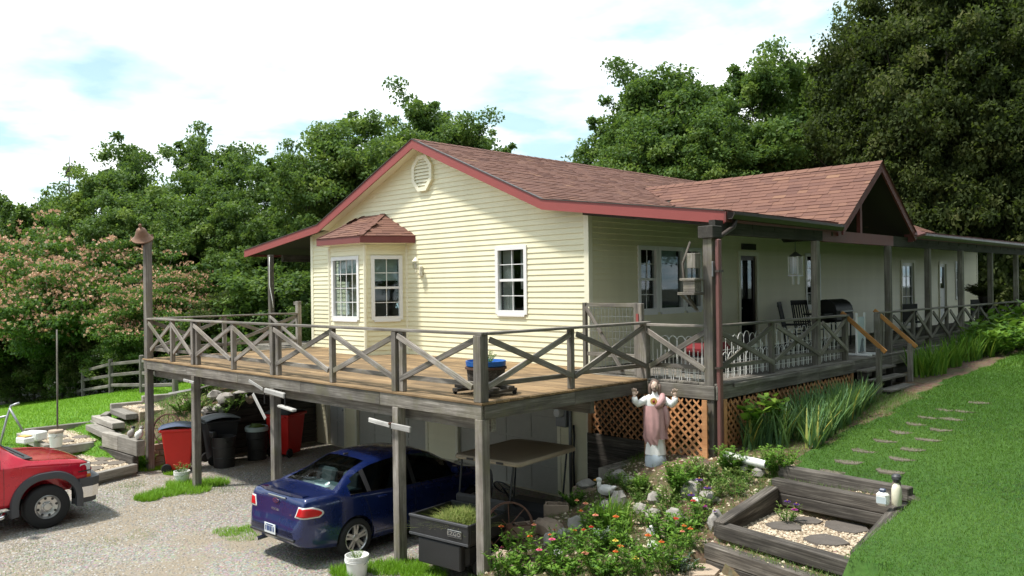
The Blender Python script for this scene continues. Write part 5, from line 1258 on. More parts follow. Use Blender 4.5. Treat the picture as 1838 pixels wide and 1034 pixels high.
timber((-11.75,-4.30),(-13.2,-4.18), 1.10, ls, .15, .3, W_); timber((-13.25,-4.3),(-13.15,-3.5), 1.22, ls, .2, .16, W_); timber((-13.15,-3.5),(-13.0,-2.6), 1.36, ls, .2, .16, W_)
for nm, poly, z, n in (('pebbles',[(-9.1,-6.35),(-9.5,-5.15),(-11.7,-5.2),(-11.8,-6.25)],.23,2600),('pebbles',[(-11.95,-6.15),(-11.95,-5.05),(-14.2,-4.6),(-14.2,-6.1)],.50,2400),('pebbles',[(-11.6,-4.15),(-13.1,-4.05),(-13.0,-3.0),(-11.6,-3.2)],1.14,1400)):
    m = MB(); m.prism([(x,y,z-.26) for x, y in poly], (0,0,.255)); m.build('pebble_base', M['pebble_base'], ls, recalc=True)
    o = pebbles(nm, poly, z, n, .024, 'pebble_tan', ls); o.location = -Vector(ls.location); tag(o, kind='stuff')
for (x, y, z) in ((-10.3,-5.6,.255),(-9.75,-5.9,.255),(-10.0,-5.35,.255),(-9.5,-6.2,.255),(-10.9,-5.9,.255),(-10.7,-5.35,.255),(-12.7,-5.2,.525),(-13.2,-5.6,.525),(-12.4,-5.7,.525),(-12.3,-3.7,1.165)): slab_stone('stepping_slab', x, y, z, .23, ls, 'slab', 7)
# stepping stones in the right lawn
for (u, v) in ((1570,867),(1602,845),(1619,823),(1497,847),(1525,827),(1552,808),(1640,806),(1590,790),(1668,788),(1620,775),(1690,770),(1645,760),(1712,752),(1668,748),(1735,738),(1700,735),(1760,722)):
    p = hit(u, v); tag(slab_stone('stepping_stone', p.x, p.y, p.z+.004, .20, None, 'slab', 8, .06), 'round flat stepping stone set in the lawn towards the porch steps', 'stepping stone', 'stepping stones in the lawn')

# ------------------------------------------------------------------ blocks and rocks
def cinder(label, p, rz, z=None, mat='concrete', holes=3, group=None, tilt=0, L=.40):
    o = thing('cinder_block', label, 'concrete block', (p[0],p[1],p[2] if z is None else z), rz, group, local=True); o.rotation_euler.y = tilt
    for s in (-1,1): m = MB(); m.box((-L/2, s*.095-.0-.017 if s < 0 else .078, 0),(L/2, -.078 if s < 0 else .095+.017, .19),.006); m.build('face_shell', M[mat], o)
    for k in range(holes+1): x = -L/2+.015+k*(L-.03-.03)/holes; m = MB(); m.box((x,-.077,.003),(x+.03,.077,.186)); m.build('web', M[mat], o)
    return o
g = 'cinder blocks edging the flower bed'
def edge(u, v, x=1.56): p = on(u, v, 'x', x); return Vector(p)
e1, e2, e3_ = edge(938,962), edge(1000,925), edge(1052,893)
cinder('cinder block lying low beside the iron wheel', e1, R(62), mat='concrete_tan', holes=3, L=.60)
cinder('cinder block beside the bright green clump near the cart', e2, R(35), mat='concrete_tan', holes=2); cinder('lower cinder block below the green clump near the cart', e2-V(0,0,.195), R(35), mat='concrete_tan', holes=2)
cinder('cinder block with a grey rock lying on top', e3_, R(22), mat='concrete_tan', holes=2); cinder('stacked cinder block under the rock topped one', e3_-V(0,0,.195), R(22), mat='concrete_tan', holes=2)
pa, pb = on(1085,842,'z',1.20), on(1168,818,'z',1.20); dv = Vector(pb-pa); rzb = math.atan2(dv.y, dv.x)
for k in range(4):
    q = Vector(pa)+dv*((k+.5)/4); cinder('cinder block in the row leading to the statue', (q.x,q.y,1.02), rzb, holes=2, group='block row by the statue', L=.40)
    cinder('lower course cinder block under the row by the statue', (q.x,q.y,.825), rzb, holes=2, group='lower block course by the statue', L=.40)
def rock(u, v, r, label, mat='rock', h=.8, group=None, lift=0.0, p=None, flat=1.0):
    p = hit(u, v) if p is None else Vector(p); m = MB(); rz = Matrix.Rotation(random.uniform(0,6), 3, 'Z')
    m.ball((p.x,p.y,p.z+r*h*.35+lift), (r, r*flat*random.uniform(.55,.9), r*h), 9, 6, None, .16, rz); o = m.build('rock', M[mat], None, smooth=28); return tag(o, label, 'rock', group)
G = 'fieldstones edging the flower beds'; Lr = 'rough grey fieldstone edging the flower bed'
for (u, v, r) in ((1010,965,.13),(1035,950,.15),(1110,905,.16),(1150,920,.12),(1172,930,.13),(1212,935,.15),(1175,900,.12),(1240,890,.17),(1270,900,.15),(1285,945,.17),(1110,858,.14),(1130,868,.12),(1245,880,.14),(990,975,.14),(1085,912,.12)):
    rock(u, v, r, Lr, 'rock', random.uniform(.7,1.1), G)
rock(905,1000,.20,'long flat pale stone lying beside the flower bed corner','rock_tan',.35); rock(985,952,.32,'broad reddish flat stone among the flowers','concrete_tan',.4)
for (u, v) in ((1172,958),(1172,985),(1248,905),(1000,1000)): rock(u, v, .10, 'bright white stone among the flowers', 'rock_white', .8, 'white stones in the flower bed')
b3 = e3_; rock(0,0,.17,'pale grey rock lying on the cinder block','rock',.5,p=(b3.x+.0,b3.y,b3.z+.19))
for k, (u, v) in enumerate(((360,705),(385,715),(405,720),(430,712),(445,720),(372,740),(395,738),(415,735),(335,725),(438,700))):
    rock(u, v, random.uniform(.16,.26), 'tan rock on the bank behind the trash bins', random.choice(['rock_tan','rock']), .7, 'bank rocks behind the bins')
rock(440,715,.16,'white rock on the bank behind the trash bins','rock_white',.8)
# low brick wall behind the red bin and dark timber wall under the deck
bwl = thing('brick_wall', 'low tan block retaining wall behind the wheeled red bin', 'wall', (-9.82,-4.2,0))
for r_ in range(4):
    for c_ in range(4):
        m = MB(); y = -4.62+c_*.24+(.12 if r_ % 2 else 0); m.box((-9.93,y,r_*.145),(-9.80+wob(.01),y+.232,r_*.145+.137),.01); m.build('brick', M['concrete_tan'], bwl)
dwl = thing('timber_wall', 'dark timber retaining wall under the deck behind the bins', 'wall', (-9.85,-1.9,0))
for r_ in range(10):
    m = MB(); y1 = -.05; y0 = -3.6+max(0,(r_-4))*.38
    if y0 < -.6: m.box((-9.96,y0,r_*.2),(-9.80+wob(.01),y1,r_*.2+.192),.012); m.build('timber', M['wood_dark'], dwl)
m = MB(); m.bar((-11.2,-2.9,1.62),(-10.2,-2.2,1.98),.22,.04); tag(m.build('plank', M['wood_pale']), 'pale loose plank lying on the bank above the bins', 'plank')
m = MB(); m.bar((-12.6,-2.9,1.42),(-11.2,-2.7,1.66),.2,.05); tag(m.build('plank', M['wood_white']), 'sloping whitish plank lying on the bank by the lawn', 'plank')

# ------------------------------------------------------------------ bins, buckets, pots
def wheelie(label, p, rz, mat, lid, s=1.0, open_=0.0):
    o = thing('wheeled_bin', label, 'trash bin', p, rz, local=True)
    w0, d0, w1, d1, h = .24*s, .24*s, .31*s, .34*s, .95*s
    m = MB(); V8 = [(-w0,-d0,.06),(w0,-d0,.06),(w0,d0,.06),(-w0,d0,.06),(-w1,-d1,h),(w1,-d1,h),(w1,d1,h),(-w1,d1,h)]; m.hexa(V8); bd = m.build('bin_body', M[mat], o)
    md = bd.modifiers.new('b', 'BEVEL'); md.width = .035; md.segments = 3
    m = MB(); m.cbox((0,0,h),(w1*2+.07,d1*2+.07,.07),None,.02); m.build('rim', M[mat], o)
    m = MB(); a = []
    for i in range(7):
        t = i/6; y = -d1-.04+(2*d1+.10)*t; a.append((y, h+.04+.07*math.sin(math.pi*t)))
    vs = [(sx*(w1+.035), y, z) for y, z in a for sx in (-1,1)]+[(sx*(w1-.05), y, z+.03) for y, z in a for sx in (-1,1)]
    n = len(a); fs = []
    for i in range(n-1):
        fs += [(2*i,2*i+2,14+2*i+2,14+2*i),(14+2*i,14+2*i+2,14+2*i+3,14+2*i+1),(2*i+1,14+2*i+1,14+2*i+3,2*i+3),(2*i,2*i+1,2*i+3,2*i+2)]
    fs += [(0,14,15,1),(2*n-2,2*n-1,14+2*n-1,14+2*n-2)]
    m.add(vs, fs); m.build('lid', M[lid], o, smooth=40, recalc=True)
    m = MB(); m.tube([(-w1*.8,d1+.05,h-.02),(w1*.8,d1+.05,h-.02)], .018, 8); m.build('handle', M[mat], o)
    for sx in (-1,1): m = MB(); m.lathe([(.0,-.03),(.10,-.03),(.115,-.015),(.115,.015),(.10,.03),(.0,.03)], 18, (sx*(w0+.03),d0-.0,.115), MX); m.build('wheel', M['rubber'], o, smooth=40)
    return o
wheelie('bright red wheeled bin with blue lid beside the deck post', (-9.12,-4.20,0), R(150), 'bin_red', 'bin_lid', 1.05)
wheelie('dark red wheeled bin standing in the deck shade near the house', (-8.85,-1.55,0), R(205), 'bin_red', 'black_plastic', 1.12)
wheelie('black wheeled bin with grey lid behind the dark drum', (-9.30,-3.10,0), R(170), 'black_plastic', 'grey_plastic', 1.1)
def drum(label, p, r, h, mat, bag=False):
    o = thing('trash_can', label, 'trash can', p, 0, local=True)
    m = MB(); m.lathe([(r*.84,0),(r*.86,.02),(r*.98,h*.97),(r*1.04,h*.97),(r*1.04,h),(r*.95,h),(r*.93,h*.9),(r*.8,.05),(0,.05)], 28); m.build('can_body', M[mat], o, smooth=40)
    for a in (0, math.pi): m = MB(); x = r*.98*math.cos(a); m.bar((x,-.08,h*.85),(x,.08,h*.85),.04,.03); m.build('handle', M[mat], o)
    m = MB()
    for z in (h*.33,h*.66): m.lathe([(r*(.86+.13*z/h),z-.012),(r*(.89+.13*z/h),z),(r*(.86+.13*z/h),z+.012)], 28, cap=False)
    m.build('rib', M[mat], o, smooth=40)
    if bag:
        m = MB(); m.ball((0,0,h*.96), (r*.8,r*.8,.13), 12, 6, None, .2); m.build('bag', M['clippings'], o, smooth=True)
        m = MB(); m.lathe([(r*1.06,h*.90),(r*1.08,h*1.0),(r*1.0,h*1.04),(r*.86,h*.98)], 24, cap=False); m.build('bag_rim', M['shade_cloth'], o, smooth=True)
    return o
drum('dark round trash can beside the bright red bin', (-8.72,-3.28,0), .28, .74, 'dark_plastic'); drum('dark trash can lined with a pale bag and yellow rubbish', (-8.95,-2.30,0), .27, .80, 'dark_plastic', True)
m = MB(); m.cbox((-8.85,-3.5,.80),(.22,.12,.13),None,.02); tag(m.build('storage_box', M['dark_plastic']), 'small dark box resting between the drum and the red bin', 'box')
def bucket(label, p, r, h, mat='white_plastic', lid=None, plant=False, rz=0, tilt=0):
    o = thing('bucket', label, 'bucket', p, rz, local=True)
    m = MB(); m.lathe([(r*.82,0),(r*.84,.01),(r,h-.02),(r*1.05,h-.02),(r*1.05,h),(r*.96,h),(r*.9,h*.75),(0,h*.75)], 24); m.build('pail', M[mat], o, smooth=40)
    m = MB()
    for z in (h*.72,h*.80,h*.88): m.lathe([(r*.96,z-.006),(r*1.045,z),(r*.96,z+.006)], 24, cap=False)
    m.build('rim_band', M[mat], o, smooth=40)
    m = MB(); m.tube([(r*1.05*math.cos(a), -.02+.0-r*.25*math.sin(a)-r*.75*math.sin(a)*.4, h*.82-.55*h*math.sin(a)*.6) for a in np.linspace(0,math.pi,12)], .006, 5); m.build('bail', M['galv'], o)
    if lid: m = MB(); m.lathe([(0,h+.03),(r*1.0,h+.03),(r*1.08,h+.012),(r*1.08,h-.03),(r*1.0,h-.03)], 24); m.build('lid', M[lid], o, smooth=40)
    return o
pb1, pb2 = hit(327,866), hit(641,1033)
bucket('white bucket planter with red flowers by the deck post', (pb1.x,pb1.y,pb1.z), .17, .26); bucket('white bucket planter with grass standing behind the sedan wheel', (pb2.x,pb2.y,pb2.z), .17, .31, rz=R(35))
bucket('white bucket with tan lid on the pebble platform', (-11.80,-6.08,.5), .16, .38, lid='rock_tan')
m = MB(); m.cbox((-12.55,-6.35,.72),(.5,.35,.22),Matrix.Rotation(R(30),3,'Z'),.03); wb = thing('foam_box', 'white foam box lying open beside the white bucket', 'box', (-12.55,-6.35,.55)); m.build('tub', M['white_plastic'], wb)
m = MB(); m.cbox((-12.3,-6.62,.68),(.36,.26,.16),Matrix.Rotation(R(20),3,'Z'),.03); m.build('tray', M['white_plastic'], wb); m = MB(); m.cbox((-12.3,-6.62,.775),(.28,.19,.02),Matrix.Rotation(R(20),3,'Z')); m.build('contents', M['gold'], wb)
m = MB(); m.tube([(-11.90,-6.02,.4),(-11.92,-6.0,1.8),(-11.96,-5.98,3.35)], [.022,.022,.018], 8); tag(m.build('metal_pole', M['wood_grey'], smooth=True), 'tall thin dark pole standing beside the white lidded bucket', 'pole')
tp = thing('pipe_frame', 'bent galvanised pipe frame leaning by the weeds near the truck', 'pipe frame', (-14,-6.5,.3))
for pts in ([(-13.6,-6.9,.2),(-13.9,-6.6,1.1),(-13.95,-6.5,1.35),(-13.8,-6.35,1.42)],[(-13.9,-6.55,1.3),(-13.75,-6.2,.5)],[(-13.9,-6.6,1.1),(-14.6,-6.9,.95)]):
    m = MB(); m.tube(pts, .03, 8); m.build('pipe', M['galv'], tp, smooth=True)

# ------------------------------------------------------------------ iron wheels, bell, whirligigs
def iron_wheel(label, c, r, nrm, spokes=8, mat='rust', wd=.06):
    o = thing('iron_wheel', label, 'wheel', (c[0],c[1],c[2]-r)); q = Vector(nrm).to_track_quat('Z','Y').to_matrix(); c = Vector(c)
    m = MB(); m.lathe([(r,-wd/2),(r,wd/2),(r-.025,wd/2),(r-.025,-wd/2),(r,-wd/2)], 36, c, q, cap=False); m.build('rim', M[mat], o, smooth=40)
    m = MB(); m.lathe([(0,-.06),(.045,-.06),(.05,.0),(.045,.06),(0,.06)], 14, c, q); m.build('hub', M[mat], o, smooth=40)
    for k in range(spokes): a = 2*math.pi*k/spokes; d = q@Vector((math.cos(a),math.sin(a),0)); m = MB(); m.tube([c+d*.04, c+d*(r-.015)], .009, 6); m.build('spoke', M[mat], o)
    return o
p = Vector(on(914,945,'x',1.62)); iron_wheel('rusty spoked iron wheel leaning beside the cart at the corner post', (p.x,p.y,p.z), .36, (.80,-.55,.18), 8, 'rust', .09)
iron_wheel('dark iron wheel leaning on the low wall behind the red bin', (-9.75,-4.22,.93), .36, (.6,-.7,.25), 8, 'rust', .05)
bell = thing('farm_bell', 'rusty farm bell mounted on the tall deck corner post', 'bell', (-9.69,-4.66,5.5))
tl = Matrix.Rotation(R(24),3,'Y')@Matrix.Rotation(R(18),3,'X'); c = Vector((-9.80,-4.72,5.50)); q = tl
m = MB(); m.lathe([(.24,0),(.245,.02),(.19,.06),(.15,.13),(.125,.2),(.10,.26),(.05,.30),(0,.31)], 24, c, q); bb = m.build('bell_cup', M['bronze'], bell, smooth=40)
m = MB(); m.tube([c+q@Vector((0,0,.28)), c+q@Vector((0,0,.36))], .03, 8); m.ball(c+q@Vector((0,0,.37)), .04, 8, 6); m.build('bell_crown', M['bronze'], bell)
for s in (-1,1): m = MB(); m.bar((-9.69+s*.02,-4.66+s*.09,5.35),(-9.74,-4.69+s*.16,5.62),.05,.03); m.build('yoke', M['rust'], bell)
def whirl(label, c, parts, group=None):
    o = thing('whirligig', label, 'whirligig', c)
    for nm, mt, p, q, w, h in parts:
        m = MB(); m.bar(Vector(c)+Vector(p), Vector(c)+Vector(q), w, h, ch=min(w,h)*.3); m.build(nm, M[mt], o)
    return o
whirl('white two bladed whirligig on the deck post beside the sedan', (0.0,-4.78,2.15), [('blade','wood_white',(-.60,-.02,.02),(-.05,-.02,-.01),.03,.075),('blade','wood_white',(-.01,-.02,-.01),(.46,-.02,-.02),.035,.095),('pivot','rust',(-.04,-.06,.02),(-.04,.10,.02),.03,.03)])
whirl('white propeller whirligig on the deck post near the bins', (-3.77,-4.80,2.28), [('body','wood_white',(-.10,-.02,.10),(.62,-.02,.06),.06,.10),('blade','wood_white',(-.56,-.10,.26),(-.10,-.06,.12),.02,.06),('blade','wood_white',(-.42,-.10,.02),(-.02,-.06,-.42),.02,.07),('tail','wood_white',(.42,-.02,-.14),(.98,-.04,-.17),.10,.05),('bracket','black_metal',(.62,-.02,.10),(.62,-.02,-.15),.02,.02),('bracket','black_metal',(-.12,-.02,.12),(-.12,-.02,-.15),.02,.02)])
whirl('small white whirligig blade on the deck post by the red bin', (-7.17,-4.78,2.30), [('blade','wood_white',(-.28,-.02,.02),(.22,-.02,0),.03,.06),('pivot','rust',(0,-.05,0),(0,.08,0),.02,.02)])

# ------------------------------------------------------------------ planter on a dolly
pl = thing('barrel_planter', 'half barrel planter with blue liner on a wheeled dolly at the deck corner', 'planter', (1.30,-4.02,D+.001))
c = Vector((1.30,-4.02,D))
for k in range(20):
    a = 2*math.pi*k/20; ca, sa = math.cos(a), math.sin(a); m = MB(); rr = .27
    m.hexa([c+V(rr*ca*.92-sa*s*.043+0, rr*sa*.92+ca*s*.043, .15) for s in (-1,1)]+[c+V((rr+.02)*ca*.92-sa*s*.043, (rr+.02)*sa*.92+ca*s*.043, .15) for s in (1,-1)]+[c+V(rr*ca-sa*s*.045, rr*sa+ca*s*.045, .42) for s in (-1,1)]+[c+V((rr+.02)*ca-sa*s*.045, (rr+.02)*sa+ca*s*.045, .42) for s in (1,-1)]); m.build('stave', M['wood_timber'], pl, recalc=True)
m = MB(); m.lathe([(.285,.38),(.315,.38),(.315,.41),(.285,.41)], 28, c, cap=False); m.build('hoop', M['rust'], pl)
m = MB(); m.lathe([(.24,.40),(.30,.43),(.305,.50),(.29,.50),(.27,.44),(0,.44)], 28, c); m.build('liner', M['blue_plastic'], pl, smooth=40)
for y in (-.2,.12): m = MB(); m.bar(c+V(-.42,y,.115), c+V(.42,y,.115), .13, .045, ch=.005); m.build('dolly_board', M['wood_timber'], pl)
for x in (-.3,.3): m = MB(); m.bar(c+V(x,-.36,.07), c+V(x,.30,.07), .12, .045, ch=.005); m.build('dolly_board', M['wood_timber'], pl)
for x in (-.36,.36):
    for y in (-.3,.24): m = MB(); m.lathe([(0,-.015),(.032,-.015),(.032,.015),(0,.015)], 12, c+V(x,y,.033), MX); m.build('caster', M['rubber'], pl)

# ------------------------------------------------------------------ statue
sb = hit(1180,828); sp = Vector((2.46,-1.34,H(2.46,-1.34)))
stt = thing('garden_statue', 'painted robed statue with raised hands and rose drape before the lattice', 'statue', sp, R(33), local=True)
m = MB(); m.lathe([(.17,-.05),(.175,.02),(.165,.10),(.135,.15),(.10,.16),(0,.16)], 18); m.build('base', M['statue_blue'], stt, smooth=40)
def robe(rows, n=36, fold=.0, ph=0.0, k=9, arc=(0, 2*math.pi)):
    vs = []; fs = []; full = arc[1]-arc[0] > 6.2; nn = n if full else n+1
    for i, (z, cx_, cy_, rx, ry) in enumerate(rows):
        for j in range(nn):
            a = arc[0]+(arc[1]-arc[0])*j/n; f = 1+fold*math.sin(k*a+ph+z*3)*(1-i/(len(rows)))+fold*.5*math.sin((k*2+1)*a-z*5)
            vs.append((cx_+rx*f*math.cos(a), cy_+ry*f*math.sin(a), z))
    for i in range(len(rows)-1):
        for j in range(n if full else n): fs.append((i*nn+j, i*nn+(j+1)%nn, (i+1)*nn+(j+1)%nn, (i+1)*nn+j))
    return vs, fs
# one body: robe, shoulders, neck, head and arms run together
m = MB(); rows = [(.14,0,0,.17,.14),(.22,0,0,.16,.125),(.40,0,0,.145,.11),(.60,0,.005,.15,.105),(.78,0,.01,.155,.10),(.92,0,.01,.165,.10),(1.02,0,.01,.18,.095),(1.07,0,.01,.165,.085),(1.105,0,.01,.10,.07),(1.125,0,.005,.055,.055),(1.16,0,0,.048,.05)]
m.add(*robe(rows, 36, .05)); body = m.build('body', M['statue_white'], stt, smooth=True)
for sx in (-1,1):
    m = MB(); m.tube([(sx*.13,.0,1.035),(sx*.20,-.02,.985),(sx*.275,-.05,.955),(sx*.315,-.075,1.00),(sx*.325,-.085,1.075)], [.06,.062,.058,.052,.045], 10); m.build('sleeve', M['statue_white'], body, smooth=True)
    m = MB(); h0 = Vector((sx*.325,-.09,1.08)); m.tube([h0+V(0,0,-.02), h0+V(0,0,.02)], [.024,.022], 8)
    m.ball(h0+V(0,-.004,.05), (.036,.016,.042), 8, 6)
    for k, (dx, L) in enumerate(((-.026,.055),(-.009,.066),(.009,.062),(.026,.050))): m.tube([h0+V(dx,-.004,.075), h0+V(dx*1.25,-.012,.075+L*.55), h0+V(dx*1.3,-.024,.075+L)], [.0095,.0085,.006], 6)
    m.tube([h0+V(-sx*.03,-.008,.035), h0+V(-sx*.052,-.018,.06), h0+V(-sx*.058,-.024,.085)], [.011,.0095,.007], 6); m.build('hand', M['statue_skin'], body, smooth=True)
m = MB(); m.ball((0,-.005,1.245), (.066,.078,.092), 14, 10); m.ball((0,-.078,1.235), (.011,.017,.02), 6, 5); m.tube([(0,0,1.12),(0,0,1.2)], .045, 10)
for sx in (-1,1): m.ball((sx*.025,-.073,1.262), (.011,.006,.006), 6, 4)
m.build('head', M['statue_skin'], body, smooth=True)
m = MB(); m.ball((0,.018,1.268), (.082,.082,.085), 14, 10)
for sx in (-1,1): m.tube([(sx*.066,-.01,1.28),(sx*.078,-.012,1.22),(sx*.075,-.02,1.15),(sx*.062,-.035,1.09)], [.026,.03,.028,.014], 8)
m.tube([(0,.06,1.25),(0,.085,1.16),(0,.08,1.08)], [.06,.065,.05], 10); m.build('hair', M['statue_hair'], body, smooth=True)
m = MB(); m.ball((0,-.064,1.185), (.038,.028,.04), 10, 6); m.tube([(-.026,-.076,1.212),(0,-.086,1.218),(.026,-.076,1.212)], .007, 6); m.build('beard', M['statue_hair'], body, smooth=True)
dr = [(.30,.06,-.005,.155,.13),(.42,.0,-.01,.185,.140),(.60,.0,-.012,.180,.135),(.76,.0,-.01,.178,.128),(.88,0,-.005,.175,.12),(.93,0,-.002,.172,.115)]
vs_, fs_ = robe(dr, 48, .09, 1.0, 11); vs_ = [(x, y, z-(.16*max(0,(-x)/.18) if z < .35 else .0)+(.10 if z < .35 and x > .05 else 0)) for x, y, z in vs_]
m = MB(); m.add(vs_, fs_); m.build('rose_drape', M['statue_rose'], stt, smooth=True)
m = MB(); m.tube([(.03,-.095,.91),(.09,-.108,.97),(.125,-.09,1.04),(.12,-.02,1.09),(.08,.06,1.08)], [.05,.06,.055,.05,.05], 10); m.tube([(.15,-.06,.93),(.19,-.05,.80),(.20,-.045,.66),(.18,-.05,.54)], [.04,.05,.045,.015], 10); m.build('shoulder_sash', M['statue_rose'], stt, smooth=True)
m = MB(); m.lathe([(0,.012),(.052,.010),(.056,0)], 20, (-.015,-.112,1.01), Matrix.Rotation(R(90),3,'X')); ht = m.build('medallion', M['gold'], stt)
m = MB(); m.ball((-.015,-.128,1.008), (.022,.012,.026), 10, 6); m.build('heart', M['heart_red'], ht, smooth=True)

# ------------------------------------------------------------------ small garden things
dk = hit(1088,898)
du = thing('duck_figurine', 'white duck figurine beside purple petunias on the rocks', 'figurine', (dk.x,dk.y,dk.z+.06), R(200), local=True)
m = MB(); m.ball((0,0,.10), (.14,.085,.085), 14, 9); m.tube([(.09,0,.12),(.115,0,.19),(.105,0,.23)], [.05,.036,.034], 10); m.ball((.115,0,.25), (.05,.038,.04), 10, 8); m.tube([(-.10,0,.13),(-.17,0,.17)], [.05,.012], 8); m.build('body', M['rock_white'], du, smooth=True)
m = MB(); m.tube([(.15,0,.248),(.20,0,.238)], [.02,.01], 8); m.build('bill', M['bill'], du, smooth=True)
for s in (-1,1): m = MB(); m.ball((-.02,s*.075,.115), (.085,.022,.05), 10, 6); m.build('wing', M['rock_white'], du, smooth=True)
pp = thing('drain_pipe', 'white plastic drain pipe lying at the foot of the porch corner', 'pipe', (3.7,-.75,1.6))
pA, pB = Vector(on(1303,818,'z',1.62)), Vector(on(1376,834,'z',1.60)); q = (pB-pA).to_track_quat('Z','Y').to_matrix(); L = (pB-pA).length
m = MB(); m.lathe([(.062,0),(.062,L),(.054,L),(.054,0),(.062,0)], 20, pA, q, cap=False); m.build('tube', M['white_plastic'], pp, smooth=40)
m = MB(); m.lathe([(.068,-.02),(.068,.10),(.055,.10),(.055,-.02),(.068,-.02)], 20, pA, q, cap=False); m.build('collar', M['white_plastic'], pp, smooth=40)
for k, t in enumerate((.15,.45,.8)): p = pA.lerp(pB, t); rock(0,0,.10,'grey rock propping up the white drain pipe','rock',.8,'rocks under the drain pipe',p=(p.x,p.y,p.z-.17))
bA = Vector(on(1592,905,'z',1.46))
jg = thing('spray_jug', 'white and blue plastic jug on the timber corner', 'jug', (bA.x-.02,bA.y-.08,1.455))
m = MB(); m.cbox((bA.x-.02,bA.y-.08,1.54),(.15,.10,.17),None,.03); m.build('jug_body', M['white_plastic'], jg); m = MB(); m.cbox((bA.x-.02,bA.y-.08,1.645),(.08,.06,.05),None,.015); m.build('spray_head', M['bin_lid'], jg)
m = MB(); m.box((bA.x-.08,bA.y-.134,1.49),(bA.x+.04,bA.y-.131,1.57)); m.build('print_panel', M['sign_blue'], jg)
bt = thing('cream_bottle', 'tall cream bottle with dark cap on the timber corner', 'bottle', (bA.x+.10,bA.y+.05,1.455))
m = MB(); m.lathe([(.055,0),(.06,.01),(.06,.20),(.045,.25),(.025,.27),(.025,.29)], 18, (bA.x+.10,bA.y+.05,1.455)); m.build('bottle_body', M['cream_metal'], bt, smooth=40); m = MB(); m.lathe([(.032,.285),(.032,.33),(0,.335)], 14, (bA.x+.10,bA.y+.05,1.455)); m.build('cap', M['black_plastic'], bt)
sw = thing('garden_jug', 'grey capped jug behind the cream bottle on the lawn edge', 'jug', (bA.x+.05,bA.y+.22,1.5)); jc = (bA.x+.04,bA.y+.22,1.58); m = MB(); m.lathe([(.05,0),(.052,.02),(.052,.12),(.03,.16)], 16, jc); m.build('jug_body', M['slab'], sw, smooth=40); m = MB(); m.lathe([(.055,.155),(.06,.20),(.04,.225),(0,.23)], 16, jc); m.build('cap', M['grey_plastic'], sw, smooth=40)
for nm, lb, p, k in (('animal_figurine','small dark seated animal figurine on the timber wall',(-9.95,-5.0,.80),1.0),('animal_figurine','grey and white bird figurine on the timber wall end',(-9.52,-4.98,.80),1.15)):
    o = thing(nm, lb, 'figurine', p, R(120), local=True); m = MB(); m.ball((0,0,.09*k), (.10*k,.07*k,.09*k), 10, 7); m.tube([(.05*k,0,.12*k),(.07*k,0,.20*k)], [.05*k,.035*k], 8); m.build('body', M['rock' if k == 1.0 else 'rock_white'], o, smooth=True)
    m = MB(); m.ball((.085*k,0,.22*k), (.055*k,.04*k,.04*k), 8, 6); m.tube([(.08*k,.02*k,.24*k),(.075*k,.03*k,.28*k)], [.015*k,.004], 5); m.tube([(.08*k,-.02*k,.24*k),(.075*k,-.03*k,.28*k)], [.015*k,.004], 5); m.build('head', M['black_plastic' if k == 1.0 else 'rock'], o, smooth=True)

# ------------------------------------------------------------------ wall lamp, meter, porch clutter
wl = thing('wall_lamp', 'cream ornate wall lamp beside the bay window', 'wall lamp', (-5.12,-.03,4.5)); x0 = -5.12
m = MB(); m.cbox((x0,-.045,4.66),(.12,.035,.26),None,.012); m.build('back_plate', M['cream_metal'], wl)
m = MB(); m.tube([(x0,-.06,4.6),(x0,-.14,4.56),(x0,-.20,4.62),(x0,-.20,4.70)], .012, 6); m.build('arm', M['cream_metal'], wl, smooth=True)
m = MB(); m.lathe([(.035,0),(.075,.04),(.085,.16),(.05,.20),(0,.22)], 12, (x0,-.20,4.70)); m.build('lantern', M['lamp_glass'], wl, smooth=30)
m = MB(); m.lathe([(.09,.19),(.07,.22),(.02,.28),(0,.30)], 12, (x0,-.20,4.70)); m.build('cap', M['cream_metal'], wl); m = MB(); m.lathe([(.012,-.0),(.03,.1),(.0,.16)], 8, (x0,-.20,4.72)); m.build('bulb', M['white_plastic'], wl)
em = thing('electric_meter', 'grey electric meter box and conduit on the garage wall corner', 'electric meter', (-.62,-.05,0))
m = MB(); m.box((-.78,-.16,1.45),(-.50,-.03,1.95),.015); m.build('meter_box', M['grey_metal'], em); m = MB(); m.lathe([(.10,0),(.10,.08),(.08,.12),(0,.13)], 20, (-.64,-.16,1.74), Matrix.Rotation(R(90),3,'X')); m.build('meter_glass', M['lamp_clear'], em, smooth=40)
m = MB(); m.tube([(-.46,-.07,0),(-.46,-.07,2.6)], .035, 10); m.build('conduit', M['grey_metal'], em, smooth=True); m = MB(); m.tube([(-.38,-.06,.3),(-.36,-.1,.8),(-.33,-.1,1.3),(-.38,-.06,1.5)], .02, 8); m.build('cable_loop', M['black_plastic'], em, smooth=True)
bf = thing('bird_feeder', 'weathered wooden birdhouse feeder hung on the porch corner post', 'bird feeder', (3.02,-1.0,3.9))
for nm, mt, a, b in (('roof','wood_rail',(-.17,-.13,.42),(.12,.13,.46)),('house_box','wood_rail',(-.12,-.10,.24),(.10,.10,.42)),('tray','wood_rail',(-.20,-.15,.19),(.12,.15,.235)),('upper_box','wood_grey',(-.06,-.08,.62),(.10,.08,.86))):
    m = MB(); m.box(Vector((3.0,-1.02,3.9))+Vector(a), Vector((3.0,-1.02,3.9))+Vector(b), .006); m.build(nm, M[mt], bf)
m = MB(); m.bar((2.80,-1.1,4.12),(3.05,-.95,3.82),.05,.04); m.build('perch_branch', M['wood_rail'], bf); m = MB(); m.tube([(3.05,-.98,3.85),(2.88,-1.06,4.15),(2.84,-1.06,4.6),(2.95,-1.0,4.95)], .02, 6); m.build('twisted_branch', M['bark'], bf, smooth=True)
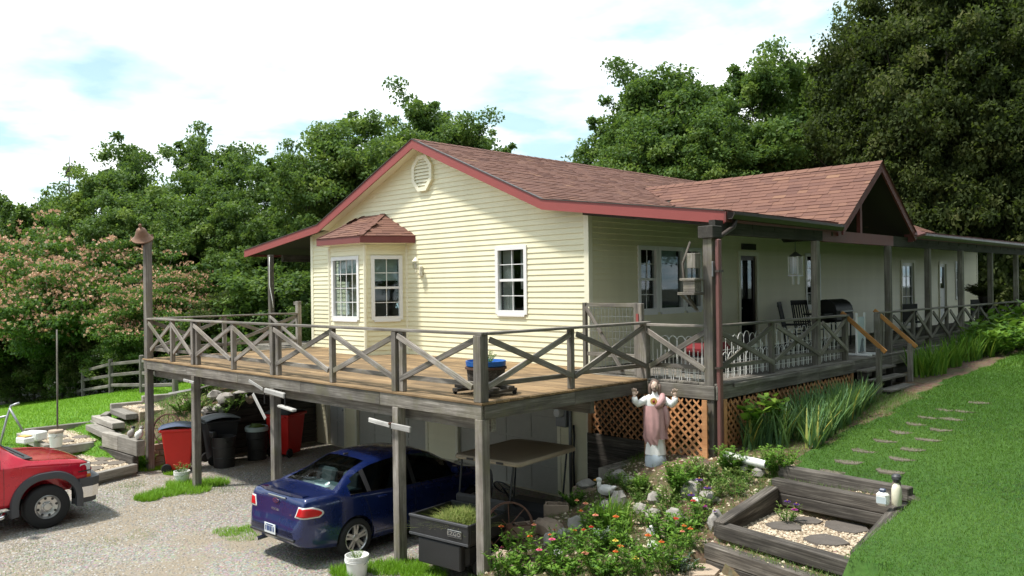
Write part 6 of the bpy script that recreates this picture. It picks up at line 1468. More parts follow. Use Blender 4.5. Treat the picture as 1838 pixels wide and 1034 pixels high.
m = MB(); m.box((3.27,-.90,4.38),(3.30,-.84,4.62),.006); tag(m.build('thermometer', M['grey_metal']), 'grey thermometer strip on the porch corner post', 'thermometer')
ln = thing('hanging_lantern', 'pale glass lantern hanging under the porch beam near the steps', 'lantern', (2.5,3.62,4.35)); c = Vector((2.5,3.62,4.35))
m = MB(); m.tube([c+V(0,0,.5), c+V(0,0,.95)], .006, 5); m.build('chain', M['black_metal'], ln); m = MB(); m.lathe([(.15,.46),(.05,.53),(.0,.56)], 4, c); m.build('roof', M['galv'], ln); m = MB(); m.box(c+V(-.09,-.09,.10), c+V(.09,.09,.44)); m.build('glass_box', M['lamp_glass'], ln)
for sx in (-1,1):
    for sy in (-1,1): m = MB(); m.box(c+V(sx*.1-.01,sy*.1-.01,.08), c+V(sx*.1+.01,sy*.1+.01,.46)); m.build('frame', M['white_vinyl'], ln)
m = MB(); m.box(c+V(-.11,-.11,.05), c+V(.11,.11,.08)); m.build('base', M['galv'], ln)
for k, (dx, dy) in enumerate(((-.05,0),(.05,.03))): m = MB(); m.tube([c+V(dx,dy,.05), c+V(dx,dy,-.12)], .025, 8); m.build('chime', M['white_vinyl'], ln)
def rocker(label, p, rz, mat='black_plastic'):
    o = thing('rocking_chair', label, 'chair', p, rz, local=True)
    for sx in (-.26,.26):
        m = MB(); m.tube([(sx,-.42+i*.084,.03+.10*((i-5)/5)**2) for i in range(11)], .018, 6); m.build('rocker', M[mat], o)
        m = MB(); m.tube([(sx,-.2,.06),(sx,-.2,.62)], .02, 6); m.build('front_leg', M[mat], o); m = MB(); m.tube([(sx,.2,.06),(sx,.24,.45),(sx,.38,1.15)], .02, 6); m.build('back_post', M[mat], o)
        m = MB(); m.bar((sx,-.26,.64),(sx,.28,.62),.06,.025); m.build('armrest', M[mat], o)
    for k in range(5): m = MB(); m.bar((-.26,-.2+k*.09,.43-.01*k),(.26,-.2+k*.09,.43-.01*k),.075,.02); m.build('seat_slat', M[mat], o)
    for k in range(6): m = MB(); x = -.2+k*.08; m.bar((x,.24,.46),(x,.37,1.08),.035,.015); m.build('back_slat', M[mat], o)
    m = MB(); m.bar((-.26,.38,1.10),(.26,.38,1.10),.025,.12); m.build('top_rail', M[mat], o); return o
rocker('dark slatted rocking chair on the porch beside the small window', (.95,7.6,D), R(70)); rocker('dark rocking chair on the porch near the grill', (1.4,5.9,D), R(110))
gr = thing('barbecue_grill', 'black covered barbecue grill on the porch behind the steps', 'grill', (1.3,8.2,D))
m = MB(); m.box((.95,7.75,D+.62),(1.55,8.85,D+.85),.05); m.build('firebox', M['black_metal'], gr); m = MB(); m.tube([(1.25,7.8,D+.88),(1.25,8.8,D+.88)], .30, 18); m.build('lid', M['black_plastic'], gr, smooth=40); m = MB(); m.box((.95,7.2,D+.8),(1.5,7.72,D+.84),.01); m.build('side_shelf', M['black_plastic'], gr)
for x in (1.0,1.5):
    for y in (7.85,8.75): m = MB(); m.tube([(x,y,D),(x,y,D+.64)], .02, 6); m.build('leg', M['black_metal'], gr)
m = MB(); m.box((1.58,7.95,D+.86),(1.62,8.65,D+.89)); m.build('handle', M['galv'], gr)
sg = thing('painted_board', 'pale blue framed board with a grey animal figure at the top of the steps', 'sign board', (2.98,5.65,D), R(0)); y0, x0 = 5.50, 2.98
for y in (y0-.02,y0+.40): m = MB(); m.box((x0-.02,y-.025,D+.03),(x0+.02,y+.025,D+.93),.004); m.build('frame_stile', M['white_vinyl'], sg)
m = MB(); m.box((x0-.008,y0+.008,D+.08),(x0+.008,y0+.372,D+.84)); m.build('panel', M['sign_blue'], sg)
m = MB(); P2 = [(.10,.08),(.32,.08),(.30,.16),(.27,.24),(.29,.31),(.33,.33),(.29,.36),(.24,.38),(.20,.34),(.17,.24),(.13,.15)]; m.prism([(x0+.012,y0+a,D+b) for a, b in P2], (.006,0,0)); m.build('animal_figure', M['sign_grey'], sg, recalc=True)
m = MB(); m.bar((x0-.2,y0-.02,D+.03),(x0+.32,y0-.02,D+.03),.06,.05,ch=.01); m.build('foot', M['white_vinyl'], sg); m = MB(); m.bar((x0-.2,y0+.40,D+.03),(x0+.32,y0+.40,D+.03),.06,.05,ch=.01); m.build('foot', M['white_vinyl'], sg)
m = MB(); m.cbox((2.2,.7,D+.42),(.5,.9,.22),None,.08); tag(m.build('cushion', M['cushion_red'], smooth=40), 'dark red cushion on a low bench behind the porch rail', 'cushion')
m = MB(); m.box((1.95,.2,D),(2.45,1.2,D+.29),.02); tag(m.build('bench', M['wood_dark']), 'low dark bench under the red cushion on the porch', 'bench')
m = MB(); m.box((.03,5.85,5.10),(.06,6.55,5.25),.006); tag(m.build('door_plaque', M['wood_dark']), 'dark wooden plaque on the wall above the porch door', 'plaque')
for y in (12.6,19.0): 
    o = thing('patio_chair', 'dark metal patio chair on the far porch', 'chair', (1.8,y,D), R(60), 'chairs on the far porch', local=True)
    m = MB(); m.box((-.25,-.25,.42),(.25,.25,.46)); m.build('seat', M['black_metal'], o); m = MB(); m.box((-.25,.22,.46),(.25,.25,.95)); m.build('backrest', M['black_metal'], o)
    for a in (-.23,.23):
        for b in (-.23,.23): m = MB(); m.tube([(a,b,0),(a,b,.44)], .015, 5); m.build('leg', M['black_metal'], o)
# split rail fence at the left lawn edge
fp = [(-14.6,-1.95),(-17.58,-1.79),(-21.07,-1.54),(-25.22,-1.15),(-29.4,-.4),(-33.5,.6)]
fn = thing('split_rail_fence', 'weathered three rail split wood fence at the edge of the woods', 'fence', (-20,-1.6,.5))
for i, (x, y) in enumerate(fp):
    z = H(x,y); m = MB(); m.cbox((x,y,z+.58),(.17,.15,1.36),Matrix.Rotation(R(wob(20)),3,'Z'),.03); m.build('fence_post', M['wood_grey'], fn)
    if i: 
        a = fp[i-1]
        for h in (.28,.68,1.06): m = MB(); m.bar((a[0],a[1],H(*a)+h+wob(.04)),(x,y,z+h+wob(.04)),.07,.12,ch=.02); m.build('fence_rail', M['wood_grey'], fn)
# ------------------------------------------------------------------ plants
def leafq(P, d, nrm, L, W, rng=RNG):
    """diamond leaves: base, side, tip, side"""
    d = d/np.linalg.norm(d, axis=1)[:,None]; s = np.cross(d, nrm); s /= np.linalg.norm(s, axis=1)[:,None]+1e-9
    L = np.asarray(L)[:,None]; W = np.asarray(W)[:,None]; n = len(P)
    up = np.cross(s, d)
    V_ = np.stack([P, P+d*L*.45+s*W*.5+up*L*.06, P+d*L, P+d*L*.45-s*W*.5+up*L*.06], 1).reshape(-1,3)
    F = np.arange(n*4).reshape(n,4); return V_, F
def rdir(n, up=0.0, rng=RNG):
    v = rng.normal(size=(n,3)); v[:,2] += up; return v/np.linalg.norm(v, axis=1)[:,None]
def herb(seed, stems, h, spread, leaf, lw, per, rng=None):
    """leafy herb: stems with leaves all the way up; returns leaf arrays and stem tips"""
    rng = np.random.default_rng(seed); Ps = []; ds = []; ns = []; Ls = []; tips = []; tt = []
    for k in range(stems):
        a = rng.uniform(0, 2*np.pi); r = spread*math.sqrt(rng.uniform(0,1)); b = np.array([r*.5*math.cos(a), r*.5*math.sin(a), 0]); hh = h*rng.uniform(.6,1.1); t = b+np.array([r*math.cos(a), r*math.sin(a), hh])
        tips.append(t); m = per; f = rng.uniform(.15,1,m); p = b+(t-b)*f[:,None]
        az = rng.uniform(0,2*np.pi,m); d = np.stack([np.cos(az), np.sin(az), rng.uniform(.0,.7,m)], -1)
        Ps.append(p); ds.append(d); ns.append(np.stack([0*az,0*az,1+0*az], -1)+rng.normal(size=(m,3))*.35); Ls.append(leaf*rng.uniform(.6,1.2,m)); tt.append(np.clip(.25+.6*f+rng.normal(size=m)*.15,0,1))
    P = np.concatenate(Ps); V_, F = leafq(P, np.concatenate(ds), np.concatenate(ns), np.concatenate(Ls), np.concatenate(Ls)*lw, rng)
    st = MB()
    for t in tips[:24]: st.tube([(t[0]*.33,t[1]*.33,-.02), (t[0]*.7,t[1]*.7,t[2]*.55), tuple(t)], [.006,.005,.003], 4)
    return V_, F, np.repeat(np.concatenate(tt), 4), tips, st
def bloom(mb_c, r, petals=11):
    m = MB(); c = Vector(mb_c)
    for ring_, (rr, z, k) in enumerate(((r,0,petals),(r*.65,r*.18,petals-3))):
        for i in range(k):
            a = 2*math.pi*(i+.5*ring_)/k; d = Vector((math.cos(a),math.sin(a),0)); s = Vector((-math.sin(a),math.cos(a),0)); w = rr*.34
            m.add([c+V(0,0,z), c+d*rr*.6+s*w+V(0,0,z+r*.10), c+d*rr+V(0,0,z-r*.02), c+d*rr*.6-s*w+V(0,0,z+r*.10)], [(0,1,2,3)])
    return m
MESH_CACHE = {}
def place_herb(name, label, cat, p, kind, s=1.0, rz=None, group=None, blooms=0, colors=('petal_red',), br=.035, seed=0):
    (stems, h, spread, leaf, lw, per, mat) = kind
    key = (kind, seed)
    if key not in MESH_CACHE:
        V_, F, T_, tips, st_ = herb(seed+17, stems, h, spread, leaf, lw, per)
        fo = join_np('foliage', V_, F, M[mat], tint=T_); so = st_.build('stems', M['leaf_weed'], center=False)
        MESH_CACHE[key] = (fo.data, so.data, tips); bpy.data.objects.remove(fo); bpy.data.objects.remove(so)
    fd, sd, tips = MESH_CACHE[key]
    o = thing(name, label, cat, p, random.uniform(0,6.28) if rz is None else rz, group, local=True); o.scale = (s,s,s)
    for nm, dta in (('foliage',fd),('stems',sd)):
        c = bpy.data.objects.new(nm, dta); COL.objects.link(c); c.parent = o
        if nm == 'stems': tag(c, kind='stuff')
    order = sorted(range(len(tips)), key=lambda i: -tips[i][2]); random.shuffle(order)
    for i in order[:blooms]:
        t = tips[i]; col = random.choice(colors); m = bloom((t[0],t[1],t[2]+.02), br*random.uniform(.75,1.2)); b = m.build('bloom', M[col], o)
        m = MB(); m.ball((t[0],t[1],t[2]+.03+br*.15), br*.28, 6, 4); m.build('flower_eye', M['flower_eye'], b)
    return o
ZIN = (14,.46,.17,.085,.38,20,'leaf_bright'); ZIN2 = (16,.38,.20,.075,.38,18,'leaf_bright'); LOW = (22,.20,.20,.055,.5,18,'leaf_bright'); WEED = (14,.24,.16,.07,.3,16,'leaf_weed'); SHRUB = (34,.55,.26,.09,.42,34,'leaf_bright'); SIL = (24,.26,.16,.06,.4,22,'leaf_silver')
zl = {'r': ('zinnia plant with red and orange blooms in the front flower bed', ('petal_red','petal_orange')), 's': ('zinnia plant with salmon and orange blooms in the front flower bed', ('petal_salmon','petal_orange')), 'p': ('zinnia plant with pink blooms in the front flower bed', ('petal_pink','petal_red','petal_orange')), 'y': ('zinnia plant with yellow and red blooms in the front flower bed', ('petal_yellow','petal_red'))}
for i, (u, v, c, s, nb) in enumerate(((900,1030,'p',1.0,2),(930,1010,'s',.95,3),(990,1020,'p',1.1,4),(1050,1000,'r',1.05,4),(1075,1034,'s',1.1,4),(1100,990,'s',1.1,3),(1150,1034,'y',1.0,3),(1200,1030,'r',1.15,4),(1225,985,'s',1.05,3),(1060,960,'s',1.0,4),(1190,965,'r',1.0,2),(1240,950,'p',.95,2),(1010,990,'s',.9,3),(880,1000,'p',.9,3))):
    p = hit(u, v); place_herb('zinnia_plant', zl[c][0], 'flowering plant', p, ZIN if i % 2 else ZIN2, s*random.uniform(.9,1.1), None, 'zinnias in the front bed', max(1,nb-1), zl[c][1], .042, i % 3)
for (u, v, s) in ((945,1034,1.4),(1010,1034,1.3),(1090,1034,1.4),(1160,1000,1.2),(1260,1034,1.3),(1215,960,1.2),(1085,985,1.2)):
    p = hit(u, v); place_herb('leafy_plant', 'dense leafy green plant filling the flower bed', 'plant', p, LOW, s, None, 'leafy fillers in the front bed', 0, seed=1)
for (u, v, k, s, lb) in ((1034,905,LOW,1.0,'bright green rounded clump beside the cinder blocks'),(1220,885,SHRUB,.8,'upright yellow green leafy shrub among the rocks'),(1150,885,SHRUB,.5,'low green leafy shrub below the block row'),(1395,855,SHRUB,.75,'feathery green shrub at the end of the white pipe'),(1310,850,SHRUB,.7,'fine leaved green bush near the downspout'),(1085,975,SIL,.8,'silvery leaved plant among the zinnias'),(1225,1034,SIL,1.0,'grey leaved plant at the edge of the front bed'),(1255,910,WEED,1.2,'trailing plant with purple flowers by the rocks'),(1420,935,WEED,.9,'small plant with purple blooms in the pebble bed'),(1090,902,LOW,.45,'purple petunia below the white duck'),(1280,940,WEED,.8,'straggly plant with magenta flowers by the timber')):
    p = hit(u, v); pu = 'purple' in lb or 'magenta' in lb
    if 'pebble' in lb: p = Vector(on(1412,935,'z',1.04))
    place_herb('petunia' if 'petunia' in lb else 'garden_shrub' if k is SHRUB else 'garden_plant', lb, 'plant', p, k, s, None, None, (7 if 'petunia' in lb else 3) if pu else 0, ('petal_purple','petal_magenta') if pu else ('petal_red',), .05)
for (u, v, s) in ((1130,880,1),(1150,900,1),(1195,905,1.1),(1215,858,.8),(1240,862,1),(1265,855,1.2),(1290,870,1.1),(1330,870,1.0),(1285,890,1),(1345,845,1.1),(1120,925,.9),(1160,940,.9),(1200,925,.9),(1320,890,.9),(1265,925,.8),(1105,870,.9)):
    p = hit(u, v); place_herb('weed', 'loose green and tan weed on the bank below the statue', 'weed', p, WEED, s, None, 'weeds on the bank below the statue', 0, seed=random.randint(0,2))
for (u, v, k, s, lb) in ((330,740,LOW,1.5,'rounded green plant beside the bell post'),(375,700,LOW,1.6,'bright green plant on the bank beyond the deck post'),(440,690,LOW,1.6,'bright green clump on the bank near the house'),(350,735,WEED,1.8,'pale weed on the bank behind the iron wheel'),(395,745,WEED,1.8,'tan weed on the bank between the deck posts'),(420,735,WEED,1.6,'weedy tuft on the bank above the black bin'),(268,835,LOW,1.3,'green weeds at the foot of the bell post')):
    p = hit(u, v); place_herb('bank_plant', lb, 'plant', p, k, s)
place_herb('potted_flowers', 'trailing red flowers growing in the white bucket by the post', 'potted plant', (pb1.x,pb1.y,pb1.z+.22), WEED, .8, blooms=8, colors=('petal_red','petal_salmon'), br=.025)
place_herb('potted_grass', 'grassy seedling growing in the white bucket behind the sedan', 'potted plant', (pb2.x,pb2.y,pb2.z+.24), WEED, .5)
place_herb('deck_seedling', 'thin green seedlings growing in the blue lined planter', 'potted plant', (1.30,-4.02,D+.44), WEED, .75)
# big leafy plants at the far end of the porch and through the left porch
HOSTA = (26,.60,.50,.20,.5,16,'leaf_bright')
for (x, y, s, lb) in ((4.0,11.6,1.3,'large leafy green plant spilling over the far border'),(4.2,12.8,1.4,'broad leaved plant at the far end of the border'),(3.9,14.3,1.6,'tall broad leaved plant against the far porch rail'),(3.9,16.2,1.9,'tall pale leaved plant beside the far porch posts')):
    place_herb('border_plant', lb, 'plant', (x,y,H(x,y)), HOSTA, s)
pf = thing('hanging_fern', 'dark fern basket on the far porch rail', 'potted plant', (2.9,15.2,D+1.0)); V_, F, T_, _, _ = herb(5, 60, .35, .4, .14, .3, 30); o = join_np('fronds', V_, F, M['leaf_oak_dark'], pf, T_, loc=(0,0,.1)); m = MB(); m.lathe([(.12,0),(.2,.22),(0,.22)], 14, (2.9,15.2,D+.9)); m.build('basket', M['wood_dark'], pf)
# iris clumps: fans of sword leaves
def iris_mesh(seed, n=26, h=.75):
    rng = np.random.default_rng(seed); a0 = rng.uniform(0,2*np.pi,n); r = .13*np.sqrt(rng.uniform(0,1,n)); P = np.stack([r*np.cos(a0), r*np.sin(a0), 0*r-.02], -1)
    return blades(P, h*rng.uniform(.55,1.1,n), rng.uniform(.038,.060,n), .40, .7, None, 4, rng)
IR = {}
for mt in ('leaf_iris','leaf_lily'):
    for k in range(4): V_, F, T_ = iris_mesh(k+(10 if mt == 'leaf_lily' else 0), 26, .75 if mt == 'leaf_iris' else .62); o = join_np('leaves', V_, F, M[mt], tint=T_); IR[(mt,k)] = o.data; bpy.data.objects.remove(o)
def iris(x, y, s, mt, label, group):
    o = thing('iris_clump' if mt == 'leaf_iris' else 'daylily_clump', label, 'plant', (x,y,H(x,y)), random.uniform(0,6.28), group, local=True); o.scale = (s,s,s)
    c = bpy.data.objects.new('leaves', IR[(mt, random.randint(0,3))]); COL.objects.link(c); c.parent = o
    m = MB(); m.ball((0,0,0), (.10,.10,.04), 8, 4, None, .2); m.build('rhizome', M['wood_timber'], o)
for k in range(72): x, y = random.uniform(3.50,4.45), random.uniform(-.40,3.7); x = min(x, 4.42-.12*y); iris(x, y, random.uniform(.75,1.02)*(1 if y < 2.6 else .8), 'leaf_iris', 'clump of blue green iris blades along the porch lattice', 'irises by the lattice')
for k in range(46): x, y = random.uniform(3.50,4.15), random.uniform(6.5,13.5); iris(x, y, random.uniform(.9,1.25), 'leaf_lily', 'clump of bright arching daylily leaves beyond the porch steps', 'daylilies beyond the steps')
for (u, v) in ((1085,950),(1100,945),(1115,950),(1120,958)): p = hit(u, v); iris(p.x, p.y, .8, 'leaf_lily', 'upright grassy daylily tuft in the flower bed', 'daylily tufts in the front bed')
for (x, y) in ((3.75,.25),(3.6,-.25)): place_herb('lime_shrub', 'lime green broad leaved plant in front of the lattice', 'plant', (x,y,H(x,y)+.35), (8,.4,.14,.20,.8,7,'leaf_lily'), 1.0, None, 'lime plants by the lattice')
# ---- lawns, tufts, gravel
def grass_obj(name, P, h, w, mat, label, cat, lean=1.1, sc=1.2):
    V_, F, T_ = blades(P, h, w, lean, .5, np.clip(vmix(P, sc, RNG)*.45+vmix(P, sc*.31, RNG)*.35+RNG.uniform(-.15,.4,len(P)),0,1), 1); o = join_np(name, V_, F, M[mat], tint=T_); tag(o, label, cat, kind='stuff'); return o
def cam_d(P): return (P-CAM_POS)@FW
P = scatter_rect(400000, 4.3, 12, -6.5, 9, [1]); P = P[seen(P,650)]; d = cam_d(P); grass_obj('lawn_grass', P, RNG.uniform(.022,.05,len(P)), .006*np.clip(d/9,1,2.2), 'grass_shaded', 'mown lawn grass beside the porch, shade put into its green', 'grass')
P = scatter_rect(120000, 3.3, 12, 9, 26, [1]); P = P[seen(P,650)]; grass_obj('lawn_grass', P, RNG.uniform(.05,.09,len(P)), .02, 'grass_shaded', 'mown lawn grass at the far end of the porch', 'grass')
P = scatter_rect(230000, -36, -9.8, -12, 4, [2]); P = P[seen(P,300)]; grass_obj('lawn_grass', P, RNG.uniform(.05,.10,len(P)), .022, 'grass_left', 'bright sunlit lawn grass before the split rail fence', 'grass', sc=.6)
def patch(pts, n, h, mat, label, w=.008):
    Q = []
    for (u, v, r) in pts:
        c = np.array(hit(u, v)); a = RNG.uniform(0,2*np.pi,n//len(pts)); rr = r*np.sqrt(RNG.uniform(0,1,len(a))); x = c[0]+rr*np.cos(a)*1.3; y = c[1]+rr*np.sin(a); Q.append(np.stack([x,y,height(x,y)-.005],-1))
    Q = np.concatenate(Q); grass_obj('grass_patch', Q, RNG.uniform(.4,1.2,len(Q))*h, w, mat, label, 'grass', .8)
patch([(345,880,.35),(300,885,.32),(385,868,.3),(265,895,.25),(325,872,.3)], 6000, .13, 'grass_left', 'strip of bright grass growing at the foot of the deck post', .012)
patch([(435,960,.35),(410,955,.25),(450,950,.2)], 2200, .06, 'grass_left', 'thin grass patch on the gravel beside the sedan')
patch([(690,1022,.28),(730,1020,.3),(760,1034,.3),(620,1030,.2)], 5200, .12, 'grass_left', 'grass growing round the deck post beside the cart', .010)
patch([(290,840,.25),(265,835,.25),(310,850,.2)], 3200, .10, 'grass_left', 'grass at the foot of the bell post and red bin', .012)
patch([(120,1000,.5),(60,985,.35),(255,960,.3),(180,975,.3)], 900, .04, 'leaf_weed', 'sparse weeds in the gravel drive')
patch([(175,905,.5),(215,880,.4),(240,870,.3),(400,880,.3),(560,1010,.3),(30,1020,.5)], 1500, .05, 'leaf_weed', 'ragged weeds along the edges of the gravel drive')
P = scatter_rect(95000, 1.5, 6.6, -6.5, 5, [3]); P = P[seen(P)]; P = P[RNG.uniform(0,1,len(P)) < np.clip((vmix(P,2.0,RNG)-.2)*2.0,.05,1)]; grass_obj('ground_cover', P, RNG.uniform(.03,.11,len(P)), .008, 'leaf_weed', 'patchy weeds and dry grass over the garden soil', 'ground cover', .9)
P = scatter_rect(30000, -14, -9.8, -4.6, 2, [3]); grass_obj('ground_cover', P[::2], RNG.uniform(.04,.14,len(P[::2])), .014, 'leaf_weed', 'patchy weeds on the bank behind the bins', 'ground cover', .9)
n = 120000; x = RNG.uniform(-13,2,n); y = RNG.uniform(-10.5,-.5,n); k = region(x,y) == 0; C = np.stack([x,y,height(x,y)+.002],-1)[k]; C = C[seen(C,250)]; C = C[RNG.uniform(0,1,len(C)) < .12+.88*vmix(C,.8,RNG)]
tag(pebble_mesh('gravel_stones', C, RNG.uniform(.008,.022,len(C)), 'pebble_grey'), 'loose pale gravel stones over the driveway', 'gravel', kind='stuff')
n = 3500; x = RNG.uniform(1.6,6.4,n); y = RNG.uniform(-6,-.5,n); k = region(x,y) == 3; C = np.stack([x,y,height(x,y)],-1)[k]; tag(pebble_mesh('mulch_chips', C, RNG.uniform(.01,.035,len(C)), 'pebble_tan'), 'small stones and chips scattered on the garden soil', 'gravel', kind='stuff')
# ------------------------------------------------------------------ trees
def tree_proto(seed, h, rx, base, leaf, nleaf, mat, trunk_r=.2, limbs=9, droop=0.0, clump=.62, flat=.62, rz_=None, top_bias=0.0):
    """tapered trunk, limbs and twigs; leaves gathered in clumps round the twig ends"""
    rng = np.random.default_rng(seed); rnd = random.Random(seed)
    tk = MB(); pts = [Vector((0,0,-.4))]; n = 8
    for i in range(1, n+1): pts.append(Vector((rnd.uniform(-.03,.03)*h*i/n, rnd.uniform(-.03,.03)*h*i/n, h*.88*i/n)))
    tk.tube(pts, [trunk_r*(1.25 if i == 0 else 1-.88*i/n) for i in range(n+1)], 9)
    cl = []; rz = rz_ or (h-base)/2; cz = base+rz
    for k in range(limbs):
        t = .28+.66*(k+rnd.random())/limbs; i = min(int(t*n), n-1); p0 = pts[i].lerp(pts[i+1], t*n-i); az = k*2.4+rnd.uniform(-.5,.5)
        z1 = min(h*.97, max(base+.4, p0.z+rnd.uniform(.05,.32)*h)); rel = (z1-cz)/rz; rr = rx*math.sqrt(max(.06, 1-rel*rel))*rnd.uniform(.62,1.02)
        p2 = Vector((rr*math.cos(az), rr*math.sin(az), z1)); p1 = p0.lerp(p2, .5)+Vector((0,0,rnd.uniform(-.05,.06)*h))
        r0 = trunk_r*(1-.85*t)*.6; Lm = [p0, p0.lerp(p1,.6), p1, p1.lerp(p2,.55), p2]; tk.tube(Lm, [r0,r0*.8,r0*.6,r0*.4,r0*.15], 6)
        for q in range(9):
            s = rnd.uniform(.35,1.0); j = min(int(s*4),3); a = Lm[j].lerp(Lm[j+1], s*4-j); d = Vector((rnd.uniform(-1,1),rnd.uniform(-1,1),rnd.uniform(-.3,1.0))).normalized()*rx*rnd.uniform(.18,.52)
            tk.tube([a, a+d*.5+Vector((0,0,.05)), a+d], [r0*.28,r0*.18,.01], 4); cl.append(a+d); cl.append(a+d*.55)
        cl.append(p2)
    cl = [c for c in cl]
    for k in range(int(len(cl)*.38)):                               # fill between, keeping holes
        u = rng.normal(size=3); u /= np.linalg.norm(u); r = rng.uniform(.45,1.0)**.5; c = Vector((u[0]*rx*r, u[1]*rx*r, cz+u[2]*rz*r))
        if c.z > base*.9: cl.append(c)
    N = len(cl); per = max(20, nleaf//N); C = np.array([tuple(c) for c in cl]); size = clump*rng.uniform(.38,1.3,N)*(rx/3.2)**.5; tn = np.clip(rng.normal(.42,.2,N),0,1)
    idx = np.repeat(np.arange(N), per); off = rng.normal(size=(len(idx),3)); off /= np.linalg.norm(off, axis=1)[:,None]; off *= (rng.uniform(0,1,len(idx))**.45)[:,None]
    P = C[idx]+off*size[idx][:,None]*np.array([1,1,flat]); L = leaf*rng.uniform(.6,1.3,len(idx))
    nrm = off*.6+np.array([0,0,.75])+rng.normal(size=off.shape)*.5; d = rdir(len(idx), -.25-droop, rng)
    V_, F = leafq(P, d, nrm, L, L*.62, rng); tint = np.clip(tn[idx]+rng.normal(size=len(idx))*.12+off[:,2]*.10, 0, 1)  # leaves tinted lighter towards each clump's top, light put into the colour
    to = tk.build('trunk', M['bark'], center=False, smooth=True); co = join_np('crown', V_, F, M[mat], tint=np.repeat(tint,4)); td, cd = to.data, co.data
    for o in (to, co): bpy.data.objects.remove(o)
    return [('trunk',td),('crown',cd)], C, size
TREES = {}
def proto(key, *a, **k): TREES[key] = tree_proto(*a, **k)[0]
proto('oak_a', 1, 13.0, 4.0, 3.0, .21, 42000, 'leaf_oak'); proto('oak_b', 2, 13.0, 3.6, 2.2, .21, 40000, 'leaf_oak', limbs=11); proto('oak_c', 3, 12.0, 4.4, 2.4, .22, 42000, 'leaf_oak', limbs=12, clump=.7)
proto('slim', 4, 12.0, 2.6, 2.5, .21, 20000, 'leaf_oak', limbs=10, clump=.5, trunk_r=.14)
proto('dark_a', 5, 15.0, 4.4, 2.0, .19, 70000, 'leaf_oak_dark', limbs=14, clump=.72, trunk_r=.24); proto('dark_b', 6, 14.0, 3.8, 1.6, .19, 60000, 'leaf_oak_dark', limbs=14, clump=.68)
proto('bush', 7, 4.0, 2.2, .1, .17, 14000, 'leaf_oak', limbs=8, clump=.55, trunk_r=.07); proto('bush_dark', 8, 4.2, 2.4, .0, .17, 15000, 'leaf_oak_dark', limbs=8, clump=.55, trunk_r=.07)
# mimosa: flat tiers of feathery leaves with pink tufts on top
def mimosa(seed, h, rx):
    parts, C, size = tree_proto(seed, h, rx, h*.30, .16, 42000, 'leaf_mimosa', .14, 12, .0, .8, .30)
    rng = np.random.default_rng(seed+50); top = C[:,2] > h*.42; C2 = C[top]; s2 = size[top]; n = 3000; i = rng.integers(0, len(C2), n); o = rng.normal(size=(n,3)); o[:,2] = np.abs(o[:,2]); o /= np.linalg.norm(o, axis=1)[:,None]
    k = rng.uniform(0,1,n) < .35+.65*(C2[i][:,2]/h); i, o = i[k], o[k]
    P = C2[i]+o*s2[i][:,None]*np.array([1.0,1.0,.36])+np.array([0,0,.05]); m = 5; P5 = np.repeat(P, m, 0); d = rdir(len(P5), .9, rng); L = np.full(len(P5), .13)*rng.uniform(.7,1.2,len(P5))
    V_, F = leafq(P5, d, rng.normal(size=P5.shape), L, L*.75, rng); fo = join_np('blossom', V_, F, M['mimosa_flower'], tint=np.repeat(np.repeat(rng.uniform(0,1,len(P)),m),4)); fd = fo.data; bpy.data.objects.remove(fo)
    return parts+[('blossom',fd)]
TREES['mimosa_a'] = mimosa(21, 6.4, 4.4); TREES['mimosa_b'] = mimosa(22, 6.0, 4.0)
def plant_tree(key, x, y, s, label, cat='tree', group=None, name='oak_tree', z=None, sz=1.0):
    o = thing(name, label, cat, (x, y, H(x,y) if z is None else z), random.uniform(0,6.28), group, local=True); o.scale = (s,s,s*sz)
    for nm, dta in TREES[key]:
        c = bpy.data.objects.new(nm, dta); COL.objects.link(c); c.parent = o
        if nm == 'blossom': tag(c, kind='stuff')
    return o
def tree_at(key, u, vtop, depth, label, group=None, name='oak_tree', hproto=13.0, width=1.0, **k):
    """stand a tree in the direction u at the given distance, tall enough to reach the photo's tree line"""
    top = CAM_POS+ray(u, vtop)*depth; z = H(top[0], top[1]); s = .89*(top[2]-z)/hproto; o = plant_tree(key, top[0], top[1], s*width, label, 'tree', group, name); o.scale[2] = s; return o
g = 'oaks beyond the left lawn'; L_ = 'leafy green oak in the woods beyond the pink mimosa'
for i, (u, v, d) in enumerate(((190,268,42),(275,262,44),(345,285,40),(410,262,42),(480,262,40),(225,310,38),(310,330,37),(140,335,46),(385,340,36),(455,330,35))): tree_at(['oak_a','oak_b','oak_c','slim'][i%4], u, v, d, L_ if i%4 != 3 else 'slim young oak rising among the woods beyond the mimosa', g, hproto=[13,13,12,12][i%4])
for (u, v, d) in ((85,345,50),(45,320,48),(15,345,52)): tree_at('slim', u, v, d, 'sparse thin tree standing against the sky past the mimosa', 'thin trees at the wood edge', hproto=12)
g = 'oaks behind the gable end'; L_ = 'tall green oak rising behind the house gable'
for i, (u, v, d, k) in enumerate(((600,200,36,'oak_c'),(545,245,34,'oak_a'),(695,165,40,'oak_b'),(765,148,42,'oak_a'),(820,160,43,'oak_b'),(856,205,44,'slim'),(655,215,36,'oak_a'),(735,210,38,'oak_c'))): tree_at(k, u, v, d, L_, g, hproto=12 if k in ('oak_c','slim') else 13)
g = 'oaks behind the roof ridge'; L_ = 'broad green oak rising behind the long roof ridge'
for i, (u, v, d, k) in enumerate(((1112,185,46,'slim'),(1150,112,46,'oak_a'),(1200,95,46,'oak_c'),(1270,110,44,'oak_b'),(1345,68,45,'oak_a'),(1420,85,47,'oak_c'),(1475,75,49,'oak_b'),(1160,190,42,'oak_c'),(1320,180,42,'oak_a'),(1400,200,43,'oak_b'),(1235,240,41,'oak_c'))): tree_at(k, u, v, d, L_, g, hproto=12 if k in ('oak_c','slim') else 13)
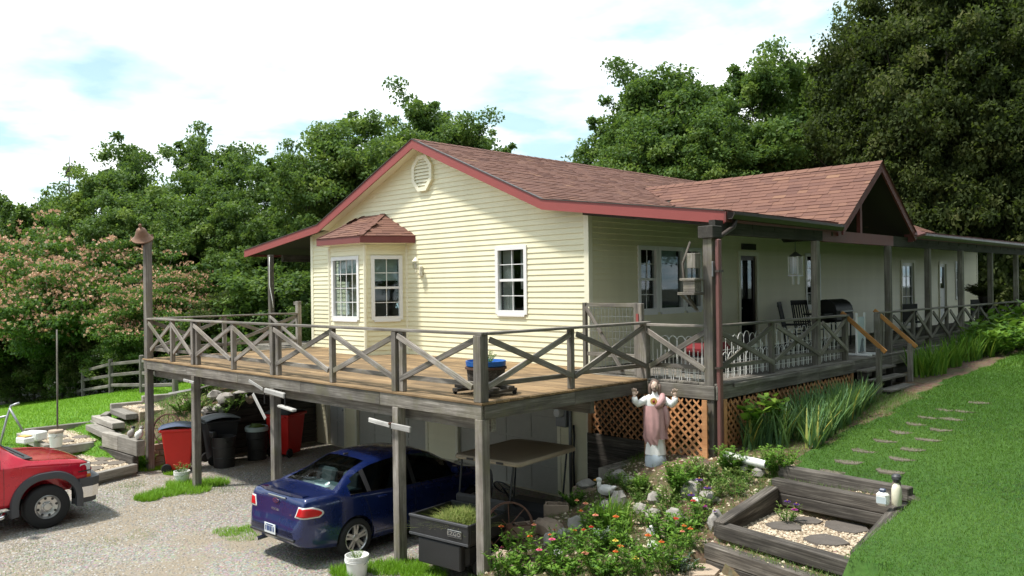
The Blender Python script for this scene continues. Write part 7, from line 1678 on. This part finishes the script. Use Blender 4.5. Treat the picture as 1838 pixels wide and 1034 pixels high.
g = 'dark trees past the porch'; L_ = 'tall dark tree with brownish leaf tones beyond the porch roof'
for i, (u, v, d, k) in enumerate(((1560,50,42,'dark_b'),(1625,12,41,'dark_a'),(1700,-30,40,'dark_a'),(1790,-5,41,'dark_b'),(1860,40,40,'dark_a'),(1570,150,41.5,'dark_b'),(1750,110,39,'dark_b'),(1665,200,39,'dark_a'),(1840,190,38,'dark_b'),(1700,300,38,'bush_dark'),(1600,330,40,'bush_dark'),(1790,300,38,'bush_dark'))): tree_at(k, u, v, d, L_ if k != 'bush_dark' else 'low dark tree filling in beneath the tall trees past the porch', g, hproto={'dark_a':13.0,'dark_b':12.2,'bush_dark':4.2}[k], name='dark_tree', width=.8 if k != 'bush_dark' else .6)
for (u, v, d, k, s) in ((75,420,40,'mimosa_a',1.0),(215,440,36,'mimosa_b',1.0),(330,478,33,'mimosa_a',.92),(-30,415,42,'mimosa_b',1.1),(145,455,35,'mimosa_b',.9),(20,465,38,'mimosa_a',1.0),(280,500,31,'mimosa_b',.9)):
    tree_at(k, u, v, d, 'spreading mimosa tree covered in pink blossom left of the deck', 'pink mimosa trees', 'mimosa_tree', 6.4 if k == 'mimosa_a' else 6.0, .95)
g = 'dark understory bushes'; L_ = 'leafy bush in the shade beneath the mimosa trees'
for (u, v, d) in ((10,590,39),(60,585,38),(110,600,37),(160,600,34.5),(205,605,33),(250,590,32),(310,570,31),(370,550,30),(420,530,30),(470,520,31),(35,640,38),(130,640,35),(225,640,31.5)): tree_at('bush' if int(u) % 20 else 'bush_dark', u, v, d, L_, g, 'bush', 4.1, 1.15)
g = 'bushes seen through the side porch'
for (u, v, d) in ((500,470,30),(530,480,33),(470,440,34),(550,450,36)): tree_at('bush', u, v, d, 'shaded green bush seen through the side porch', g, 'bush', 4.0, 1.2)
plant_tree('bush', -12.8, 1.8, .42, 'bright green shrub growing beside the side porch post', 'bush', name='bush')
g = 'low woodland trees behind the house'
for (u, v, d) in ((915,265,46),(1045,300,48)): tree_at('bush', u, v, d, 'distant low treetop peeping over the roof ridge', g, 'bush', 4.0, .8)
for (u, v, d, k) in ((1760,420,44,'bush_dark'),(1800,430,42,'bush'),(1835,440,44,'bush_dark'),(1860,470,40,'bush')): tree_at(k, u, v, d, 'dark undergrowth bush beyond the far end of the porch', 'undergrowth past the porch', 'bush', 4.2, 1.3)
# wood carried on round the clearing, added to cut sky fill and darken reflections
for i in range(16):
    a = R(150+i*14); x, y = -2+40*math.cos(a)*random.uniform(.95,1.25), -8+40*math.sin(a)*random.uniform(.95,1.25)
    plant_tree(['oak_a','oak_b','oak_c'][i%3], x, y, random.uniform(.9,1.15), 'green oak added round the clearing to darken reflections', 'tree', 'oaks round the clearing')
for i, (x, y) in enumerate(((16.5,-8),(14.5,-2.5),(13.6,4),(13.4,9.5),(13,15),(13.5,20),(13,25),(22,2),(23,13),(21,-12),(26,6),(14.5,29),(16.5,-15.5),(13,-22),(6,-26),(20,-20))):  # unseen row added to block sky light from porch and lawn
    plant_tree(['dark_a','oak_c','dark_b'][i%3], x, y, random.uniform(.95,1.2), 'unseen tall tree added to keep sky light off the porch', 'tree', 'unseen trees added to darken the porch')
# bare dead tops against the sky
dt = thing('dead_tree', 'bare grey dead tree standing above the mimosa', 'dead tree', (0,0,0)); b0 = far(120,400,46); z0 = H(b0[0],b0[1]); dt.location = (b0[0],b0[1],z0); hh = far(115,280,46)[2]-z0
m = MB(); m.tube([(b0[0],b0[1],z0-.3),(b0[0]+.2,b0[1],z0+hh*.5),(b0[0]-.1,b0[1]+.2,z0+hh)], [.16,.10,.02], 8); m.build('trunk', M['bark'], dt, smooth=True)
for k in range(16):
    t = random.uniform(.45,.95); a = random.uniform(0,6.28); p = Vector((b0[0],b0[1],z0+hh*t)); d = Vector((math.cos(a),math.sin(a),random.uniform(.5,1.3)))*random.uniform(.8,2.2)*(1.2-t); m = MB(); m.tube([p,p+d*.5+V(0,0,.1),p+d], [.045,.03,.01], 5); m.build('branch', M['bark'], dt)
print('objects', len(bpy.data.objects))
